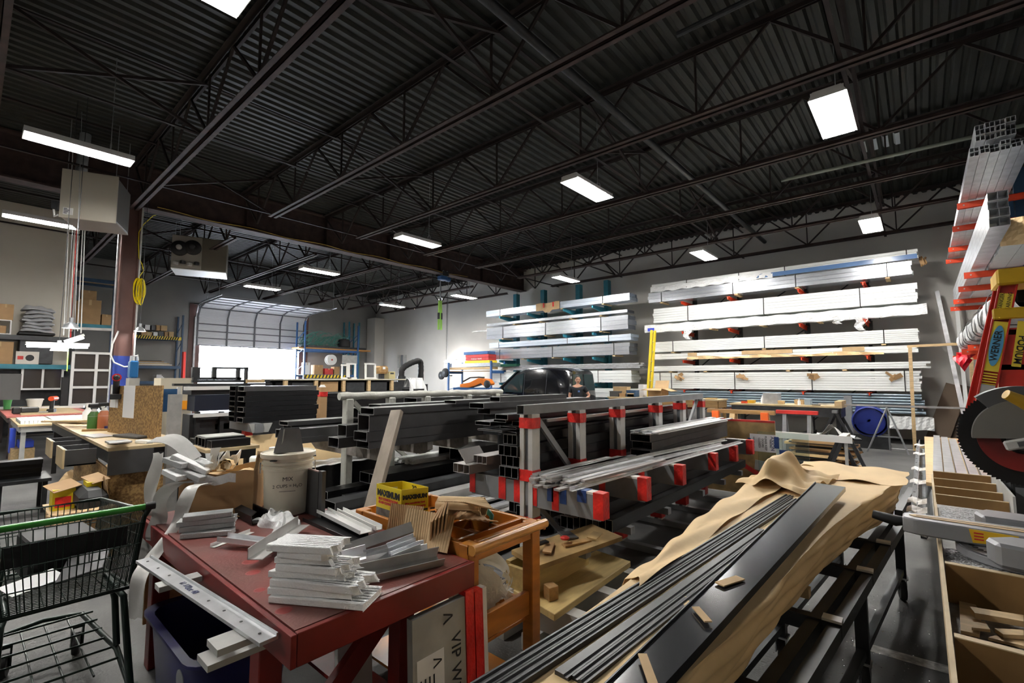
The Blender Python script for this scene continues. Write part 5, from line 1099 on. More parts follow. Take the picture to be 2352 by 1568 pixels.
part(MB().tube([V(-.10, ay, az - .03), V(-.13, ay, az - .035), V(-.22, ay + .01, az - .022)], [.02, .026, .020], 10), 'mitre_lock_handle', m_black, ms, smooth=50)
part(MB().prism([V(.12, ay - .08, az - .004), V(.27, ay - .0895, az - .004), V(.25, ay - .089, az - .05), V(.13, ay - .081, az - .06)], (0, -.003, 0)), 'warning_label', mat('saw_label', (.70, .42, .01), .5), ms)
for k in range(3): part(MB().box(.135, .165, ay - .0865, ay - .083, az - .02 - k * .013, az - .014 - k * .013), 'label_line', m_red, ms)
part(MB().prism([V(.16, 2.80, .957), V(.19, 2.72, .957), V(.72, 2.60, .957), V(.72, 2.87, .957), V(.24, 2.88, .957)], (0, 0, .093)), 'base_wing', m_sg, ms, bevel=.012)
part(MB().prism([V(.26, 2.695, .958), V(.50, 2.64, .958), V(.50, 2.66, 1.0), V(.26, 2.715, 1.0)], (0, .02, 0)), 'hand_hole', m_black, ms)
part(MB().prism([V(.155, 3.25, .96), V(.18, 3.16, .96), V(.72, 3.14, .96), V(.72, 3.32, .96), V(.2, 3.34, .96)], (0, 0, .10)), 'fence_base', m_sg, ms, bevel=.01)
part(MB().prism([V(.36, 3.24, 1.06), V(.72, 3.24, 1.06), V(.72, 3.24, 1.28), V(.58, 3.24, 1.28), V(.40, 3.24, 1.16)], (0, .025, 0)), 'fence', m_sg, ms)
bcx, bcy, bcz, br0 = .294, 2.80, 1.466, .197
mb = MB(); nT = 84; pts = []
for k in range(nT):
    a0_, a1_ = 2 * PI * k / nT, 2 * PI * (k + .75) / nT; pts += [(br0 * math.cos(a0_), br0 * math.sin(a0_)), ((br0 - .008) * math.cos(a1_), (br0 - .008) * math.sin(a1_))]
n = len(pts); mb.v = [V(bcx + x, bcy - .0012, bcz + z_) for x, z_ in pts] + [V(bcx + x, bcy + .0012, bcz + z_) for x, z_ in pts]
mb.f = [list(range(n)), list(range(n, 2 * n))[::-1]] + [[i, (i + 1) % n, n + (i + 1) % n, n + i] for i in range(n)]
part(mb, 'blade', mat('blade_dark_steel', (.022, .021, .021), .38, .5), ms)
def arc(r0, r1, a0_, a1_, y0, y1, m_, nm, k=28):
    P_ = [(r1 * math.cos(a0_ + (a1_ - a0_) * i / k), r1 * math.sin(a0_ + (a1_ - a0_) * i / k)) for i in range(k + 1)] + [(r0 * math.cos(a1_ - (a1_ - a0_) * i / k), r0 * math.sin(a1_ - (a1_ - a0_) * i / k)) for i in range(k + 1)]
    return part(MB().prism([V(bcx + x, y0, bcz + z_) for x, z_ in P_], (0, y1 - y0, 0)), nm, m_, ms)
arc(.0, .150, PI * .40, PI * 1.02, bcy - .062, bcy - .014, mat('guard_grey', (.20, .19, .17), .4, .3), 'blade_guard')
arc(.150, .205, .15, PI * .72, bcy - .055, bcy + .045, m_sd, 'upper_guard')
arc(.065, .135, PI * 1.03, PI * 1.95, bcy - .022, bcy - .008, mat('dark_red_plate', (.16, .008, .006), .45, var=.3, vscale=6), 'inner_plate')
part(MB().lathe([(.05, 0), (.05, .02), (.03, .026), (.02, .03)], (bcx, bcy - .012, bcz), 20, (0, -1, 0)), 'arbor_flange', m_sd, ms, smooth=40)
part(MB().obox((bcx - .012, bcy - .075, bcz - .018), (.10, .02, .038), (0, -.3, 0)), 'guard_bracket', m_lgrey, ms, bevel=.006)
part(MB().obox((bcx - .002, bcy - .087, bcz - .015), (.045, .004, .018), (0, -.3, 0)), 'bracket_recess', m_sd, ms)
h0 = at(2310, 905, Y=2.7)
part(MB().tube([h0, h0 + V(.04, .02, -.024), h0 + V(.13, .05, -.10)], [.019, .024, .024], 12), 'handle', mat('handle_yellow', (.62, .36, .02), .4), ms, smooth=50)
part(MB().obox(h0 + V(.10, .06, -.135), (.07, .07, .11), (0, .4, 0)), 'handle_mount', MATS['handle_yellow'], ms, bevel=.012)
part(MB().obox((bcx + .22, bcy + .15, bcz + .07), (.19, .22, .19), (0, .3, 0)), 'motor_housing', m_sd, ms, bevel=.03)
part(MB().bar((.70, 3.04, .96), (.62, 3.04, 1.62), .10, .13), 'pivot_post', m_sd, ms, bevel=.01)
part(MB().bar((.62, 3.02, 1.58), (bcx + .18, bcy + .12, bcz + .06), .09, .11), 'saw_arm', m_sd, ms, bevel=.01)
# profiles stacked on the bench behind the bays
GP = 'aluminium profiles lying past the dividers of the saw bench'
for k, (x, w, lab) in enumerate([(.06, .07, 'bright profile on the saw bench nearest the aisle'), (.14, .07, 'second bright profile from the aisle on the saw bench'), (.22, .07, 'third bright profile from the aisle on the saw bench'), (.30, .06, 'fourth bright profile from the aisle on the saw bench'), (.38, .07, 'innermost bright profile on the saw bench')]):
    solo(MB().hollow((x, 5.45 + .1 * (k % 2), .835), (x + .06, 9.6 - .2 * k, .835), w, .045, .003), 'aluminium_profile', m_alu, lab, 'aluminium profile', GP)
solo(MB().box(-.02, .5, 5.5, 9.8, .78, .81), 'support_board', m_wood, 'pale board under the bright profiles past the saw bench', 'board')
sp2 = thing('support_stand', 'trestle stand under the far end of the bright profiles', 'stand', (.25, 9, 0))
for x in (.06, .46):
    for y in (6.2, 9.4): part(MB().box(x - .025, x + .025, y - .025, y + .025, 0, .78), 'leg', m_wood, sp2)
solo(MB().tube([(.12, 5.36, .90), (.42, 5.34, .90)], .022, 10), 'red_roller', m_red, 'red roller bar lying across the bright profiles', 'roller', smooth=50)
gb = thing('perforated_channel', 'galvanised drilled channel patched with white tape along the saw bench', 'channel', (-.08, 6.5, .7))
part(MB().sweep(uprof(.10, .12, .006), (-.075, 4.25, .66), (-.075, 9.5, .66), up=(.4, 0, 1)), 'beam', m_galv, gb)
for k in range(26): part(MB().lathe([(.008, 0), (.008, .002)], (-.035 + .02 * (k % 2) - .06, 4.4 + k * .18, .782), 8), 'hole', m_black, gb)
for y in (4.3, 4.62, 5.5, 6.3, 7.6, 8.6): part(MB().sheet(4, 4, lambda a, b: (-.13 + .11 * a, y + .22 * b + .02 * math.sin(a * 9), .79 + .008 * math.sin(a * 8 + b * 5)), .002), 'white_tape', m_tape, gb)
for y in (6.8, 9.2): part(MB().box(-.10, -.05, y, y + .05, 0, .66), 'post', m_dkst, gb)
# ================================================================== MIDDLE: STORAGE RACKS
m_cut = mat('raw_cut_aluminium', (.50, .50, .50), .35, .6)
m_post = mat('post_light', (.50, .50, .48), .5, var=.12, vscale=5)
m_postd = mat('post_dark', (.13, .145, .16), .5)
m_bluetape = mat('blue_tape', (.02, .06, .22), .45)
m_wgrey = mat('warm_grey_extrusion', (.30, .275, .265), .45)
def lprofile(label, x0, x1, y0, y1, z0, z1, m, name='metal_profile', cat='profile', group=None, t=.004, lips=(.5,), cut=True):
    th = thing(name, label, cat, ((x0 + x1) / 2, (y0 + y1) / 2, z0), group)
    c = V((x0 + x1) / 2, y0, (z0 + z1) / 2); w, h = x1 - x0, z1 - z0
    part(MB().hollow(c, V(c.x, y1, c.z), w, h, t, lips), 'tube', m, th)
    if cut:
        mb = MB(); e = .0015
        for q in (-1, 1): mb.box(c.x + q * (w / 2 - t / 2) - t / 2, c.x + q * (w / 2 - t / 2) + t / 2, y0 - e, y0, z0, z1); mb.box(x0 + t, x1 - t, y0 - e, y0, c.z + q * (h / 2 - t / 2) - t / 2, c.z + q * (h / 2 - t / 2) + t / 2)
        for l in lips: mb.box(x0 + l * w - t / 2, x0 + l * w + t / 2, y0 - e, y0, z0 + t, z1 - t)
        part(mb, 'cut_edge', m_cut, th)
    return th
# ---- rack A: grey posts with red tape
RA = thing('storage_rack', 'grey double sided arm rack wrapped with red tape at its joints', 'rack', (-2.45, 5, 0))
AXc, AYs = -2.45, [3.05, 3.75, 4.52, 5.47, 6.22, 6.95]
part(MB().hollow((AXc, 2.93, 1.452), (AXc, 7.02, 1.452), .075, .075, .005), 'top_rail', m_grey, RA)
def band(x0, x1, y0, y1, z0, z1, m=None, nm='red_tape', par=RA, e=.004): return part(MB().box(x0 - e, x1 + e, y0 - e, y1 + e, z0, z1), nm, m or m_redtape, par)
for i, y in enumerate(AYs):
    part(MB().box(AXc - .065, AXc - .022, y - .05, y + .05, .06, 1.41), 'post', m_post, RA); part(MB().box(AXc + .022, AXc + .065, y - .05, y + .05, .06, 1.415), 'post', m_post, RA)
    part(MB().box(AXc - .022, AXc + .022, y - .03, y + .05, .06, 1.41), 'post_web', m_postd, RA)
    band(AXc - .065, AXc + .065, y - .05, y + .05, 1.30, 1.385); band(AXc - .065, AXc + .065, y - .05, y + .05, .88, .97); band(AXc - .065, AXc + .065, y - .05, y + .05, .52, .60); band(AXc - .065, AXc + .065, y - .05, y + .05, .08, .19)
    x0, x1 = (-3.10, -1.755)
    part(MB().prism([(x0, y - .04, .87), (x1, y - .04, .87), (x1, y - .04, .72), (x1 - .02, y - .04, .69), (x0 + .02, y - .04, .69), (x0, y - .04, .72)], (0, .08, 0)), 'arm', m_grey, RA)
    part(MB().box(x1 - .34, x1 + .002, y - .042, y + .042, .868, .884), 'white_tape', m_tape, RA)
    band(x1 - .075, x1, y - .04, y + .04, .70, .885); band(x0, x0 + .06, y - .04, y + .04, .70, .874)
    if i < 3: band(x1 - .44, x1 - .385, y - .04, y + .04, .70, .874); band(AXc - .30, AXc - .23, y - .04, y + .04, .70, .876)
    if i == 0:
        band(AXc + .03, AXc + .10, y - .04, y + .04, .70, .875); band(AXc - .13, AXc - .05, y - .04, y + .04, .70, .875)
        for xx in (-2.24, -2.12): band(xx, xx + .05, y - .04, y + .04, .76, .873, m_bluetape, 'blue_tape')
        band(x1 - .21, x1 - .14, y - .04, y + .04, .80, .887, m_bluetape, 'blue_tape')
    part(MB().box(x0 + .1, x1 - .1, y - .04, y + .04, .0, .06), 'foot', m_grey, RA)
    part(MB().box(x0 + .15, x1 - .15, y - .035, y + .035, .40, .46), 'lower_arm', m_grey, RA)
part(MB().bar((AXc - .005, 3.11, 1.41), (AXc - .005, 3.62, .92), .03, .05), 'diagonal_brace', m_grey, RA)
part(MB().bar((AXc - .005, 6.89, 1.41), (AXc - .005, 6.38, .92), .03, .05), 'diagonal_brace', m_grey, RA)
part(MB().bar((AXc, 3.10, .70), (AXc, 3.68, .20), .03, .04), 'diagonal_brace', m_grey, RA)
z = .888; GA = 'black profiles stacked against the posts of the red taped rack'
for k, (h, w, dy, lab) in enumerate([(.086, .205, 0, 'bottom black window profile of the stack by the first red taped post'), (.086, .205, .02, 'second black window profile from the bottom by the first red taped post'), (.086, .205, -.01, 'third black window profile from the bottom by the first red taped post'), (.08, .15, .05, 'fourth black window profile from the bottom, set back to one side')]):
    lprofile(lab, -2.725, -2.725 + w, 2.985 + dy, 6.7 - dy, z, z + h, m_blk, 'window_profile', group=GA, t=.0035, lips=(.30, .66)); z += h + .002
for k, (x0, x1, y0, z0, z1, lab) in enumerate([(-2.72, -2.55, 3.0, 1.242, 1.262, 'thin black profile lying first above the window profile stack'), (-2.90, -2.62, 2.9, 1.264, 1.278, 'wide flat black profile sticking out above the window profile stack'), (-2.75, -2.57, 3.02, 1.280, 1.30, 'black channel lying above the wide flat profile'),
        (-2.98, -2.80, 2.95, 1.302, 1.335, 'black channel poking furthest out over the wide flat profile'), (-2.64, -2.54, 3.05, 1.303, 1.345, 'small black box profile near the top of the first taped post'), (-2.78, -2.64, 2.97, 1.337, 1.36, 'black channel under the topmost open channel'), (-2.74, -2.60, 2.95, 1.362, 1.405, 'topmost open black channel beside the taped post')]):
    lprofile(lab, x0, x1, y0, 6.6 - .1 * k, z0, z1, m_blk, 'channel_profile', group=GA, t=.003, lips=())
solo(MB().box(-2.54, -2.52, 3.4, 5.6, 1.32, 1.345), 'bright_strip', m_cut, 'bright thin strip lying on the black profiles behind the taped posts', 'strip')
for k, (x0, x1, y0, y1, z0, z1, lab) in enumerate([(-3.16, -2.96, 2.86, 5.2, .888, .965, 'warm grey window profile on the outer end of the first taped arm'), (-3.02, -2.86, 2.97, 5.0, .967, 1.035, 'warm grey profile lying on top of the other near the first taped arm')]):
    lprofile(lab, x0, x1, y0, y1, z0, z1, m_wgrey, 'window_profile', group='warm grey profiles on the red taped rack', t=.0035, lips=(.28, .66))
solo(MB().obox((-3.06, 3.0, 1.03), (.14, .30, .012), (.0, .9, .15)), 'cover_strip', m_wgrey, 'warm grey cover strip leaning on the two grey profiles', 'strip')
for k, (x0, lab) in enumerate([(-3.02, 'outer black profile in the long row behind the window profile stack'), (-2.90, 'inner black profile in the long row behind the window profile stack')]):
    lprofile(lab, x0, x0 + .11, 3.9, 7.4, .888, 1.30, m_blk, 'deep_profile', group=GA)
for k, lab in enumerate(('lowest of three dark rectangular tubes on the third taped arm', 'middle of three dark rectangular tubes on the third taped arm', 'top one of three dark rectangular tubes on the third taped arm')):
    lprofile(lab, -2.375, -2.15, 4.66 + .04 * (k % 2), 7.2, .888 + k * .080, .965 + k * .080, m_char, 'rectangular_tube', 'tube', 'dark rectangular tubes on the third taped arm', lips=())
GS = 'pale strips lying on the dark rectangular tubes'
for k in range(14):
    x = -2.36 + .044 * (k % 7); zz = 1.130 + .013 * (k // 7) + .001 * (k % 3); y0 = 4.62 + R.uniform(-.05, .12)
    solo(MB().bar((x, y0, zz + .006), (x + .05, 6.9 + R.uniform(-.2, .2), zz + .006), .040, .011), 'pale_strip', m_alu if k % 3 else m_white, 'pale strip on the dark tubes, %s from the posts in the %s layer' % (ORD[k % 7], ('lower', 'upper')[k // 7]), 'strip', GS)
GT2 = 'flat aluminium strips fanned on the first taped arms'
zz = .887
for k in range(26):
    lay, c = divmod(k, 7); x = -2.36 + .062 * c + R.uniform(-.012, .012); y0 = 2.84 + R.uniform(-.03, .16) + .03 * lay + .01 * c; L = 1.28 + R.uniform(-.2, .12)
    solo(MB().bar((x, y0, .895 + lay * .0175), (x + .06 + R.uniform(-.03, .05), y0 + L, .895 + lay * .0175), .055, .015), 'flat_strip', [m_aludull, m_alu, m_wgrey][k % 3], 'flat aluminium strip in the fanned pile on the first taped arms', 'strip', GT2)
for k, (x0, y0, x1, y1, zz, lab) in enumerate([(-1.98, 2.92, -1.80, 6.55, .888, 'longest bright strip running past the arm ends of the taped rack'), (-2.05, 3.9, -1.87, 6.0, .91, 'long bright angle over the far half of the taped arms'), (-2.16, 4.0, -1.92, 6.3, .93, 'long dull strip beside the bright angle over the taped arms')]):
    solo(MB().sweep(lprof(.035, .03, .004), (x0, y0, zz), (x1, y1, zz)), 'long_strip', m_alu if k < 2 else m_aludull, lab, 'strip', GT2)
GL = 'black profiles in the lower tier of the red taped rack'
labs = ['lower tier black profile under the taped arms, first from the posts', 'lower tier black profile under the taped arms, second from the posts', 'lower tier black profile nearest the kraft stack under the taped arms', 'upper layer black profile in the lower tier, by the posts', 'upper layer black profile in the lower tier, towards the kraft stack', 'black profile on the lower arms on the far side of the posts', 'second black profile on the lower arms on the far side of the posts', 'third black profile on the lower arms on the far side of the posts']
for k, (x0, z0) in enumerate([(-2.36, .462), (-2.22, .462), (-2.08, .462), (-2.32, .565), (-2.17, .565), (-2.70, .462), (-2.85, .462), (-3.0, .462)]): lprofile(labs[k], x0, x0 + .13, 3.35 + .07 * (k % 3), 7.3, z0, z0 + .098, [m_blk, m_char][k % 2], 'deep_profile', group=GL)
# ---- wood on the floor beside the tray cart
wp = thing('wooden_pallet', 'low pale wooden skid under the plank offcuts beside the tray cart', 'skid', (-1.95, 2.9, 0))
for y in (2.55, 2.95, 3.35): part(MB().box(-2.25, -1.62, y - .05, y + .05, 0.10, .265), 'bearer', m_lgrey, wp)
for x in (-2.2, -1.95, -1.7): part(MB().box(x - .05, x + .05, 2.4, 3.5, 0, .10), 'runner', m_lgrey, wp)
m_pine = mat('yellow_pine', (.50, .37, .15), .55, var=.15, vscale=3, stretch=(8, 1, 8))
m_plyd = mat('dirty_plywood', (.36, .24, .10), .6, var=.35, vscale=5)
solo(MB().prism([(-2.12, 2.46, .267), (-1.72, 2.37, .267), (-1.76, 3.42, .267), (-2.08, 3.45, .267)], (0, 0, .042)), 'plank', m_pine, 'broad yellow pine plank lying flat on the skid', 'plank', bevel=.003)
pb = thing('wooden_trough', 'yellow pine trough built of planks standing on the broad plank', 'trough', (-2.0, 2.85, .31))
part(MB().prism([(-2.00, 2.46, .31), (-1.96, 2.45, .31), (-1.97, 3.16, .31), (-2.01, 3.17, .31)], (0, 0, .155)), 'side', m_pine, pb); part(MB().prism([(-2.22, 2.50, .31), (-2.18, 2.50, .31), (-2.18, 3.15, .31), (-2.22, 3.15, .31)], (0, 0, .155)), 'side', m_pine, pb); part(MB().box(-2.18, -2.01, 2.5, 3.15, .31, .33), 'bottom', m_pine, pb)
part(MB().box(-2.18, -2.0, 2.47, 2.50, .31, .45), 'end', m_pine, pb)
solo(MB().prism([(-1.90, 2.50, .31), (-1.83, 2.47, .31), (-1.81, 2.54, .31), (-1.88, 2.57, .31)], (0, 0, .085)), 'wood_block', m_woodD, 'small brown wood block standing on the broad pine plank', 'wood block', bevel=.003)
solo(MB().prism([(-2.24, 2.58, .475), (-1.93, 2.50, .47), (-1.72, 3.22, .52), (-2.04, 3.32, .525)], (0, 0, .03)), 'plywood_board', m_plyd, 'dirty plywood board lying tilted over the pine trough', 'board')
for k, (x, y, L, W_, a) in enumerate([(-2.02, 2.72, .18, .06, .5), (-1.92, 2.92, .22, .05, -.4), (-2.05, 3.0, .15, .10, 1.1), (-1.88, 3.1, .14, .07, .2), (-2.08, 2.66, .20, .04, -.2)]):
    solo(MB().obox((x, y, .532 + .006 * k), (W_, L, .012), (.03, .06, a)), 'scrap_piece', [m_card, m_woodD, m_char, m_plyd, m_blk][k], ['brown card scrap on the dirty plywood board', 'dark wood stick lying across the dirty plywood board', 'dark plate scrap in the middle of the dirty plywood board', 'plywood scrap at the far edge of the dirty plywood board', 'black strip at the near edge of the dirty plywood board'][k], 'scrap', 'scraps lying on the dirty plywood board')
solo(MB().lathe([(.03, 0), (.034, .012), (.02, .02)], (-1.98, 2.86, .565), 12), 'red_disc', m_red, 'small bright red cap among the scraps on the plywood', 'cap')
# ---- rack B : posts and rail wrapped in plastic
RB = thing('storage_rack', 'double sided rack whose rail and posts are wrapped in dull white plastic', 'rack', (-5.3, 4.4, 0))
m_wrap = mat('wrapped_post', (.52, .52, .47), .4, bump=.5, bscale=22)
BXc, BYs = -5.3, [3.07, 3.68, 4.27, 5.08, 5.72]
part(MB().tube([(BXc, 2.95 + k * .1, 1.49 + .004 * math.sin(k * 2.1)) for k in range(30)], [.046 + .005 * math.sin(k * 1.7) for k in range(30)], 12), 'wrapped_rail', m_wrap, RB, smooth=60)
for i, y in enumerate(BYs):
    part(MB().box(BXc - .055, BXc + .055, y - .05, y + .05, .05, 1.46), 'post', m_wrap, RB, bevel=.012)
    part(MB().prism([(-6.15, y - .04, .95), (-4.48, y - .04, .95), (-4.48, y - .04, .86), (-4.62, y - .04, .80), (-6.0, y - .04, .80), (-6.15, y - .04, .88)], (0, .08, 0)), 'arm', mat('scuffed_arm', (.20, .18, .165), .5, var=.4, vscale=9) if i == 0 else MATS['scuffed_arm'], RB)
    part(MB().box(-6.1, -4.5, y - .04, y + .04, 0, .06), 'foot', m_grey, RB)
    part(MB().box(-6.0, -4.55, y - .04, y + .04, .25, .32), 'lower_arm', m_grey, RB)
part(MB().bar((BXc, 3.14, 1.42), (BXc, 3.60, .98), .045, .05), 'diagonal_brace', m_wrap, RB); part(MB().bar((BXc, 3.70, .85), (BXc, 4.25, .42), .045, .045), 'diagonal_brace', m_wrap, RB); part(MB().bar((BXc, 5.7, .9), (BXc, 5.2, .45), .045, .045), 'diagonal_brace', m_wrap, RB)
GB = 'charcoal tubes on the plastic wrapped rack'
for x0, x1, y0, y1, z0, z1, lab in [(-4.74, -4.50, 2.86, 4.72, .952, 1.03, 'wide charcoal tube lowest on the near arms of the wrapped rack'), (-4.75, -4.49, 2.83, 4.74, 1.032, 1.135, 'charcoal tube second from the bottom on the wrapped rack'), (-4.72, -4.50, 2.86, 4.75, 1.137, 1.31, 'tallest charcoal tube on the near arms of the wrapped rack'), (-4.74, -4.48, 2.90, 4.74, 1.312, 1.385, 'topmost charcoal tube on the near arms of the wrapped rack'),
        (-5.02, -4.80, 2.68, 4.6, .952, 1.06, 'charcoal tube sticking out between post and big tubes'), (-5.0, -4.82, 2.78, 4.6, 1.062, 1.19, 'upper charcoal tube tucked behind the big charcoal tubes'), (-5.05, -4.8, 3.2, 5.5, 1.195, 1.40, 'deep charcoal tube behind the topmost charcoal tube'),
        (-5.72, -5.48, 2.45, 4.4, .952, 1.02, 'charcoal tube lowest beyond the first wrapped post'), (-5.72, -5.50, 2.40, 4.4, 1.022, 1.12, 'charcoal tube poking out furthest beyond the first wrapped post'), (-5.98, -5.76, 2.6, 4.8, .952, 1.03, 'outer charcoal tube beyond the wrapped posts, lower'), (-5.98, -5.74, 2.55, 4.6, 1.14, 1.19, 'flat black tray profile beyond the first wrapped post'), (-5.98, -5.76, 2.6, 4.8, 1.032, 1.135, 'outer charcoal tube beyond the wrapped posts, upper'),
        (-5.70, -5.45, 3.3, 5.9, 1.2, 1.33, 'charcoal tube seen between the wrapped posts under the rail'), (-5.72, -5.42, 4.2, 6.4, 1.335, 1.43, 'charcoal tube right under the wrapped rail'), (-4.66, -4.44, 4.05, 5.9, 1.387, 1.43, 'slim charcoal tube lying higher up past the topmost tube'), (-4.30, -4.08, 4.3, 6.4, 1.26, 1.335, 'charcoal tube between the wrapped rack and the taped rack'), (-4.30, -4.05, 4.15, 6.6, 1.337, 1.405, 'upper charcoal tube between the wrapped rack and the taped rack'),
        (-4.28, -4.10, 4.5, 6.0, 1.407, 1.47, 'short charcoal box profile topmost before the van')]:
    lprofile(lab, x0, x1, y0, y1, z0, z1, m_char, 'rectangular_tube', 'tube', GB, t=.005, lips=())
for y in (3.2, 4.4): solo(MB().box(-4.30, -4.05, y + 1.2, y + 1.26, 1.0, 1.258), 'spacer_post', m_dkst, 'dark spacer under the tubes between the two racks, %s end' % ('nearer', 'further')[y > 4], 'spacer', 'dark spacers between the two racks')
cr_ = thing('tube_support', 'dark trestle carrying the tubes between the two racks', 'trestle', (-4.18, 5.3, 0))
for y in (4.7, 5.9): part(MB().box(-4.3, -4.06, y - .03, y + .03, 0, 1.258), 'leg', m_dkst, cr_)
part(MB().box(-4.2, -4.16, 4.7, 5.9, .5, .55), 'rail', m_dkst, cr_)
# lower tiers: long black stock
GF_ = 'black stock lying low under the plastic wrapped rack'
for x0, x1, y0, y1, z0, z1, m_, lab in [(-5.05, -4.85, 2.6, 5.6, .325, .50, m_blk, 'black stock in the lower tier beside the wrapped posts'), (-4.82, -4.62, 2.75, 5.4, .325, .45, m_blk, 'black stock in the lower tier at the near arm ends'), (-5.85, -5.45, 2.35, 3.6, .325, .66, m_blk, 'deep black bundle with a silver top beyond the wrapped posts'), (-5.05, -4.65, 3.1, 5.8, .505, .62, m_blk, 'upper black stock in the lower tier of the wrapped rack'),
        (-5.75, -5.45, 3.7, 6.2, .325, .55, m_blk, 'black stock beyond the posts at the far end of the lower tier'), (-5.05, -4.6, 4.3, 6.3, .63, .78, m_blk, 'big black stock under the far arms of the wrapped rack')]:
    lprofile(lab, x0, x1, y0, y1, z0, z1, m_, 'deep_profile', group=GF_, t=.006)
solo(MB().sheet(40, 3, lambda a, b: (-5.86 + .42 * b, 2.34 + 1.27 * a, .668 + .006 * math.sin(a * 40 + b * 4)), .003), 'film_cover', m_film, 'shiny film covering the deep black bundle', 'film', smooth=50)
GW2 = 'white strips bundled under the plastic wrapped rack'
for k in range(18):
    c, l = k % 6, k // 6
    solo(MB().bar((-5.28 + .065 * c + .02 * l, 3.75 + R.uniform(-.06, .06), .63 + l * .022), (-5.22 + .065 * c, 5.1 + R.uniform(-.1, .1), .63 + l * .022), .058, .018), 'white_strip', m_whiteA, 'glossy white strip under the wrapped rack, %s layer up, %s from the posts' % (ORD[l], ORD[c]), 'strip', GW2)
# floor level stock between the racks
FS = thing('floor_rack', 'low dark floor rack holding the long profiles between table and racks', 'rack', (-3.9, 3.6, 0))
for y in (2.35, 3.3, 4.4, 5.6):
    part(MB().box(-4.45, -3.15, y - .04, y + .04, .0, .10), 'sleeper', m_dkst, FS)
    for x in (-4.42, -3.18): part(MB().box(x - .025, x + .025, y - .025, y + .025, .1, .30), 'stub', m_dkst, FS)
GN = 'long profiles on the low floor rack'
rows = [(-4.40, -4.20, 2.30, .105, .185, m_blk, 'lowest tube of the stack showing its open ends by the folded panel'), (-4.40, -4.20, 2.33, .187, .275, m_char, 'second tube of the stack showing its open ends by the folded panel'), (-4.40, -4.20, 2.30, .277, .365, m_blk, 'third tube of the stack showing its open ends by the folded panel'), (-4.40, -4.20, 2.36, .367, .455, m_char, 'fourth tube of the stack showing its open ends by the folded panel'), (-4.40, -4.20, 2.33, .457, .545, m_dkst, 'top tube of the stack showing its open ends by the folded panel'),
        (-4.16, -4.02, 2.16, .105, .22, m_blk, 'lower tube under the pale grey tube near the plank'), (-4.16, -3.98, 2.20, .222, .36, m_blk, 'middle tube under the pale grey tube near the plank'), (-4.16, -3.98, 2.18, .362, .46, m_lgrey, 'pale grey tube lying near the leaning plank'),
        (-3.94, -3.72, 2.6, .105, .25, m_blk, 'black tube low beyond the leaning plank'), (-3.94, -3.72, 2.6, .252, .36, m_dkst, 'dark tube beyond the leaning plank, upper'), (-3.68, -3.54, 2.9, .105, .30, m_grey, 'grey tube beyond the leaning plank'), (-3.50, -3.38, 2.8, .105, .33, m_aludull, 'silver grey tube alongside the taped rack'), (-3.34, -3.24, 2.7, .105, .28, m_alu, 'bright tube nearest the taped rack on the floor rack')]
for x0, x1, y0, z0, z1, m_, lab in rows: lprofile(lab, x0, x1, y0, 6.4, z0, z1, m_, 'floor_profile', group=GN, lips=())
GG = 'grey flat strips on top of the floor rack'
for k, lab in enumerate(['grey flat strip on the floor rack, first from the wrapped rack', 'grey flat strip on the floor rack, second from the wrapped rack', 'grey flat strip on the floor rack, third from the wrapped rack', 'grey flat strip on the floor rack, next to the taped rack']):
    x = -3.93 + .17 * k; solo(MB().sweep(uprof(.13, .02, .004), (x + .07, 2.85 + .1 * k, (.37, .37, .335, .335)[k]), (x + .07, 6.2, (.37, .37, .335, .335)[k])), 'flat_profile', [m_alu, m_aludull][k % 2], lab, 'profile', GG)
# leaning plank behind the tray cart
a, b = at(912, 944, Y=2.62), at(868, 1108, Y=2.30); d_ = (a - b).normalized(); base = b - d_ * ((b.z - .02) / d_.z)
solo(MB().bar(base, a, .105, .05, up=(.4, -.9, 0)), 'leaning_plank', mat('grey_brown_plank', (.27, .22, .17), .55, var=.15, vscale=3, stretch=(4, 4, .6)), 'long grey brown plank leaning upright behind the tray cart', 'plank')
# ---- rack C with dark tube bundle
RC = thing('storage_rack', 'rack on red posts carrying the wide bundle of dark tubes before the roll-up door', 'rack', (-7.15, 3.0, 0))
for y in (2.62, 3.50):
    part(MB().box(-7.22, -7.10, y - .05, y + .05, 0, .98), 'post', m_red, RC); part(MB().box(-7.7, -6.75, y - .05, y + .05, .98, 1.10), 'arm', m_grey, RC); part(MB().box(-7.6, -6.7, y - .05, y + .05, 0, .06), 'foot', m_red, RC)
part(MB().prism([(-6.78, 2.50, 1.10), (-6.78, 2.80, 1.10), (-6.78, 2.75, .98), (-6.78, 2.55, .98)], (-.02, 0, 0)), 'arm_plate', m_lgrey, RC)
part(MB().bar((-7.0, 2.85, 1.0), (-7.0, 3.4, .35), .05, .05), 'diagonal_brace', m_dkst, RC)
GC = 'dark tubes bundled on the red post rack'
nm_ = ['lowest', 'second', 'third', 'fourth', 'fifth', 'sixth', 'topmost']
for k in range(7):
    lprofile('%s tube layer front in the dark bundle on the red post rack' % nm_[k] if k in (0, 6) else '%s from the bottom, front tube in the dark bundle on the red post rack' % nm_[k], -7.22, -7.0, 2.50 + .025 * (k % 2), 3.52 + .02 * (k % 3), 1.105 + k * .071, 1.172 + k * .071, m_blk if k < 6 else m_char, 'bundle_tube', 'tube', GC, t=.005, lips=(), cut=k % 2 == 0)
    lprofile('%s tube, rear one, in the dark bundle on the red post rack' % nm_[k], -7.48, -7.26, 2.48, 3.55, 1.105 + k * .071, 1.172 + k * .071, m_blk, 'bundle_tube', 'tube', GC, t=.005, lips=(), cut=False)
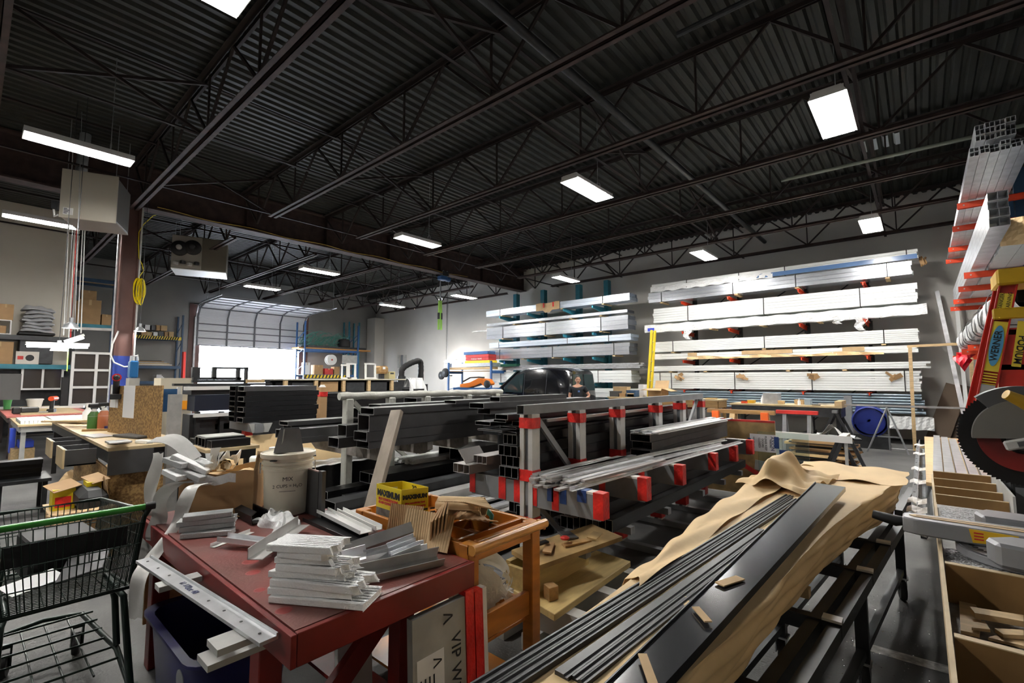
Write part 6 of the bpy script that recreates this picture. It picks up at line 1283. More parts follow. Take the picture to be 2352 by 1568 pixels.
for k in range(6): lprofile('%s from the bottom in the dark stack beyond the cardboard post' % nm_[k] if k else 'lowest profile in the dark stack beyond the cardboard post', -8.2, -7.9, 4.05, 6.6, 1.0 + k * .075, 1.072 + k * .075, m_blk, 'deep_profile', group='dark stack beyond the cardboard post', lips=())
lg = thing('trestle', 'dark trestle under the black stack beyond the cardboard post', 'trestle', (-8, 5, 0))
for y in (4.2, 6.4): part(MB().box(-8.2, -7.9, y - .05, y + .05, 0, .998), 'leg', m_dkst, lg)
part(MB().box(-8.1, -8.0, 4.2, 6.4, .5, .56), 'rail', m_dkst, lg)
cp = thing('wrapped_post', 'cardboard wrapped post with a red tape ring behind the tube bundle', 'post', (-7.8, 3.9, 0))
p = at(740, 905, X=-7.8); part(MB().box(-7.86, -7.74, p.y - .06, p.y + .06, 0, 1.56), 'post', m_card, cp); part(MB().box(-7.866, -7.734, p.y - .066, p.y + .066, 1.40, 1.48), 'red_tape', m_redtape, cp); part(MB().lathe([(.06, 0), (.03, .04)], (-7.8, p.y, 1.56), 10), 'white_cap', m_white, cp)
# kraft roll / board low behind the pail
q_ = [at(455, 1052, X=-6.85), at(760, 985, X=-6.85)]; solo(MB().prism([V(-6.55, q_[0].y, .02), V(-6.55, q_[1].y + .3, .02), V(-6.85, q_[1].y + .3, q_[1].z), V(-6.85, q_[0].y, q_[1].z)], (-.04, 0, 0)), 'kraft_board', m_kraft, 'long kraft covered board leaning low behind the pail and carton', 'board')
# ================================================================== BACKGROUND
def fX(u0, u1, v0, v1, X, dx=.1):
    """box whose +x face lies on plane X over a pixel window: (x0,x1,y0,y1,z0,z1)"""
    vm, um = (v0 + v1) / 2, (u0 + u1) / 2
    return (X - dx, X, at(u0, vm, X=X).y, at(u1, vm, X=X).y, at(um, v1, X=X).z, at(um, v0, X=X).z)
def fY(u0, u1, v0, v1, Y, dy=.1):
    vm, um = (v0 + v1) / 2, (u0 + u1) / 2
    return (at(u0, vm, Y=Y).x, at(u1, vm, Y=Y).x, Y, Y + dy, at(um, v1, Y=Y).z, at(um, v0, Y=Y).z)
def B(b): return MB().box(*b)
def carton(b, m, label, group=None, tape=True, name='carton', cat='carton'):
    x0, x1, y0, y1, z0, z1 = b; th = thing(name, label, cat, ((x0 + x1) / 2, (y0 + y1) / 2, z0), group)
    part(B(b), 'body', m, th, bevel=.004)
    ym, w = (y0 + y1) / 2, (y1 - y0) * .06
    if tape:
        part(MB().box(x0, x1 + .002, ym - w, ym + w, z1 - .001, z1 + .003).box(x1, x1 + .003, ym - w, ym + w, z1 - (z1 - z0) * .22, z1), 'tape', m_cardL, th)
    return th
def rack_frame(name, label, x0, x1, y0, y1, H_, beams, m_up, m_beam, deck=m_woodD, br=True):
    th = thing(name, label, 'rack', ((x0 + x1) / 2, (y0 + y1) / 2, 0))
    for y in (y0, y1):
        for x in (x0, x1): part(MB().box(x - .04, x + .04, y - .035, y + .035, 0, H_), 'upright', m_up, th)
        if br:
            for k in range(int(H_ / .9)): part(MB().bar((x0, y, .3 + k * .9), (x1, y, .75 + k * .9), .025, .025), 'lacing', m_up, th)
    for bz in beams:
        z, m_ = bz if isinstance(bz, tuple) else (bz, m_beam)
        for x in (x0, x1): part(MB().box(x - .025, x + .045, y0 + .035, y1 - .035, z - .13, z), 'beam', m_, th)
        part(MB().box(x0, x1, y0 + .04, y1 - .04, z - .03, z - .005), 'shelf_deck', deck, th)
    return th
# ---- roll-up door
dr = thing('door_1', None, None, (XW, 10, 3), kind='structure')
zb0 = at(455, 792, X=XW + .1).z; zc0 = at(455, 726, X=XW + .1).z; XD = XW + .12
m_dr = mat('door_panel', (.82, .82, .84), .5, .0); m_drf = mat('door_frame_steel', (.13, .13, .14), .5)
npan = 4; hp_ = (zc0 - zb0) / npan; rib = []
for k in range(npan):
    z0 = zb0 + hp_ * k; mb = MB()
    prof = []; n = 6
    for i in range(n): prof += [(0, z0 + hp_ * i / n + .004), (0, z0 + hp_ * (i + .55) / n), (.022, z0 + hp_ * (i + .65) / n), (.022, z0 + hp_ * (i + .95) / n)]
    vs = [(XD + a, y, z) for y in (DY0, DY1) for a, z in prof]; q = len(prof)
    mb.add(vs, [(i, i + 1, q + i + 1, q + i) for i in range(q - 1)]).box(XD - .03, XD - .001, DY0, DY1, z0 + .003, z0 + hp_ - .003)
    pn_ = part(mb, 'door_panel', m_dr, dr)
    part(MB().box(XD + .02, XD + .05, DY0, DY1, z0 - .025, z0 + .02), 'panel_rail', m_drf, pn_)
    for i in range(5): y = DY0 + .04 + (DY1 - DY0 - .08) * i / 4; part(MB().box(XD + .02, XD + .055, y - .035, y + .035, z0, z0 + hp_), 'stile', m_drf, pn_)
segs = [(V(XD, 0, zc0), V(XD + .28, 0, zc0 + .42)), (V(XD + .30, 0, zc0 + .44), V(XD + .95, 0, zc0 + .60)), (V(XD + .98, 0, zc0 + .60), V(XD + 1.68, 0, zc0 + .62)), (V(XD + 1.7, 0, zc0 + .62), V(XD + 2.4, 0, zc0 + .63)), (V(XD + 2.42, 0, zc0 + .63), V(XD + 3.1, 0, zc0 + .64))]
for a, b in segs:
    mb = MB(); d_ = (b - a); nrm = V(d_.z, 0, -d_.x).normalized()
    for i in range(5): p, q = a.lerp(b, i / 5), a.lerp(b, (i + .62) / 5); mb.prism([V(p.x, DY0, p.z), V(p.x, DY1, p.z), V(q.x, DY1, q.z), V(q.x, DY0, q.z)], nrm * .02)
    mb.prism([V(a.x, DY0, a.z), V(a.x, DY1, a.z), V(b.x, DY1, b.z), V(b.x, DY0, b.z)], nrm * -.02)
    pn_ = part(mb, 'door_panel', m_dr, dr)
    part(MB().bar(V(b.x, DY0, b.z) + nrm * .03, V(b.x, DY1, b.z) + nrm * .03, .06, .05), 'panel_rail', m_drf, pn_)
    for i in range(5): y = DY0 + .04 + (DY1 - DY0 - .08) * i / 4; part(MB().bar(V(a.x, y, a.z) + nrm * .035, V(b.x, y, b.z) + nrm * .035, .05, .07), 'stile', m_drf, pn_)
for y in (DY0 - .05, DY1 + .05):
    part(MB().box(XW + .02, XW + .16, y - .04, y + .04, 0, zc0), 'track', m_galv, dr)
    part(MB().tube([V(XD + .03, y, zc0 - .05), V(XD + .10, y, zc0 + .25), V(XD + .30, y, zc0 + .50), V(XD + .9, y, zc0 + .62), V(XD + 3.6, y, zc0 + .66)], .03, 6), 'curved_track', m_galv, dr)
    part(MB().tube([V(XD + 3.2, y, zc0 + .66), V(XD + 3.2, y, 6.9)], .02, 6), 'track_hanger', m_galv, dr); part(MB().tube([V(XD + 1.6, y, zc0 + .64), V(XD + 1.6, y, 6.9)], .02, 6), 'track_hanger', m_galv, dr)
    part(MB().box(XW + .005, XW + .03, y - .25, y + .25, 0, DZ + .4), 'jamb', m_column, dr)
part(MB().tube([V(XW + .3, DY0 - .2, DZ + .35), V(XW + .3, DY1 + .2, DZ + .35)], .03, 8), 'spring_shaft', m_dkst, dr)
# ---- unit heaters
def heater(p, a, w, d, h, name, label):
    t = thing(name, label, 'heater', p); r = V(math.sin(a), math.cos(a), 0); n_ = V(math.cos(a), -math.sin(a), 0); p = Vector(p)
    c = [p - r * w / 2, p + r * w / 2, p + r * w / 2 - n_ * d, p - r * w / 2 - n_ * d]
    return t, r, n_, p, c
m_beige = mat('heater_beige', (.52, .48, .40), .45); m_hd = mat('heater_dark', (.085, .08, .075), .5)
t, r_, n_, p, c = heater((-12.45, 1.42, 4.86), math.radians(22), .86, .95, .98, 'unit_heater', 'beige boxed unit heater hanging from the roof beside the column')
part(MB().prism([q + V(0, 0, .05) for q in c], (0, 0, .90)), 'cabinet', m_hd, t, bevel=.01)
part(MB().prism([c[0] + n_ * .004 - r_ * .01 , c[1] + n_ * .004 + r_ * .01, c[1] + n_ * .004 + r_ * .01 + V(0, 0, .98), c[0] + n_ * .004 - r_ * .01 + V(0, 0, .98)], n_ * .03), 'front_panel', m_beige, t, bevel=.006)
part(MB().prism([q + V(0, 0, .02) for q in c], (0, 0, .03)), 'bottom_panel', mat('heater_bottom', (.30, .27, .25), .5), t)
lb = c[0] + n_ * .036 + r_ * .05 + V(0, 0, .06); part(MB().prism([lb, lb + r_ * .15, lb + r_ * .15 + V(0, 0, .14), lb + V(0, 0, .14)], n_ * .002), 'rating_label', m_paper, t)
for k in range(4): part(MB().prism([lb + n_ * .002 + r_ * .01 + V(0, 0, .02 + .03 * k), lb + n_ * .002 + r_ * (.06 + .02 * (k % 3)) + V(0, 0, .02 + .03 * k), lb + n_ * .002 + r_ * (.06 + .02 * (k % 3)) + V(0, 0, .035 + .03 * k), lb + n_ * .002 + r_ * .01 + V(0, 0, .035 + .03 * k)], n_ * .001), 'print_line', m_dkst, t)
e0 = c[3] + V(0, 0, .45)
part(MB().tube([e0 + r_ * .1, e0 - r_ * .12 + V(0, 0, .02), e0 - r_ * .20 + V(0, 0, .14), e0 - r_ * .18 + V(0, 0, .38), e0 - r_ * .02 + V(0, 0, .62), e0 + r_ * .02 + V(0, 0, 1.7)], .10, 12), 'flue_pipe', m_galv, t, smooth=40)
for q in (c[0], c[1], c[2], c[3]): part(MB().tube([q + V(0, 0, .95) + (p - n_ * .45 - q) * .12, V(q.x, q.y, 6.95) + (p - n_ * .45 - q) * .12], .008, 5), 'hanger_rod', m_galv, t)
part(MB().obox(c[0] - r_ * .08 + V(0, 0, .22), (.1, .1, .16), (0, 0, -.4)), 'gas_valve', m_dkst, t, bevel=.01)
part(MB().tube([c[0] - r_ * .1 + V(0, 0, .15), c[0] - r_ * .08 + V(0, 0, .0), c[0] - r_ * .02 + V(0, 0, .05)], .02, 8), 'elbow', m_white, t, smooth=50)
P2 = at(459, 582, X=-17.0); zlo, zhi = at(459, 622, X=-17.0).z, at(459, 545, X=-17.0).z
t, r_, n_, p, c = heater((-17.0, P2.y, zlo), math.radians(20), 1.45, 1.1, zhi - zlo, 'unit_heater', 'dark unit heater with two fan motors on its back beyond the girder')
hh = zhi - zlo; m_olive = mat('heater_olive', (.12, .105, .08), .5)
part(MB().prism([q + V(0, 0, .03) for q in c], (0, 0, hh - .03)), 'cabinet', m_olive, t, bevel=.01)
part(MB().prism([q for q in c], (0, 0, .028)), 'louvre_panel', m_white, t)
part(MB().prism([c[0] + n_ * .003 + V(0, 0, .04), c[0] + n_ * .003 + r_ * .78 + V(0, 0, .04), c[0] + n_ * .003 + r_ * .78 + V(0, 0, hh - .02), c[0] + n_ * .003 + V(0, 0, hh - .02)], n_ * .02), 'fan_plate', mat('heater_plate', (.33, .31, .27), .5), t)
for k, (f, zz) in enumerate(((.20, .60), (.54, .66))):
    o = c[0] + r_ * f + V(0, 0, hh * zz) + n_ * .024
    part(MB().lathe([(.23, 0), (.23, .06), (.20, .09), (.10, .12)], o, 20, n_), 'fan_housing', m_black, t, smooth=40)
    part(MB().lathe([(.075, .1), (.075, .22), (.05, .24), (.02, .245)], o, 16, n_), 'motor', m_lgrey if k == 0 else m_dkst, t, smooth=40)
for k in range(4): part(MB().obox(c[0] + r_ * (.12 + .18 * k) + V(0, 0, .16 + .05 * (k % 2)) + n_ * .06, (.10, .12, .10), (0, 0, .3)), 'control_box', [m_lgrey, m_dkst][k % 2], t, bevel=.008)
for q in c: part(MB().tube([q + V(0, 0, hh) + (p - n_ * .5 - q) * .1, V(q.x, q.y, 6.95) + (p - n_ * .5 - q) * .1], .008, 5), 'hanger_rod', m_galv, t)
# ---- yellow cable on the column
m_ycord = mat('yellow_cord', (.80, .62, .0), .45)
yc = thing('extension_cord', 'yellow cord hanging coiled on the side of the column', 'cord', (GX + .25, 2.6, 4.0))
cy = at(318, 660, X=GX + .2); zt_, zb_ = at(318, 640, X=GX + .2).z, at(318, 712, X=GX + .2).z
for k in range(9):
    w_ = .05 + .012 * (k % 4); L_ = (zt_ - zb_) * (.62 + .05 * (k % 5)); zz = zt_ - .02 * (k % 3)
    part(MB().tube([V(GX + .22 + .01 * k, cy.y + w_ * math.sin(a) + .012 * (k - 4), zz - L_ / 2 + L_ / 2 * math.cos(a) + .02 * math.sin(3 * a + k)) for a in [i * PI / 10 for i in range(21)]], .012, 6), 'coil_loop', m_ycord, yc, smooth=60)
pts = [at(u, v, X=GX + .2) for u, v in ((318, 642), (322, 632), (330, 622), (326, 606), (319, 592), (318, 560), (319, 533), (330, 515), (352, 495), (358, 494))]
part(MB().tube(pts, .009, 6), 'cord_lead', m_ycord, yc, smooth=60)
solo(MB().tube([V(GX + .21, y, 6.0 - .05 * math.sin((y - 3) * 1.5) ** 2) for y in [2.9 + .25 * k for k in range(44)]], .010, 6), 'power_cable', mat('orange_cable', (.45, .30, .05), .5), 'orange yellow cable running along the bottom flange of the girder', 'cable', smooth=60)
solo(MB().tube([V(GX + .19, 2.62, .02), V(GX + .19, 2.62, 5.9)], .02, 8), 'column_conduit', m_lgrey, 'grey conduit running up the face of the column', 'conduit'); solo(MB().tube([V(GX + .05, 2.22, .02), V(GX + .05, 2.22, 5.9)], .025, 8), 'column_conduit', m_galv, 'pale conduit running up the edge of the column beside the pale wall', 'conduit')
solo(MB().tube([at(u, v, X=-14.2) for u, v in ((272, 760), (258, 790), (254, 815), (262, 832), (285, 842), (300, 841))], .018, 6), 'white_hose', m_white, 'white hose looping from the column above its blue foot', 'hose', smooth=60)
# ---- lamps and cables over the far left benches
XL = -12.0
def cable(us, vs_, m, lab, grp, X=-13.7, r=.009): a = at(us[0], vs_[0], X=X); solo(MB().tube([V(a.x - .4, a.y, 6.97), a, at(us[1], vs_[1], X=X)], r, 6), 'hanging_cable', m, lab, 'cable', grp)
for us, vs_, lab in [((156, 146), (560, 770), 'outermost white cable hanging over the far benches'), ((172, 158), (528, 775), 'white cable hanging second over the far benches'), ((176, 162), (528, 775), 'red tinted cable in the middle over the far benches'), ((190, 178), (528, 760), 'white cable hanging from under the beige heater'), ((195, 186), (528, 765), 'white cable hanging nearest the column over the far benches')]:
    cable(us, vs_, m_white if 'white' in lab else m_redtape, lab, 'cables holding the work lamps')
wl = thing('work_lamp', 'bare fluorescent work lamp hanging low over the far benches', 'lamp', at(130, 795, X=XL))
a, b = at(58, 794, X=XL), at(204, 798, X=XL)
part(MB().bar(a + V(0, 0, .05), b + V(0, 0, .05), .16, .05), 'housing', m_white, wl); part(MB().tube([at(157, 792, X=XL), at(154, 852, X=XL)], .008, 5), 'pull_cord', mat('lime_cord', (.35, .7, .1), .5), wl, 'lime green pull cord')
for k in (-.04, .04): part(MB().tube([a + V(k, .02, 0), b + V(k, -.02, 0)], .018, 8), 'fluorescent_tube', m_lamp, wl)
wl = thing('work_lamp', 'tilted short fluorescent lamp crossing over the low work lamp', 'lamp', at(170, 778, X=XL - .3))
a, b = at(148, 790, X=XL - .3), at(192, 775, X=XL - .3)
part(MB().bar(a + V(0, 0, .05), b + V(0, 0, .05), .16, .05), 'housing', m_white, wl); part(MB().tube([a, b], .02, 8), 'fluorescent_tube', m_lamp, wl); part(MB().tube([(a + b) / 2 + V(0, 0, .07), V(a.x, a.y, 6.97)], .006, 5), 'hanger_wire', m_galv, wl)
def dish(u, v, X, lab, m=m_galv, lit=True):
    p = at(u, v, X=X); t = thing('dish_lamp', lab, 'lamp', p, 'clip-on dish lamps'); part(MB().lathe([(.12, -.02), (.09, .05), (.03, .09), (.03, .17), (.0, .17)], p, 18, capb=False), 'shade', m, t, smooth=40)
    if lit: part(MB().lathe([(.01, 0), (.07, .0), (.07, .012)], p, 14), 'bulb', m_lamp, t)
    part(MB().tube([p + V(0, 0, .17), V(p.x, p.y, 6.995)], .006, 5), 'lead', m_dkst, t)
dish(163, 751, XL + .5, 'yellow lit dish lamp under the cables by the blue rack'); dish(321, 759, GX + .35, 'small lit dish lamp on the side of the column'); dish(135, 803, XL + .1, 'unlit clear dome lamp hanging under the work lamp', m_film, False)
hr_ = thing('hanging_rail', 'thin grey rail slung across the column at lamp height', 'rail', (-14.9, 2.2, 3)); a, b = at(150, 753, X=-14.9), at(310, 759, X=-14.9); part(MB().bar(a, b, .05, .06), 'rail', m_lgrey, hr_)
for q in (a, b): part(MB().tube([q, V(q.x, q.y, 6.9)], .006, 5), 'hanger_wire', m_galv, hr_)
# ---- racks along the pale wall
XR = -19.5
rk = rack_frame('shelving_rack', 'teal beamed rack against the pale wall holding cartons and foam', -20.25, XR, at(-40, 800, X=XR).y, at(168, 800, X=XR).y, 3.2, [(2.12, m_teal), (2.95, m_dkst), .9], m_dkst, m_teal)
GCW = 'cartons on the rack at the pale wall'
carton((-20.1, XR, at(0, 820, X=XR).y - .3, at(31, 800, X=XR).y, 2.12, 2.75), m_card, 'big brown carton on the teal beam at the pale wall', GCW)
wb_ = thing('shelf_box', 'white open shelf unit with small cartons above the big brown carton', 'shelf', (-19.8, .5, 2.96)); bx_ = fX(-10, 26, 745, 768, XR, .5)
part(B((XR - .5, XR, bx_[2], bx_[3], 2.955, 2.985)), 'board', m_white, wb_); part(B((XR - .5, XR, bx_[3] - .03, bx_[3], 2.985, 3.34)), 'side', m_white, wb_); part(B((XR - .5, XR, bx_[2], bx_[3], 3.34, 3.37)), 'board', m_white, wb_)
carton((XR - .45, XR - .05, bx_[2], bx_[3] - .1, 2.987, 3.2), m_card, 'small carton inside the white shelf unit', GCW)
carton((XR - .45, XR - .05, bx_[2], bx_[3] + .02, 3.372, 3.82), m_card, 'carton on top of the white shelf unit', GCW)
for k in range(7):
    y0, y1 = at(50 + 4 * (k % 3), 730, X=XR).y, at(126 - 5 * (k % 2), 730, X=XR).y; z0 = 3.07 + k * .105
    solo(MB().sheet(16, 8, lambda a, b: (XR - .6 + .62 * b + .03 * math.sin(a * 7 + k), y0 + (y1 - y0) * a, z0 + .11 * math.sin(PI * b) ** .5 * (1 + .2 * math.sin(a * 15 + k * 2)) * min(1, 8 * a, 8 * (1 - a)) + .02 * math.sin(a * 5 + k)), .03), 'foam_roll', mat('grey_film_roll', (.45, .46, .48), .3, bump=.4, bscale=9) if k == 0 else MATS['grey_film_roll'], '%s grey plastic wrapped foam sheet from the bottom of the pale wall heap' % ORD[k], 'foam sheet', 'plastic wrapped foam sheets on the pale wall rack', smooth=60)
solo(B((XR - .7, XR - .02, at(42, 760, X=XR).y, at(128, 760, X=XR).y, 2.98, 3.06)), 'black_foam', m_black, 'black foam block under the grey wrapped foam sheets', 'foam block', bevel=.02)
solo(B((XR - .6, XR - .05, at(45, 780, X=XR).y, at(125, 780, X=XR).y, 2.13, 2.9)), 'dark_crate', m_dkst, 'dark crate on the teal beam behind the lamps', 'crate', bevel=.02)
pr = thing('printed_carton', 'white carton with a dark oval print on the teal beam', 'carton', (XR, 1.1, 2.13)); bb_ = fX(36, 90, 807, 824, XR + .02, .3); bb_ = (bb_[0], bb_[1], bb_[2], bb_[3], 2.125, bb_[5])
part(B(bb_), 'body', mat('carton_white', (.62, .58, .52), .6), pr); part(MB().lathe([(.09, 0), (.09, .003)], (XR + .02, (bb_[2] + bb_[3]) / 2 + .05, (bb_[4] + bb_[5]) / 2), 20, (1, 0, 0)), 'oval_print', m_black, pr); part(B((XR + .02, XR + .023, (bb_[2] + bb_[3]) / 2 - .2, (bb_[2] + bb_[3]) / 2 - .08, (bb_[4] + bb_[5]) / 2 - .05, (bb_[4] + bb_[5]) / 2 + .05)), 'red_print', m_red, pr)
m_glass = mat('window_glass_dark', (.06, .05, .045), .06)
def wframe(name, label, bx, nx, nz, m=m_white, fw=.05):
    x0, x1, y0, y1, z0, z1 = bx; t = thing(name, label, 'window frame', (x1, (y0 + y1) / 2, z0))
    for k in range(nx + 1): y = y0 + (y1 - y0 - fw) * k / nx; part(MB().box(x0, x1, y, y + fw, z0, z1), 'frame_member', m, t)
    for k in range(nz + 1): z = z0 + (z1 - z0 - fw) * k / nz; part(MB().box(x0 + .002, x1 - .002, y0 + fw, y1 - fw, z, z + fw), 'frame_member', m, t)
    for i in range(nx):
        for k in range(nz): part(MB().box((x0 + x1) / 2 - .004, (x0 + x1) / 2 + .004, y0 + (y1 - y0 - fw) * i / nx + fw, y0 + (y1 - y0 - fw) * (i + 1) / nx, z0 + (z1 - z0 - fw) * k / nz + fw, z0 + (z1 - z0 - fw) * (k + 1) / nz), 'pane', m_glass, t)
    return t
solo(B((-20.32, -20.27, at(-40, 800, X=-20.3).y, at(168, 800, X=-20.3).y, .05, 1.95)), 'shade_backing', m_dkst, 'dark backing added to shade the pale wall under the teal beam', 'sheet')  # backing put in to give the dark of the full shelves
wframe('window_frame', 'white two-pane window stored on the shelf below the teal beam', (XR - .1, XR - .02) + fX(48, 146, 842, 895, XR)[2:], 2, 1)
solo(MB().prism([V(-17.5, *at(0, 858, X=-17.5)[1:]), V(-17.5, *at(50, 858, X=-17.5)[1:]), V(-17.4, *at(46, 918, X=-17.4)[1:]), V(-17.4, *at(0, 918, X=-17.4)[1:])], (-.03, 0, 0)), 'curved_sheet', mat('bronze_sheet', (.035, .033, .03), .45, .0), 'bronze grey sheet panel standing behind the pink table', 'sheet')
wframe('window_frame', 'tall white four-pane window frame standing before the blue rack', (-19.1, -19.0, at(162, 860, X=-19).y, at(275, 860, X=-19).y, .9, at(210, 808, X=-19).z), 2, 3, fw=.07)
solo(B((-19.4, -18.86, at(162, 930, X=-19).y, at(280, 930, X=-19).y, 0, .898)), 'low_cabinet', m_dkst, 'dark low cabinet under the tall white window frame', 'cabinet', bevel=.01)
solo(B(fX(142, 158, 862, 905, -18.9, .2)[:4] + (.0, 1.75)), 'dark_post', m_black, 'dark narrow locker beside the tall white window frame', 'locker')
# ---- blue rack with cartons beyond the pale wall
XB = -23.0
y0, y1 = at(166, 700, X=XB).y, at(272, 700, X=XB).y; zbm = at(220, 745, X=XB).z
rack_frame('shelving_rack', 'dark blue rack with brown cartons beyond the end of the pale wall', XB - 1.0, XB, y0, y1, 5.6, [(zbm, m_teal), 1.9, (5.4, m_navy)], m_navy, m_navy)
GCB = 'cartons on the dark blue rack'
for u0, u1, v0, dx, lab in [(164, 180, 690, .5, 'brown carton at the near end of the dark blue rack'), (180, 232, 688, .55, 'largest brown carton on the dark blue rack'), (234, 256, 722, .5, 'smallest brown carton at the far end of the dark blue rack')]:
    b_ = fX(u0, u1, v0, 740, XB - .02, dx); carton((b_[0], b_[1], b_[2], b_[3], zbm + .002, b_[5]), m_card, lab, GCB)
b_ = fX(186, 222, 672, 690, XB - .1, .45); zz = fX(180, 232, 688, 740, XB - .02)[5]; carton((b_[0], b_[1], b_[2], b_[3], zz + .006, zz + .35), m_card, 'orange brown carton on top of the largest one on the dark blue rack', GCB)
for k in range(2): 
    th = thing('tire', '%s black tyre on edge under the cartons of the dark blue rack' % ORD[k], 'tyre', (XB - .3, y0 + .5 + .8 * k, 1.9), 'tyres on the dark blue rack'); part(MB().lathe([(.22, -.1), (.30, -.11), (.345, -.07), (.345, .07), (.30, .11), (.22, .1)], (XB - .4, y0 + .42 + .74 * k, 2.25), 20, (1, .3, 0)), 'tread', m_rubber, th, smooth=40)
# ---- striped shelf rack left of the roll-up door
XS = -26.3
y0, y1 = at(308, 780, X=XS).y, at(418, 780, X=XS).y; zs = at(360, 772, X=XS).z
rack_frame('shelving_rack', 'blue rack with yellow and black striped beam before the grey wall', XS - .8, XS, y0, y1, 4.7, [zs, 2.3, 1.6], m_navy, m_navy)
n = 34
for k in range(n): 
    ya, yb_ = y0 + .05 + (y1 - y0 - .1) * k / n, y0 + .05 + (y1 - y0 - .1) * (k + 1) / n
st_ = thing('hazard_stripe_beam', 'yellow and black striped beam edge on the blue rack by the grey wall', 'beam', (XS + .05, (y0 + y1) / 2, zs))
part(MB().box(XS + .046, XS + .052, y0 + .04, y1 - .04, zs - .14, zs + .01), 'yellow_board', m_yellow, st_)
for k in range(17):
    ya = y0 + .06 + (y1 - y0 - .2) * k / 17; part(MB().prism([(XS + .053, ya, zs - .14), (XS + .053, ya + .055, zs - .14), (XS + .053, ya + .115, zs + .01), (XS + .053, ya + .06, zs + .01)], (.002, 0, 0)), 'black_stripe', m_black, st_)
R2 = random.Random(3)
for k in range(10):
    ya = y0 + .25 + (y1 - y0 - .6) * (k % 6) / 6 + R2.uniform(0, .05); w_ = R2.uniform(.16, .27); h_ = R2.uniform(.16, .26); up_ = k // 6
    carton((XS - .5, XS - .1 - .06 * up_, ya + .12 * up_, ya + w_ + .12 * up_, zs + .012 + up_ * .27, zs + .012 + up_ * .27 + h_), [m_card, m_cardL, m_paper, m_dkst][k % 4], 'small carton on the striped beam shelf, %s along its %s row' % (ORD[k % 6], ('lower', 'upper')[k // 6]), 'small cartons on the striped beam shelf', tape=False)
for k in range(6): solo(MB().bar((XS - .3, y0 + .2, 2.305 + k * .045), (XS - .25, y1 - .2 - .1 * k, 2.305 + k * .045), .3 - .03 * k, .04), 'stored_board', [m_woodD, m_paper, m_wood, m_lgrey, m_card, m_char][k], ['brown board lowest on the shelf under the striped beam', 'white board on the shelf under the striped beam', 'pale wood board on the shelf under the striped beam', 'grey board on the shelf under the striped beam', 'card coloured board on the shelf under the striped beam', 'dark short board on top under the striped beam'][k], 'board')
for k in range(5): solo(MB().box(XS - .6, XS - .05, y0 + .9, y1 - .5 - .05 * k, 1.605 + k * .06, 1.655 + k * .06), 'white_sheet', m_paper, '%s white panel from the bottom of the flat stack on the low rack shelf' % ORD[k], 'panel', 'white panels on the lowest rack shelf')
solo(MB().bar(V(-22, at(420, 893, X=-22).y, .01), at(423, 808, X=-22), .22, .08), 'red_plank', mat('bright_red', (.75, .05, .04), .45), 'bright red plank standing upright by the roll-up door', 'plank')
# ---- blue rack and shelf to the other side of the door
XQ = -25.6
y0, y1 = at(700, 800, X=XQ).y, at(822, 800, X=XQ).y; zq = at(760, 803, X=XQ).z
rack_frame('shelving_rack', 'blue rack with a wooden shelf and green wire coils beyond the door', XQ - 1.0, XQ, y0, y1, 4.9, [(zq, m_blue), (at(760, 860, X=XQ).z, m_blue)], m_blue, m_blue, deck=m_wood)
solo(MB().box(XQ - .93, XQ - .045, y0 - .3, y1 + .9, zq + .003, zq + .08), 'shelf_board', mat('orange_board', (.55, .25, .06), .5), 'long orange wood board on top of the blue rack past the door', 'board')
solo(MB().box(XQ - .9, XQ - .06, y0 + .2, y1 + .6, zq + .083, zq + .2), 'dark_sheet_pile', m_dkst, 'dark flat sheets lying on the orange board', 'sheets')
m_gw = mat('green_wire', (.10, .30, .25), .5)
gw = thing('wire_coil', 'tangled green wire mesh coil on the blue rack past the door', 'wire', (XQ - .3, y0 + 1.5, zq + .2))
mb = MB(); R3 = random.Random(5)
for k in range(46):
    c_ = V(XQ - .3 + R3.uniform(-.3, .3), y0 + R3.uniform(.3, 2.9), zq + .55 + R3.uniform(-.15, .15)); c_.x = XQ - .5 + R3.uniform(-.1, .1); r1, r2_, ph = R3.uniform(.25, .5), R3.uniform(.2, .4), R3.uniform(0, 6)
    mb.tube([c_ + V(.2 * math.sin(a + ph), r1 * math.cos(a), max(zq + .225 - c_.z, r2_ * math.sin(a + ph * .3))) for a in [i * PI / 8 for i in range(14)]], .014, 4, False)
part(mb, 'wire_mesh', m_gw, gw, kind='stuff')
p = at(790, 785, X=XQ - .3); hm_ = thing('dark_drum', 'dark round drum on the blue rack past the door', 'drum', p); part(MB().lathe([(.33, 0), (.36, .03), (.36, .3), (.30, .45), (.1, .5)], V(p.x, p.y, zq + .203), 20), 'body', m_black, hm_, smooth=40)
z1_ = at(760, 860, X=XQ).z
for k, (u0, u1, v0, m_, lab) in enumerate([(722, 742, 838, m_card, 'brown carton under the orange board by the door'), (746, 765, 846, m_red, 'red printed carton under the orange board by the door'), (768, 780, 842, m_card, 'small brown carton beside the red printed one'), (700, 712, 832, m_white, 'white box at the end of the rack by the door')]):
    b_ = fX(u0, u1, v0, 858, XQ - .1, .4); carton((b_[0], b_[1], b_[2], b_[3], z1_ + .002, max(z1_ + .25, b_[5])), m_, lab, 'cartons under the orange board')
p = at(763, 826, X=XQ - .05); rl = thing('cable_reel', 'white and red reel among the cartons under the orange board', 'reel', p); part(MB().lathe([(.30, 0), (.30, .03), (.14, .035), (.14, .25), (.30, .255), (.30, .285)], p - V(.3, 0, 0), 22, (1, 0, 0)), 'flanges', m_white, rl, smooth=40); part(MB().lathe([(.05, 0), (.05, .29)], p - V(.3, 0, 0), 14, (1, 0, 0)), 'hub', m_red, rl)
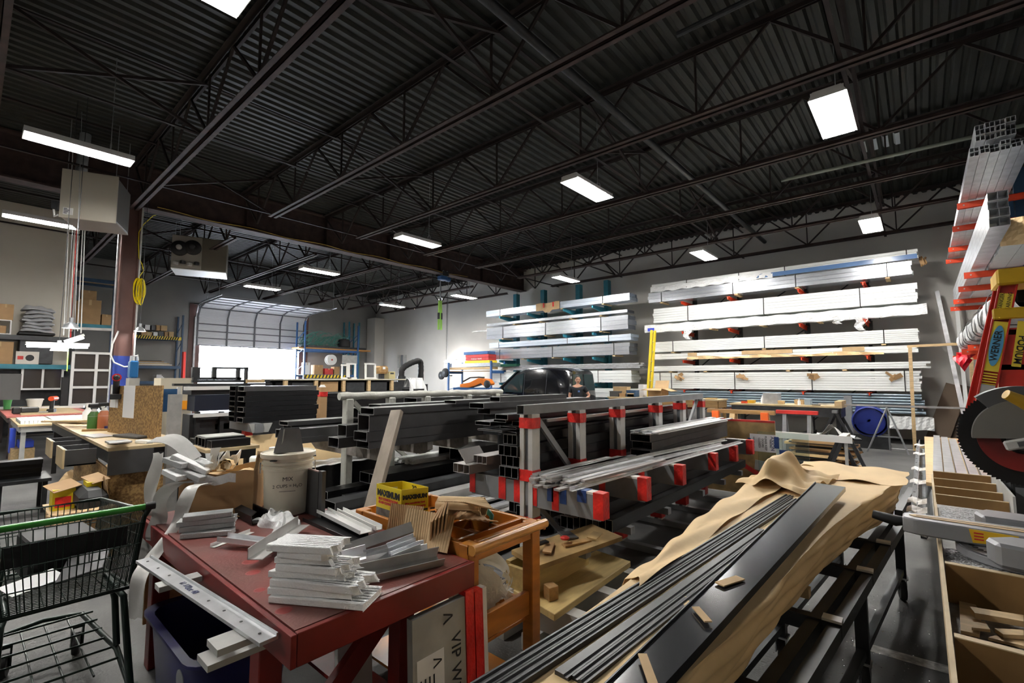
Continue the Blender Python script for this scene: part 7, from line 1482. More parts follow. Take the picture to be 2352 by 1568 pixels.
solo(MB().sheet(4, 4, lambda a, b: (XQ + .02 + .03 * a, *at(785 + 34 * a, 838, X=XQ)[1:2], at(785, 815 + 20 * (1 - b), X=XQ).z)), 'grey_sheet', m_lgrey, 'grey sheet hanging on the end of the rack past the door', 'sheet')
st2 = thing('hazard_stripe_beam', 'yellow and black striped edge below the cartons past the door', 'beam', (XQ, y0 + 1.5, z1_ - .1)); part(MB().box(XQ + .046, XQ + .052, y0, y0 + 2.6, z1_ - .2, z1_ - .02), 'yellow_board', m_yellow, st2)
for k in range(13): ya = y0 + .2 * k; part(MB().prism([(XQ + .053, ya, z1_ - .2), (XQ + .053, ya + .09, z1_ - .2), (XQ + .053, ya + .16, z1_ - .02), (XQ + .053, ya + .07, z1_ - .02)], (.002, 0, 0)), 'black_stripe', m_black, st2)
rack_frame('rack_upright', 'narrow teal upright frame against the grey wall near the corner', -27.0, -26.4, at(800, 760, X=-26.5).y, at(823, 760, X=-26.5).y, 5.2, [], m_teal, m_teal)
wf = [(786, 808, 838, 866, 'white window frame leaning first in the row on the long table'), (798, 822, 835, 866, 'white window frame leaning second in the row on the long table'), (840, 868, 835, 866, 'white square window frame standing alone on the long table')]
# ---- long table and white machine before the white wall
XT = -13.2
ty0, ty1 = at(650, 873, X=XT).y, at(957, 873, X=XT).y
lt = thing('long_table', 'long high assembly table with rounded pale top before the white wall', 'table', (XT - .6, (ty0 + ty1) / 2, 0))
part(MB().box(XT - 1.5, XT, ty0, ty1, 1.655, 1.70), 'table_top', mat('table_cream', (.62, .58, .46), .4), lt, bevel=.018)
part(MB().box(XT - 1.4, XT - .05, ty0 + .1, ty1 - .1, 1.28, 1.32), 'shelf', m_dkst, lt); part(MB().box(XT - 1.42, XT - 1.38, ty0 + .1, ty1 - .1, 1.32, 1.655), 'back', m_dkst, lt)
for k in range(6):
    y = ty0 + .1 + (ty1 - ty0 - .2) * k / 5
    part(MB().box(XT - .12, XT - .03, y - .05, y + .05, 1.32, 1.655), 'wood_spacer', m_wood, lt)
    part(MB().box(XT - .15, XT - .05, y - .05, y + .05, 0, 1.28), 'leg', m_dkst, lt); part(MB().box(XT - 1.4, XT - 1.3, y - .05, y + .05, 0, 1.28), 'leg', m_dkst, lt)
for k in range(5):
    y = ty0 + .3 + (ty1 - ty0 - .4) * k / 5
    if k != 1: solo(MB().box(XT - 1.2, XT - .1, y, y + .62, 1.322, 1.60), 'dark_crate', m_dkst, 'dark crate in the %s bay of the long table' % ORD[k], 'crate', 'dark crates inside the long table')
    else: solo(MB().box(XT - .9, XT - .1, y, y + .55, 1.322, 1.62), 'carton', m_card, 'brown carton between the dark crates of the long table', 'carton')
for u0, u1, v0, v1, lab in wf:
    ya, yb_ = at(u0, 852, X=XT - .5).y, at(u1 - 6, 852, X=XT - .5).y; z1 = at(u0, v0, X=XT - .5).z
    t = thing('window_frame', lab, 'window frame', (XT - .5, (ya + yb_) / 2, 1.70), 'white frames on the long table')
    for yq in (ya, yb_): part(MB().bar((XT - .5, yq, 1.702), (XT - .58, yq + .04, z1), .05, .05), 'frame_member', m_white, t)
    for zq_ in (1.725, z1): part(MB().bar((XT - .5 if zq_ < 1.8 else XT - .58, ya, zq_), (XT - .5 if zq_ < 1.8 else XT - .58, yb_ + .05, zq_), .05, .05), 'frame_member', m_white, t)
sa = thing('suction_arm', 'bent black fume extraction hose standing before the white wall', 'extraction arm', at(925, 862, X=XT - 1.6))
pts = [at(u, v, X=XT - 1.6) for u, v in ((922, 868), (922, 850), (930, 841), (945, 833), (960, 828), (966, 831), (967, 845), (966, 868))]
sm = []
for i in range(len(pts) - 1): sm += [pts[i].lerp(pts[i + 1], k / 4) for k in range(4)]
part(MB().tube(sm + [pts[-1]], [.105 + .012 * (k % 2) for k in range(len(sm) + 1)], 12), 'hose', m_black, sa, smooth=30)
part(MB().lathe([(.16, 0), (.16, .3)], V(pts[0].x, pts[0].y, 1.5), 16), 'hose_base', m_dkst, sa); part(MB().box(pts[0].x - .2, pts[0].x + .2, pts[0].y - .2, pts[-1].y + .2, 0, 1.5), 'cabinet', m_dkst, sa); part(MB().lathe([(.12, 0), (.12, .3)], V(pts[-1].x, pts[-1].y, 1.5), 16), 'nozzle', m_black, sa)
hl = thing('head_protector', 'brown rounded hood machine head beside the standing white frame', 'machine', at(882, 850, X=XT - .4)); b_ = fX(872, 894, 840, 858, XT - .4, .35); part(B(b_), 'hood', m_woodD, hl, bevel=.06); part(MB().box(b_[0] + .1, b_[1] - .1, b_[2] + .12, b_[3] - .12, 1.70, b_[4] + .02), 'stand', m_dkst, hl); part(B((b_[1] - .002, b_[1] + .004, b_[2] + .12, b_[2] + .22, b_[4] + .15, b_[4] + .23)), 'label', m_paper, hl)
bc_ = thing('cream_box', 'small cream control box on the long table', 'box', at(902, 862, X=XT - .4)); b_ = fX(894, 908, 853, 864, XT - .4, .3); part(B((b_[0], b_[1], b_[2], b_[3], 1.702, b_[5])), 'case', mat('cream_case', (.55, .48, .25), .5), bc_, bevel=.01); part(B((b_[1], b_[1] + .004, b_[2] + .04, b_[3] - .06, b_[5] - .09, b_[5] - .04)), 'display', m_dkst, bc_)
mw_ = thing('wrapped_machine', 'machine wrapped in white plastic at the end of the long table', 'machine', (-11.5, 9, 0)); b_ = fX(950, 985, 868, 905, -11.6, .8)
part(MB().sheet(14, 14, lambda a, b: (-11.6 - .8 * abs(b - .5) * 1.2 + .06 * math.sin(a * 15 + b * 9), b_[2] + (b_[3] - b_[2]) * a + .05 * math.sin(b * 12), .3 + (b_[5] - .3) * math.sin(PI * min(1, .15 + .7 * (1 - abs(2 * b - 1)) + .15))), .01), 'plastic_cover', m_film, mw_, smooth=60); part(MB().box(-12.3, -11.7, b_[2] + .1, b_[3] - .1, 0, 1.4), 'body', m_dkst, mw_)
# ---- hoist and sling
ph = at(1016, 632, X=GX); hy = ph.y
ho = thing('chain_hoist', 'blue chain hoist trolley on the girder flange with a lime sling', 'hoist', (GX, hy, 5.7))
part(MB().box(GX - .12, GX + .16, hy - .18, hy + .18, 5.68, 5.86), 'hoist_body', m_blue, ho, bevel=.03); part(MB().lathe([(.1, 0), (.1, .2), (.05, .24)], (GX + .0, hy + .18, 5.77), 14, (0, 1, 0)), 'motor', m_blue, ho, smooth=40)
for q in (-.21, .21): part(MB().box(GX + q - .012, GX + q + .012, hy - .15, hy + .15, 5.84, 6.02), 'trolley_plate', m_dkst, ho)
for q in (-.1, .1): part(MB().lathe([(.05, 0), (.05, .03)], (GX + .16, hy + q, 6.0), 10, (1, 0, 0)), 'trolley_wheel', m_galv, ho)
zs1 = at(1010, 682, X=GX).z; part(MB().tube([V(GX, hy - .1, 5.7), V(GX, hy - .1, zs1)], .022, 6), 'chain', m_galv, ho)
part(MB().tube([V(GX, hy - .1 + .09 * math.sin(a), zs1 - .09 + .09 * math.cos(a)) for a in [k * PI / 6 for k in range(10)]], .02, 6), 'hook', m_galv, ho)
zs2 = at(1010, 757, X=GX).z
for q in (-.07, .07):
    part(MB().bar((GX, hy - .1 + q * .6, zs1 - .14), (GX, hy - .1 + q, zs2), .05, .07, up=(0, 1, 0)), 'sling_strap', mat('lime_sling', (.38, .72, .12), .6) if q < 0 else MATS['lime_sling'], ho)
    part(MB().bar((GX, hy - .1 + q, zs2 + .42), (GX, hy - .1 + q, zs2 + .68), .055, .075, up=(0, 1, 0)), 'sling_sleeve', m_black, ho)
# ---- things before the white wall
YW = 15.2
sb = rack_frame('shelving_rack', 'blue steel shelf with coloured planks before the white wall', at(1030, 850, Y=YW).x, at(1128, 850, Y=YW).x, YW, YW + .9, 2.5, [(at(1080, 851, Y=YW).z, m_blue), 1.0], m_blue, m_blue)
zq = at(1080, 851, Y=YW).z + .004
def ypl(u0, u1, v0, v1, m_, lab, dz=0, dy=.5): b_ = fY(u0, u1, v0, v1, YW, dy); o_ = .62 if 'green' in lab else .06; b_ = b_[:2] + (YW + o_, YW + o_ + (.25 if o_ > .1 else .5)) + b_[4:]; return solo(MB().box(*b_), 'stored_beam', m_, lab, 'panel', 'coloured panels on the blue shelf')
ypl(1030, 1124, 843, 848, m_wood, 'pale wood frame lowest on the blue shelf'); ypl(1018, 1130, 834, 842, m_alu, 'silver sheets on the pale wood frame of the blue shelf'); ypl(1050, 1165, 836, 841.5, MATS['dark_green'], 'dark green bundle poking out behind the silver sheets')
bk = zq
for u0, u1, v0, v1, m_, lab in [(1065, 1122, 827.5, 833.5, m_yellow, 'yellow box beam on the silver sheets'), (1067, 1120, 821, 827, m_red, 'red box beam with white lettering above the yellow one'), (1067, 1120, 814, 820.5, m_red, 'upper red box beam under the blue one'), (1063, 1118, 807, 813.5, m_blue, 'blue beam topmost on the blue shelf')]:
    o_ = ypl(u0, u1, v0, v1, m_, lab)
    if 'lettering' in lab: text('MODULE  FRAME', .09, m_paper, o_, V(at(1092, 824, Y=YW).x, YW + .057, at(1092, 824, Y=YW).z), (1, 0, 0), (0, 0, 1))
om = thing('cutoff_machine', 'bright orange cut-off machine on a stand before the blue shelf', 'machine', at(1095, 890, Y=12.2)); m_org = mat('machine_orange', (.80, .20, .01), .4)
P_ = [at(u, v, Y=12.2) for u, v in ((1056, 889), (1056, 882), (1078, 878), (1098, 868), (1116, 870), (1124, 880), (1122, 884), (1110, 886), (1104, 880), (1090, 886), (1075, 890))]
part(MB().prism(P_, (0, .3, 0)), 'body', m_org, om, bevel=.01); p = at(1120, 882, Y=12.15); part(MB().lathe([(.14, 0), (.14, .05), (.05, .07)], p, 16, (0, -1, 0)), 'disc_guard', m_dkst, om, smooth=40)
part(MB().tube([at(u, v, Y=12.3) for u, v in ((1064, 876), (1080, 867), (1100, 866), (1112, 867))], .03, 6), 'hose', m_black, om, smooth=50); x0_, x1_ = at(1050, 890, Y=12.2).x, at(1128, 890, Y=12.2).x; zt_ = at(1080, 890, Y=12.2).z
part(MB().box(x0_, x1_, 12.0, 12.7, zt_ - .08, zt_), 'stand_top', m_blue, om)
for x in (x0_ + .05, x1_ - .05):
    for y in (12.05, 12.65): part(MB().box(x - .04, x + .04, y - .04, y + .04, 0, zt_ - .08), 'stand_leg', m_blue, om)
for u, v, lab in [(1016, 862, 'round cable reel hung on the white wall'), (1025, 856, 'dark grinder disc on the post of the blue shelf')]:
    p = at(u, v, Y=16.9 if u < 1020 else 15.1); t = thing('wall_reel', lab, 'reel', p); part(MB().lathe([(.16, 0), (.22, .03), (.22, .1), (.16, .13)], p, 18, (0, -1, 0)), 'rim', m_black, t, smooth=40); part(MB().lathe([(.06, .0), (.06, .14)], p, 12, (0, -1, 0)), 'hub', m_dkst, t); part(MB().box(p.x - .03, p.x + .03, p.y, YN if u < 1020 else p.y + .1, p.z - .03, p.z + .03), 'bracket', m_dkst, t)
for k, u in enumerate((916, 923, 931)): p = at(u, 828, Y=YN - .03); solo(MB().box(p.x - .1, p.x + .1, YN - .06, YN - .002, p.z - .45, p.z + .35), 'wall_cabinet', [m_lgrey, m_grey, m_lgrey][k], ['first slim grey electrical box on the white wall from the corner', 'middle darker electrical box on the white wall', 'third slim grey electrical box on the white wall'][k], 'electrical box', bevel=.01)
# ---- white fluorescent strip on wall
b_ = fY(1022, 1046, 828, 832, 16.6, .1); wl = thing('wall_lamp', 'small lit strip lamp before the white wall over the bench', 'lamp', (b_[0], 16.6, b_[4])); part(B(b_), 'tube', m_lamp, wl); part(MB().box(b_[0], b_[1], 16.6, 16.75, b_[5] + .002, b_[5] + .06), 'housing', m_white, wl); part(MB().tube([V(b_[0] + .1, 16.68, b_[5] + .06), V(b_[0] + .1, 16.68, 6.9)], .01, 5), 'hanger', m_galv, wl)
# ================================================================== LEFT BENCHES
m_osb = mat('osb_board', (.42, .255, .095), .65, col2=(.20, .105, .035), vscale=34, bump=.3, bscale=40, detail=2, ramp=(.40, .60))
m_birch = mat('birch_ply', (.55, .42, .24), .55, var=.1)
def table(name, label, x0, x1, y0, y1, z, top, leg, th=.035, apron=.1, cat='table'):
    t = thing(name, label, cat, ((x0 + x1) / 2, (y0 + y1) / 2, 0))
    part(MB().box(x0, x1, y0, y1, z - th, z), 'table_top', top, t)
    for y in (y0 + .02, y1 - .045): part(MB().box(x0 + .05, x1 - .05, y, y + .025, z - th - apron, z - th), 'apron', leg, t)
    for x in (x0 + .03, x1 - .045): part(MB().box(x, x + .02, y0 + .045, y1 - .045, z - th - apron, z - th), 'apron', leg, t)
    for x in (x0 + .09, x1 - .09):
        for y in (y0 + .08, y1 - .09): part(MB().box(x - .04, x + .04, y - .033, y + .033, 0, z - th), 'leg', leg, t)
    return t
dk = table('work_desk', 'long dark desk with a birch top, open drawers and a board screen', -12.05, -6.72, 1.06, 1.80, .95, m_birch, m_dkst, apron=.14, cat='desk')
part(MB().box(-6.70, -6.68, 1.06, 1.46, .66, .915), 'front_plate', m_char, dk)
part(MB().prism([V(-9.2, 1.085, .1), V(-6.76, 1.085, .1), V(-6.76, 1.085, .70), V(-9.2, 1.085, .78)], (0, .02, 0)), 'side_panel', m_osb, dk, label='flaky chipboard side panel')
part(MB().box(-6.76, -6.74, 1.10, 1.70, .1, .74), 'end_panel', m_osb, dk)
for x in (-7.55, -8.65):
    d_ = part(MB().box(x - .30, x + .25, .78, .80, .72, .90).box(x + .23, x + .25, .80, 1.05, .72, .90).box(x - .30, x - .28, .80, 1.05, .72, .90).box(x - .3, x + .25, .8, 1.05, .72, .735), 'drawer', m_char, dk)
    part(MB().box(x - .31, x + .26, .76, .779, .70, .91), 'drawer_front', m_birch, d_)
ob = thing('board_screen', 'upright flaky chipboard screen standing on the back of the desk', 'board', (-7.8, 1.5, .95))
o0, o1 = V(-8.75, 1.36, .951), V(-7.12, 1.60, .951); on = V(.15, -1, 0).normalized()
part(MB().prism([o0, o1, V(o1.x, o1.y, 1.62), V(o0.x, o0.y, 1.60)], -on * .02), 'board', m_osb, ob)
for f0, f1, z0, z1 in ((.02, .14, 1.30, 1.62), (.30, .52, 1.18, 1.61), (.15, .19, 1.3, 1.6)):
    a, b = o0.lerp(o1, f0), o0.lerp(o1, f1); part(MB().prism([V(a.x, a.y, z0), V(b.x, b.y, z0), V(b.x, b.y, z1), V(a.x, a.y, z1)], on * .004), 'pinned_paper', m_paper, ob)
def drill(p, m, lab, s=1.0, hang=False):
    t = thing('cordless_drill', lab, 'drill', p); p = Vector(p); u, w = (V(0, 0, 1), V(-.5, .2, 0)) if not hang else (V(0, 0, 1), V(.6, -.1, 0))
    w.normalize(); part(MB().tube([p + u * .2 * s - w * .1 * s, p + u * .2 * s + w * .08 * s], .035 * s, 10), 'motor_body', m, t, smooth=50); part(MB().tube([p + u * .2 * s + w * .08 * s, p + u * .2 * s + w * .15 * s], [.026 * s, .012 * s], 10), 'chuck', m_black, t, smooth=50)
    part(MB().tube([p + u * .18 * s - w * .04 * s, p + u * .05 * s - w * .06 * s], [.026 * s, .024 * s], 8), 'grip', m_black, t, smooth=50); part(MB().obox(p + u * .025 * s - w * .05 * s, (.11 * s, .08 * s, .05 * s), (0, 0, math.atan2(w.y, w.x))), 'battery', m_black, t, bevel=.008)
ppt = o0.lerp(o1, .24) + on * .06; drill((ppt.x, ppt.y, 1.42), m_redtape, 'black and red cordless drill hanging on the chipboard screen', 1.5, True)
def bottle(u, v, z, r, h, m, lab, trig=True, cap=m_white):
    p = at(u, v, Z=z); t = thing('spray_bottle', lab, 'bottle', p); part(MB().lathe([(r, 0), (r, h * .55), (r * .45, h * .72), (r * .35, h * .8)], p, 16), 'body', m, t, smooth=40); part(MB().lathe([(r * 1.01, h * .5), (r * .46, h * .725), (r * .36, h * .8)], p, 16, capb=False), 'shoulder', m_white, t, smooth=40)
    if trig: part(MB().obox(p + V(0, 0, h * .92), (.05, .17, .05), (0, .1, .6)), 'trigger_head', m_black, t, bevel=.008); part(MB().bar(p + V(.02, .05, h * .9), p + V(.06, .07, h * .75), .02, .012), 'trigger', m_black, t)
    else: part(MB().lathe([(r * .5, h * .8), (r * .5, h)], p, 12), 'cap', cap, t)
bottle(214, 985, .95, .075, .38, mat('liquid_green', (.06, .17, .03), .35), 'spray bottle with green liquid on the desk'); bottle(237, 985, .95, .075, .40, mat('liquid_orange', (.42, .13, .05), .35), 'spray bottle with orange brown liquid on the desk')
bottle(200, 972, .95, .07, .34, m_paper, 'white printed bottle beside the spray bottles on the desk', False); bottle(232, 960, .952, .10, .26, mat('pale_blue', (.35, .55, .62), .5), 'pale blue tub behind the spray bottles on the desk', False, m_lgrey)
solo(MB().lathe([(.05, 0), (.075, 0), (.075, .05), (.05, .05)], at(254, 985, Z=.95), 18), 'tape_roll', mat('dark_blue_tape', (.03, .03, .15), .5), 'dark blue tape roll on the desk beside the orange bottle', 'tape roll'); solo(MB().bar(at(190, 988, Z=.965), at(266, 986, Z=.965), .05, .03), 'wood_batten', m_woodD, 'brown batten lying before the bottles on the desk', 'batten')
for k in range(7):
    z = .951 + k * .021; a, b = at(246 + (k % 3) * 2, 1016, Z=z), at(298 - (k % 2) * 3, 1012, Z=z); solo(MB().bar(a, b, .20, .017, up=(0, 0, 1)), 'metal_plate', [m_alu, m_blk][k % 2], '%s bright edged metal plate from the bottom of the desk corner stack' % ORD[k], 'plate', 'metal plates stacked near the desk corner', bevel=.002)
solo(MB().obox(at(224, 1000, Z=.96), (.5, .22, .01), (0, 0, .15)), 'silver_plate', m_alu, 'single silver plate lying beside the metal plate stack', 'plate'); solo(MB().obox(at(312, 1000, Z=.97), (.55, .25, .03), (0, 0, .3)), 'dark_cover', m_char, 'dark folded cover behind the metal plate stack', 'cover', bevel=.008); solo(MB().obox(at(331, 1014, Z=.97), (.22, .08, .04), (0, 0, .3)), 'white_block', m_white, 'small white block at the desk corner', 'block', bevel=.008)
for k in range(6): solo(MB().obox(at(150 + 6 * k, 968 - k % 3, Z=.96 + .02 * k), (.9, .10, .018), (0, 0, .35 + .12 * k)), 'wood_sheet', m_wood if k % 2 else m_birch, '%s thin wood sheet from the bottom of the loose pile on the desk' % ORD[k], 'wood sheet', 'thin wood sheets on the desk')
ap = thing('square_post', 'square aluminium post standing at the end of the chipboard screen', 'post', (-6.62, 1.66, 0)); part(MB().hollow((-6.62, 1.62, 0), (-6.62, 1.62, 1.52), .10, .12, .006), 'tube', m_aludull, ap); part(MB().box(-6.72, -6.52, 1.52, 1.72, 0, .012), 'foot_plate', m_dkst, ap)
t2 = table('work_table', 'dark table behind the pail carrying black profile ends', -6.5, -5.9, 1.75, 2.3, .93, m_birch, m_dkst)
for k, (x0, y0, L, z0, h, w, lab) in enumerate([(-6.45, 1.80, .42, .932, .10, .34, 'wide black profile with a pale top on the dark table by the square post'), (-6.10, 1.82, .40, .932, .085, .14, 'white ended profile beside the wide black one on the dark table'), (-6.72, 1.82, .4, .932, .06, .16, 'thin black profile end beside the square post')]): lprofile(lab, x0, x0 + w, y0, y0 + L, z0, z0 + h, m_blk, 'window_profile', lips=(.3, .66))
solo(MB().box(-6.45, -6.11, 1.81, 2.2, 1.034, 1.046), 'pale_cover', m_lgrey, 'pale cover sheet lying on the wide black profile', 'cover')
# tables with the white profiles and tools
t3 = table('work_table', 'grey legged table carrying the rows of short white profiles', -14.6, -12.2, .66, 1.72, .88, m_birch, m_lgrey)
for k in range(18):
    y = .70 + .056 * k + (.03 if k > 6 else 0); lprofile('short white profile, %s along the row on the grey legged table' % ORD[k], -13.6 - .02 * (k % 3), -12.35, y, y + .05, .882, .94, m_whiteA, 'short_profile', 'profile', 'short white profiles on the grey legged table', lips=(), cut=False)
t4 = table('work_table', 'pink red painted table with power tools in front of the pale wall', -18.8, -14.8, .62, 2.1, .90, mat('pink_paint', (.55, .16, .14), .5), mat('dark_leg', (.08, .06, .06), .5)); solo(MB().box(-17.8, -15.0, .85, 1.9, .902, .918), 'wood_sheet', m_birch, 'pale wood panel lying on the pink table', 'panel'); solo(MB().bar((-18.3, .55, .935), (-17.6, 2.2, .935), .12, .06), 'white_beam', m_white, 'long white beam along the back of the pink table', 'beam')
drill((-15.6, 1.40, .92), mat('tool_orange', (.7, .08, .02), .45), 'orange cordless drill standing on the pink table', 1.6)
rs = thing('cordless_saw', 'black and grey cordless saw lying on the pink table', 'saw', (-15.4, 1.0, .92)); part(MB().bar((-15.4, .85, 1.0), (-15.4, 1.15, 1.0), .12, .12), 'body', m_dkst, rs, bevel=.02); part(MB().box(-15.5, -15.3, .72, .86, .92, 1.06), 'battery', m_black, rs, bevel=.02); part(MB().box(-15.5, -15.36, 1.15, 1.3, .93, .95), 'shoe', m_galv, rs)
for u, v, m_, lab, sh in [(17, 925, mat('green_tub', (.12, .5, .15), .4), 'small green tub on the pink table', 1), (80, 922, m_white, 'white plastic tub on the pink table', 2)]:
    p = V(-17.9, at(u, v, X=-17.9).y, .92 + .02); sh *= .62; t = thing('tub', lab, 'tub', p); part(MB().lathe([(.10 * sh, -.02), (.13 * sh, .2), (.14 * sh, .2), (.14 * sh, .23)], p, 16), 'body', m_, t, smooth=40); part(MB().lathe([(.125 * sh, .231), (.125 * sh, .24)], p, 16), 'lid', m_lgrey, t)
bb2 = thing('plastic_crate', 'bright blue crate under the table of white profiles', 'crate', (-12.8, 1.0, 0)); part(B(fX(42, 78, 1012, 1028, -12.6, .5)), 'body', mat('crate_blue', (.05, .10, .62), .4), bb2, bevel=.01); part(B(fX(22, 35, 985, 1040, -12.9, .3)), 'side_rail', MATS['crate_blue'], bb2); b_ = fX(25, 80, 1030, 1040, -12.6, .6); part(MB().box(b_[0], b_[1], b_[2], b_[3], 0, b_[5]), 'base', m_wood, bb2)
solo(MB().sheet(30, 10, lambda a, b: (-10.6 + 1.0 * b, .95 + .9 * a, .02 + .30 * math.sin(PI * a) * math.sin(PI * b) * (1 + .4 * math.sin(a * 19 + b * 11))), .003), 'scrap_paper_heap', m_kraft, 'heap of brown packing paper on the floor behind the desk', 'paper heap', smooth=30)
bs = thing('floor_crate', 'wooden base under the yellow boxes beyond the shopping cart', 'crate', (-7.0, .9, 0)); part(MB().box(-6.95, -6.0, .62, 1.03, 0, .38), 'body', m_card, bs); part(MB().box(-6.97, -5.98, .60, 1.05, .38, .40), 'lid', m_wood, bs)
for x0, y0, w, h, lab in [(-6.75, .63, .24, .20, 'yellow printed box with a torn lid beyond the shopping cart'), (-6.6, .86, .16, .26, 'slim yellow box beside the torn lidded one')]:
    t = thing('yellow_box', lab, 'box', (x0, y0, .402)); part(MB().box(x0, x0 + .22, y0, y0 + w * .7, .402, .402 + h), 'body', m_yb, t); part(MB().obox((x0 + .1, y0 + .08, .402 + h + .02), (.3, w * .9, .006), (.2, .12, .2)), 'flap', m_card, t); part(MB().box(x0 + .221, x0 + .223, y0 + .02, y0 + w * .7 - .03, .43, .43 + h * .5), 'print', m_redtape if w > .2 else m_char, t)
for k in range(6): solo(MB().obox((-6.15 + .03 * k, .66 + .06 * k, .412 + .012 * k), (.30, .07, .01), (.1, .05, .4 + .35 * k)), 'card_piece', m_cardL, '%s folded light card piece along the row before the yellow boxes' % ORD[k], 'card', 'card pieces before the yellow boxes')
solo(MB().sheet(10, 6, lambda a, b: (-6.5 + .35 * a, 1.0 - .02 * b, .50 + .18 * b + .04 * math.sin(a * 8 + b * 4)), .003), 'torn_paper', m_card, 'torn brown paper standing up behind the slim yellow box', 'paper', smooth=40)
solo(MB().box(-6.9, -6.1, .78, 1.0, .402, .62), 'dark_bag', m_black, 'black bag lying behind the yellow boxes', 'bag', bevel=.06)
tb2 = thing('trestle', 'low trestle under the black profiles at the edge of the scene', 'trestle', (-8.8, .55, 0)); part(MB().box(-9.2, -8.5, .3, .8, .40, .44), 'top', m_dkst, tb2)
for x in (-9.1, -8.6):
    for y in (.35, .75): part(MB().box(x - .025, x + .025, y - .025, y + .025, 0, .4), 'leg', m_dkst, tb2)
for k in range(4): lprofile(['lowest black profile on the low trestle', 'second black profile on the low trestle', 'third black profile on the low trestle', 'top shiny black profile on the low trestle'][k], -8.95 + .04 * k, -8.75 + .04 * k, .2, .72, .442 + k * .058, .498 + k * .058, m_blk, 'black_profile', group='black profiles on the low trestle', lips=())
lc = thing('low_cabinet', 'brown carton topped dark cabinet under the dark tube bundle', 'cabinet', (-9, 4, 0)); part(MB().box(-9.6, -8.9, 3.3, 4.9, 0, .98), 'case', m_dkst, lc, bevel=.01); part(MB().box(-9.3, -8.95, 3.9, 4.5, .982, 1.25), 'carton', m_card, lc)
# machines before the roll-up door
mc = thing('cutting_machine', 'black framed cutting machine with long rails before the open door', 'machine', (-9.4, 3.0, 0)); XM = -9.2
part(B(fX(440, 575, 885, 905, XM, .5)), 'bed', m_dkst, mc); part(B(fX(400, 625, 880, 885, XM, .12)), 'top_rail', m_black, mc); part(B(fX(425, 560, 887, 895, XM + .1, .08)), 'white_rail', m_white, mc); part(B(fX(447, 565, 906, 942, XM, .4)), 'cabinet', mat('machine_navy', (.012, .016, .03), .35), mc); part(B(fX(447, 560, 948, 956, XM + .1, .08)), 'white_rail', m_white, mc)
part(MB().box(XM - .5, XM - .1, at(440, 960, X=XM).y, at(575, 960, X=XM).y, .05, 1.1), 'base_cabinet', m_dkst, mc)
for u in (450, 505, 560): b_ = fX(u, u + 9, 945, 1000, XM, .1); part(MB().box(b_[0], b_[1], b_[2], b_[3], 0, b_[5]), 'leg', m_dkst, mc)
for u0, u1, v0, v1 in ((442, 460, 843, 866), (444, 555, 866, 872), (489, 498, 845, 870), (545, 552, 845, 872), (490, 570, 843, 847), (564, 570, 843, 880), (442, 620, 872, 878)): part(B(fX(u0, u1, v0, v1, XM - .1, .08)), 'frame_member', m_dkst, mc)
part(B(fX(567, 608, 871, 879, XM, .06)), 'drilled_board', m_wood, mc); part(MB().lathe([(.05, 0), (.05, .05)], at(545, 918, X=XM + .01), 14, (1, 0, 0)), 'gauge', m_lgrey, mc); part(B(fX(494, 530, 972, 985, XM - .1, .2)), 'yellow_bin', mat('olive_yellow', (.30, .28, .04), .5), mc); part(B(fX(535, 565, 972, 985, XM - .1, .2)), 'yellow_bin', MATS['olive_yellow'], mc)
cb = thing('control_cabinet', 'cream control cabinet with an orange band left of the black machine', 'cabinet', (-11, 2.8, 0)); b_ = fX(368, 440, 868, 950, -10.6, .5); part(MB().box(b_[0], b_[1], b_[2], b_[3], 0, b_[5]), 'case', mat('cream_cabinet', (.52, .47, .36), .5), cb); part(B(fX(408, 440, 920, 940, -10.58, .05)), 'orange_band', mat('band_orange', (.80, .30, .01), .45), cb)
bp2 = thing('blue_screen', 'blue panel with a white frame before the cream cabinet', 'screen', (-10.2, 2.3, 0)); b_ = fX(372, 406, 893, 945, -10.0, .05); part(B(b_), 'panel', mat('panel_blue', (.02, .09, .22), .5), bp2); part(MB().box(b_[0], b_[1] + .01, b_[3], b_[3] + .05, 0, b_[5] + .03).box(b_[0], b_[1] + .01, b_[2] - .05, b_[2], 0, b_[5] + .03), 'frame', m_white, bp2)
am = thing('air_cylinder', 'blue pneumatic machine head standing behind the chipboard screen', 'machine', (-9.5, 1.9, 0)); b_ = fX(299, 319, 828, 868, -9.5, .2); part(B(b_), 'cylinder', mat('cylinder_blue', (.02, .16, .42), .35), am, bevel=.02); part(B(fX(297, 321, 868, 886, -9.5, .25)), 'base_block', m_lgrey, am); part(MB().box(-9.7, -9.5, b_[2], b_[3], 0, 1.55), 'column', m_dkst, am); part(MB().tube([at(u, v, X=-9.6) for u, v in ((300, 835), (302, 818), (315, 816), (316, 828))], .02, 6), 'air_line', m_white, am, smooth=50)
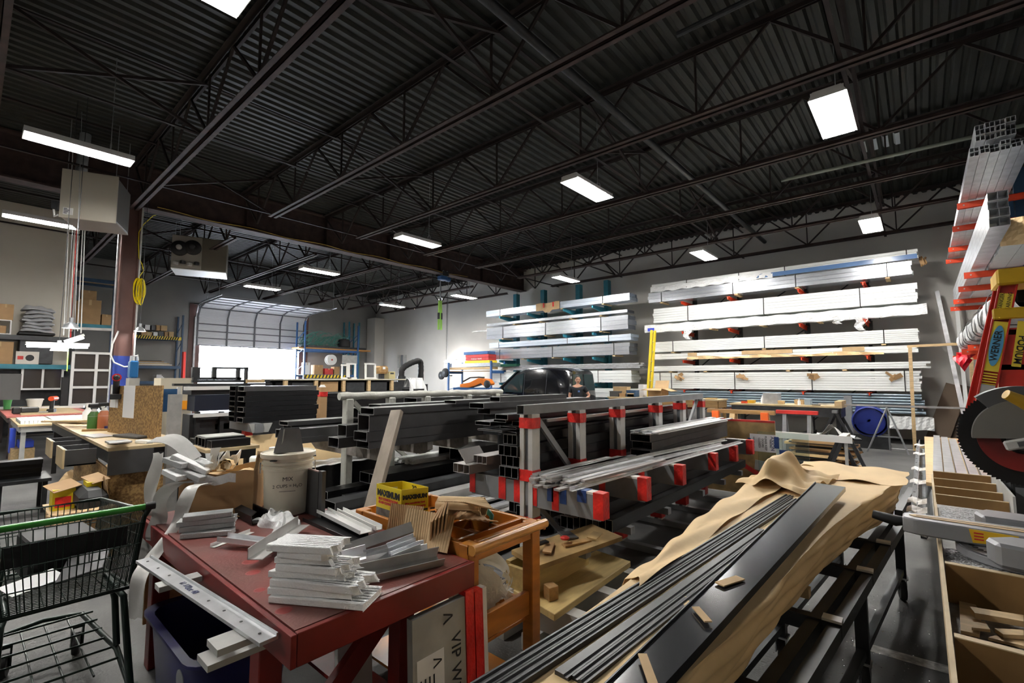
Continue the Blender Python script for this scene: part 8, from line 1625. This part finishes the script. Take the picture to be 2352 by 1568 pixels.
# ================================================================== RIGHT MIDDLE BENCHES
YR = 13.2
x0, x1 = at(1676, 928, Y=YR).x, at(1934, 936, Y=YR).x; zt = at(1850, 931, Y=YR).z
r1 = table('work_bench', 'timber workbench with bottles and a silver case before the grey conduits', x0, x1, YR, YR + .9, zt, m_birch, m_dkst, th=.04, apron=.22, cat='bench'); part(MB().box(x1 - .14, x1, YR - .01, YR + .8, zt + .001, zt + .12), 'end_stop', m_wood, r1); part(MB().box(x0 + .1, x1 - .1, YR + .1, YR + .8, .30, .34), 'lower_shelf', m_white, r1)
def onb(u0, u1, v0, m_, name, lab, cat, d=.25, off=.3, Y=None, z=None, kind='box'):
    Y = (YR if Y is None else Y) + off; z = zt if z is None else z; a, b = at(u0, v0, Y=Y), at(u1, v0, Y=Y); t = thing(name, lab, cat, (a.x, Y, z))
    if kind == 'box': part(MB().box(a.x, b.x, Y, Y + d, z + .001, a.z), 'body', m_, t, bevel=.008); part(MB().box(a.x - .004, b.x + .004, Y - .004, Y + d + .004, a.z - .02 * (a.z > z + .06), a.z + .004), 'lid', m_, t)
    else: r = (b.x - a.x) / 2; c = V((a.x + b.x) / 2, Y + r, z + .001); h = a.z - z; part(MB().lathe([(r, 0), (r, h * .6), (r * .4, h * .75), (r * .4, h * .8)], c, 12), 'body', m_, t, smooth=40); part(MB().lathe([(r * .42, h * .8), (r * .3, h)], c, 10), 'cap', m_paper, t)
onb(1752, 1786, 903, m_alu, 'metal_case', 'silver case standing on the timber workbench', 'case', .4); onb(1716, 1731, 919, MATS['handle_yellow'], 'yellow_case', 'ochre yellow case on the timber workbench', 'case', .2); onb(1702, 1715, 921, MATS['tool_orange'], 'orange_tool', 'orange red tool on the timber workbench', 'tool', .1, .1); onb(1746, 1754, 908, m_paper, 'glue_bottle', 'white bottle before the silver case', 'bottle', kind='b'); onb(1831, 1838, 915, m_paper, 'glue_bottle', 'white bottle in the middle of the timber workbench', 'bottle', off=.1, kind='b'); onb(1847, 1862, 916, mat('clear_blue_tub', (.35, .45, .55), .3), 'plastic_tub', 'bluish clear tub on the timber workbench', 'tub', .2); onb(1786, 1800, 920, m_wood, 'wood_block', 'wood block beside the silver case', 'block', .15); onb(1824, 1846, 918, m_cardL, 'small_carton', 'small carton behind the bottles of the timber workbench', 'carton', .2, .5); onb(1864, 1884, 929, m_dkst, 'dark_tool', 'dark hand tool near the end of the timber workbench', 'tool', .1, .2)
YR2 = 13.8; x0, x1 = at(1395, 920, Y=YR2).x, at(1652, 925, Y=YR2).x; zt2 = at(1560, 915, Y=YR2).z
table('work_bench', 'long cluttered bench with an open carton beyond the red taped posts', x0, x1, YR2, YR2 + .8, zt2, m_birch, m_woodD, th=.04, apron=.2, cat='bench')
for u0, u1, v0, m_, nm_, lab, cat in [(1400, 1420, 898, m_char, 'tool_case', 'dark grey case at the end of the cluttered bench', 'case'), (1422, 1436, 903, m_card, 'small_carton', 'small carton beside the dark grey case', 'carton'), (1408, 1440, 888, m_cardL, 'flat_carton', 'long low carton behind the dark grey case', 'carton'), (1440, 1456, 903, m_wood, 'wood_crate', 'wood crate on the cluttered bench', 'crate'), (1438, 1460, 896, m_navy, 'blue_jug', 'dark blue jug on the cluttered bench', 'jug'), (1466, 1478, 883, m_paper, 'foam_post', 'white foam piece standing upright on the cluttered bench', 'foam'), (1570, 1600, 910, m_wood, 'wood_crate', 'flat wood crate near the last taped posts', 'crate'), (1620, 1642, 914, m_wood, 'wood_piece', 'pale wood piece at the far end of the cluttered bench', 'wood')]: onb(u0, u1, v0, m_, nm_, lab, cat, .25, .15 if v0 > 890 else .5, YR2, zt2)
oc2 = thing('open_carton', 'open brown carton with spread flaps on the cluttered bench', 'carton', (at(1510, 900, Y=13.9).x, 13.9, zt2)); b_ = fY(1488, 1520, 896, 908, 13.9, .5); part(MB().box(b_[0], b_[1], 13.9, 14.4, zt2 + .001, b_[5] + .05), 'body', m_card, oc2); zf = b_[5] + .05
for P_ in ([(b_[0], 13.9, zf), (b_[1], 13.9, zf), (b_[1] + .08, 13.65, zf - .06), (b_[0] - .05, 13.65, zf - .05)], [(b_[0], 13.9, zf), (b_[0], 14.4, zf), (b_[0] - .25, 14.4, zf - .06), (b_[0] - .25, 13.9, zf - .06)], [(b_[1], 13.9, zf), (b_[1], 14.4, zf), (b_[1] + .28, 14.4, zf - .08), (b_[1] + .28, 13.9, zf - .08)], [(b_[0], 14.4, zf), (b_[1], 14.4, zf), (b_[1], 14.5, zf + .24), (b_[0], 14.5, zf + .24)]): part(MB().prism([V(*p) for p in P_], (0, 0, .008)), 'flap', m_cardL, oc2)
# sawhorse with orange tape, red beam, plywood, glass and sign
YP = 7.6
def up(u0, u1, v0, v1, Y): return at(u0, v0, Y=Y), at(u1, v1, Y=Y)
YH = 9.6; b_ = fY(1624, 1778, 941, 950, YH, .1); sh = thing('sawhorse', 'wood sawhorse with orange taped legs before the timber workbench', 'sawhorse', ((b_[0] + b_[1]) / 2, YH, 0)); part(B(b_), 'beam', m_woodD, sh)
for u in (1645, 1683, 1757):
    p = at(u, 950, Y=YH); part(MB().bar((p.x, YH - .02, b_[4]), (p.x - .05, YH - .2, 0), .09, .05), 'leg', m_wood, sh); part(MB().bar((p.x, YH + .12, b_[4]), (p.x, YH + .35, 0), .09, .05), 'leg', m_wood, sh)
    if u != 1683: part(MB().box(p.x - .06, p.x + .06, YH - .08, YH + .0, b_[4] - .16, b_[4] + .04), 'orange_tape', mat('orange_tape', (.9, .16, .03), .4) if u == 1645 else MATS['orange_tape'], sh)
b_ = fY(1782, 1878, 943, 951, 11.0, .12); rb = thing('trestle', 'dark trestle with a red top beam before the timber workbench', 'trestle', ((b_[0] + b_[1]) / 2, 11, 0)); part(B(b_), 'top_beam', m_red, rb)
for x in (b_[0] + .15, b_[1] - .15):
    for q in (-.25, .3): part(MB().bar((x, 11.06, b_[4]), (x, 11.06 + q, 0), .07, .07), 'leg', m_grey, rb)
part(MB().box(b_[0] + .15, b_[1] - .15, 11.0, 11.06, .35, .42), 'rail', m_grey, rb)
pw = thing('sheet_stand', 'plywood sheet with a red painted edge standing on end behind the taped rack', 'board', (-2.1, YP, 0)); a, b = at(1600, 962, Y=YP), at(1779, 968, Y=YP); zp = a.z
part(MB().prism([(a.x, YP, .02), (b.x, YP, .02), (b.x, YP, zp), (a.x, YP, zp)], (0, .03, 0)), 'plywood', m_plyd, pw); part(MB().box(a.x, b.x, YP - .003, YP + .033, zp, zp + .03), 'red_edge', m_red, pw)
part(MB().bar((b.x - .75, YP - .012, .62), (b.x - .1, YP - .012, .25), .01, .06), 'red_stripe', m_red, pw)
gs = thing('glass_sheet', 'clear glass sheet standing beside the plywood in front of the scrap pile', 'glass', (-1.35, YP, 0)); a2, b2 = at(1740, 990, Y=YP - .1), at(1857, 1000, Y=YP - .1)
m_gl = mat('sheet_glass', (.75, .86, .82), .02, trans=.96); m_gl.node_tree.nodes['Principled BSDF'].inputs['IOR'].default_value = 1.1
part(MB().box(a2.x, b2.x, YP - .112, YP - .1, .02, a2.z), 'pane', m_gl, gs)
wt = thing('white_rail', 'long white rail on two legs standing behind the glass sheet', 'rail', (-.9, YP + .9, 0)); a, b = at(1780, 990, Y=YP + .9), at(1957, 1003, Y=YP + .9); part(MB().prism([(a.x, YP + .9, a.z - .10), (b.x, YP + .9, b.z - .10), (b.x, YP + .9, b.z), (a.x, YP + .9, a.z)], (0, .03, 0)), 'rail', m_white, wt); [part(MB().box(x, x + .04, YP + .91, YP + .95, 0, b.z - .09), 'leg', m_lgrey, wt) for x in (a.x + .05, b.x - .1)]
sg = thing('paper_sign', 'white paper sign taped sideways on the plywood with blue tape', 'sign', (-1.8, YP - .12, .9)); s0, s1 = at(1722, 995, Y=YP - .125), at(1783, 1040, Y=YP - .125); sc_ = (s0 + s1) / 2; sw, shh = s1.x - s0.x, s0.z - s1.z
part(MB().box(s0.x, s1.x, YP - .127, YP - .1245, s1.z, s0.z), 'paper', m_paper, sg)
for k, (s, f, sz) in enumerate((('AXION', .37, .062), ('WINDOWS', .29, .022), ('PLEASE KEEP', .12, .036), ('DOORS', .0, .036), ('CLOSED!', -.13, .036), ('contact office for help', -.34, .018), ('thank you', -.41, .018))): text(s, sz, MATS['pen_blue'] if k < 1 else m_black, sg, V(sc_.x + sw * f, YP - .129, sc_.z), (0, 0, -1), (1, 0, 0), bold=.0006)
for x, z, w, h in ((s1.x + .01, sc_.z + .02, .06, .16), (s0.x - .01, sc_.z, .04, .12), (s1.x + .1, s1.z + .02, .12, .06)): part(MB().box(x - w / 2, x + w / 2, YP - .131, YP - .128, z - h / 2, z + h / 2), 'blue_tape', m_bluetape, sg)
tp = at(1755, 1070, Y=YP); part(MB().obox(V(tp.x, YP - .01, tp.z), (.24, .008, .14), (0, .1, 0)), 'taped_note', m_lgrey, pw)
# scrap pile on pallet, sawhorses, blue fan
pp = thing('pallet', 'pallet under the scrap boards behind the glass sheet', 'pallet', (-1.4, 10.3, 0))
for k in range(5): part(MB().box(-2.1, -.85, 9.8 + .22 * k, 9.94 + .22 * k, .1, .13), 'deck_board', m_wood, pp)
for k in range(3): part(MB().box(-2.1 + .56 * k, -2.0 + .56 * k, 9.8, 10.85, 0, .1), 'runner', m_wood, pp)
z = .132
for k in range(16):
    h_ = R.uniform(.018, .05); solo(MB().obox((-1.45 + R.uniform(-.08, .08), 10.3 + R.uniform(-.1, .1), z + h_ / 2), (R.uniform(.7, 1.15), R.uniform(.3, .6), h_), (0, 0, R.uniform(-.25, .25))), 'scrap_board', [m_blk, m_wood, m_char, m_card, m_cardL][k % 5], '%s scrap board from the bottom of the mixed pile behind the glass' % ORD[k], 'board', 'scrap boards piled on the pallet'); z += h_ + .001
solo(MB().sheet(12, 8, lambda a, b: (-1.55 + .6 * a, 10.1 + .5 * b, z + .01 + .22 * math.exp(-((a - .45) / .2) ** 2) * (1 - .5 * b) + .02 * math.sin(a * 15 + b * 8)), .002), 'white_foam_sheet', m_film, 'white foam sheet peaked on top of the scrap pile', 'foam sheet', smooth=50)
for k in range(4): lprofile(['lowest black profile lying before the scrap pile', 'second black profile lying before the scrap pile', 'third black profile lying before the scrap pile', 'top black profile lying before the scrap pile'][k], -1.28, -1.08, 7.72 + .03 * k, 8.46, .002 + k * .102, .10 + k * .102, m_blk, 'black_profile', group='black profiles before the scrap pile', lips=())
def horse(label, x, y0, y1, z, sp, m_, top):
    t = thing('sawhorse', label, 'sawhorse', (x, (y0 + y1) / 2, 0)); part(MB().box(x - .05, x + .05, y0, y1, z - .06, z), 'beam', top, t)
    for y in (y0 + .05, y1 - .05):
        for s in (-1, 1): part(MB().bar((x + s * .03, y, z - .06), (x + s * sp, y, 0), .05, .05), 'leg', m_, t)
        part(MB().bar((x - sp * .7, y, z * .3), (x + sp * .7, y, z * .3), .03, .03), 'spreader', m_, t)
horse('dark steel sawhorse with a white taped top past the scrap pile', -.98, 8.6, 9.5, .82, .34, m_dkst, m_tape)
horse('grey folding sawhorse before the blue fan', -1.55, 13.0, 13.7, .98, .42, m_dkst, m_grey)
ea = thing('tripod_stand', 'thin grey easel stand past the blue fan', 'stand', (-.85, 14.0, 0)); q = at(2037, 935, Y=14.2)
for dx, dy in ((-.4, -.25), (.35, -.25), (0, .35)): part(MB().tube([V(q.x, 14.2, q.z), V(q.x + dx, 14.2 + dy, 0)], .02, 6), 'leg', m_grey, ea)
part(MB().box(q.x - .2, q.x + .2, 14.05, 14.09, .35, .38), 'brace', m_grey, ea)
fn = thing('drum_fan', 'dark blue round drum fan on the floor before the grey conduits', 'fan', (-1.7, 14.6, 0)); q = at(1998, 968, Y=14.6); rf = .34
part(MB().lathe([(rf, -.22), (rf + .03, -.2), (rf + .03, .2), (rf, .22), (rf - .04, .2), (rf - .04, -.2)], V(q.x, 14.8, q.z), 28, (0, 1, 0), False, False), 'drum', mat('fan_blue', (.015, .03, .22), .35), fn, smooth=40); part(MB().lathe([(.05, -.18), (.31, -.17), (.31, -.15), (.05, -.14)], V(q.x, 14.8, q.z), 24, (0, 1, 0)), 'grille', MATS['fan_blue'], fn)
part(MB().prism([V(q.x - .36, 14.62, q.z - .1), V(q.x - .26, 14.62, q.z + .38), V(q.x + .16, 14.62, q.z + .38), V(q.x + .0, 14.62, q.z)], (0, .05, 0)), 'side_wing', MATS['fan_blue'], fn); part(MB().box(q.x - .35, q.x + .35, 14.62, 15.0, 0, q.z - rf + .02), 'foot', m_dkst, fn)
ic = thing('steel_post', 'grey steel post standing on the floor before the grey conduits', 'post', (at(1948, 960, Y=15.3).x, 15.3, 0)); b_ = fY(1940, 1957, 909, 1000, 15.3, .2); part(MB().box(b_[0], b_[1], 15.3, 15.33, 0, b_[5]).box(b_[0], b_[1], 15.5, 15.53, 0, b_[5]).box((b_[0] + b_[1]) / 2 - .02, (b_[0] + b_[1]) / 2 + .02, 15.33, 15.5, 0, b_[5]), 'shaft', m_grey, ic); part(MB().box(b_[0] - .1, b_[1] + .1, 15.2, 15.6, 0, .02), 'base_plate', m_grey, ic)
wfr = thing('timber_frame', 'slender pale timber frame standing before the end of the white bundles', 'frame', (0, 14.9, 0)); p0, p1 = at(2100, 1010, Y=14.9), at(2090, 798, Y=14.9); part(MB().bar((p0.x, 14.9, 0), (p1.x, 14.9, p1.z), .07, .05, up=(0, 1, 0)), 'upright', m_wood, wfr); part(MB().bar((p1.x - .05, 14.9, p1.z + .03), (p1.x + 1.1, 14.9, p1.z + .05), .05, .06), 'top_member', m_wood, wfr); part(MB().bar((p1.x + 1.05, 14.9, p1.z), (p0.x + 1.05, 14.9, 0), .07, .05, up=(0, 1, 0)), 'upright', m_wood, wfr); part(MB().bar((p0.x, 14.9, .1), (p0.x + 1.0, 14.9, .1), .05, .05), 'bottom_member', m_wood, wfr)
lp = thing('long_bar', 'long thin bar resting level past the end of the timber workbench', 'bar', (-.8, 13.7, 1.0)); q0 = at(1925, 930, Y=13.7); part(MB().bar((q0.x - .4, 13.7, zt + .025), (q0.x + 3.0, 13.7, zt + .025), .04, .04), 'bar', m_alu, lp)
# corner leaners by the red armed rack
for k, (u0, v0, u1, v1, w, m_, lab) in enumerate([(2205, 912, 2152, 668, .09, m_alu, 'long bare strip leaning on the wall behind the red armed rack'), (2217, 905, 2196, 690, .08, m_white, 'white drilled strip leaning beside the long bare strip'), (2165, 975, 2198, 885, .45, mat('dark_brown_board', (.09, .055, .03), .6), 'broad dark brown board leaning in the corner'), (2188, 975, 2212, 885, .3, MATS['dark_brown_board'], 'second dark brown board leaning in the corner')]):
    a, b = at(u0, v0, Y=16.75 + .2 * (k == 3)), at(u1, v1, Y=17.3 + .15 * (k == 3)); d_ = (b - a).normalized(); a = b - d_ * ((b.z - .02) / d_.z); solo(MB().bar(a, b, w, .03, up=(0, -1, .1)), 'leaning_board', m_, lab, 'board', 'boards leaning in the corner')
cpn = thing('cardboard_panel', 'brown cardboard panels standing under the red arms behind the ladder', 'cardboard', (.9, 9, 0)); part(MB().box(.72, .76, 8.3, 10.4, 0, 2.05), 'panel', m_card, cpn); part(MB().box(.70, .72, 9.3, 9.38, 0, 2.05), 'wood_strip', m_wood, cpn); part(MB().box(.715, .7195, 8.5, 8.9, 1.72, 2.0), 'red_label', m_red, cpn); part(MB().box(.71, .7145, 8.55, 8.85, 1.78, 1.96), 'white_label', m_paper, cpn)
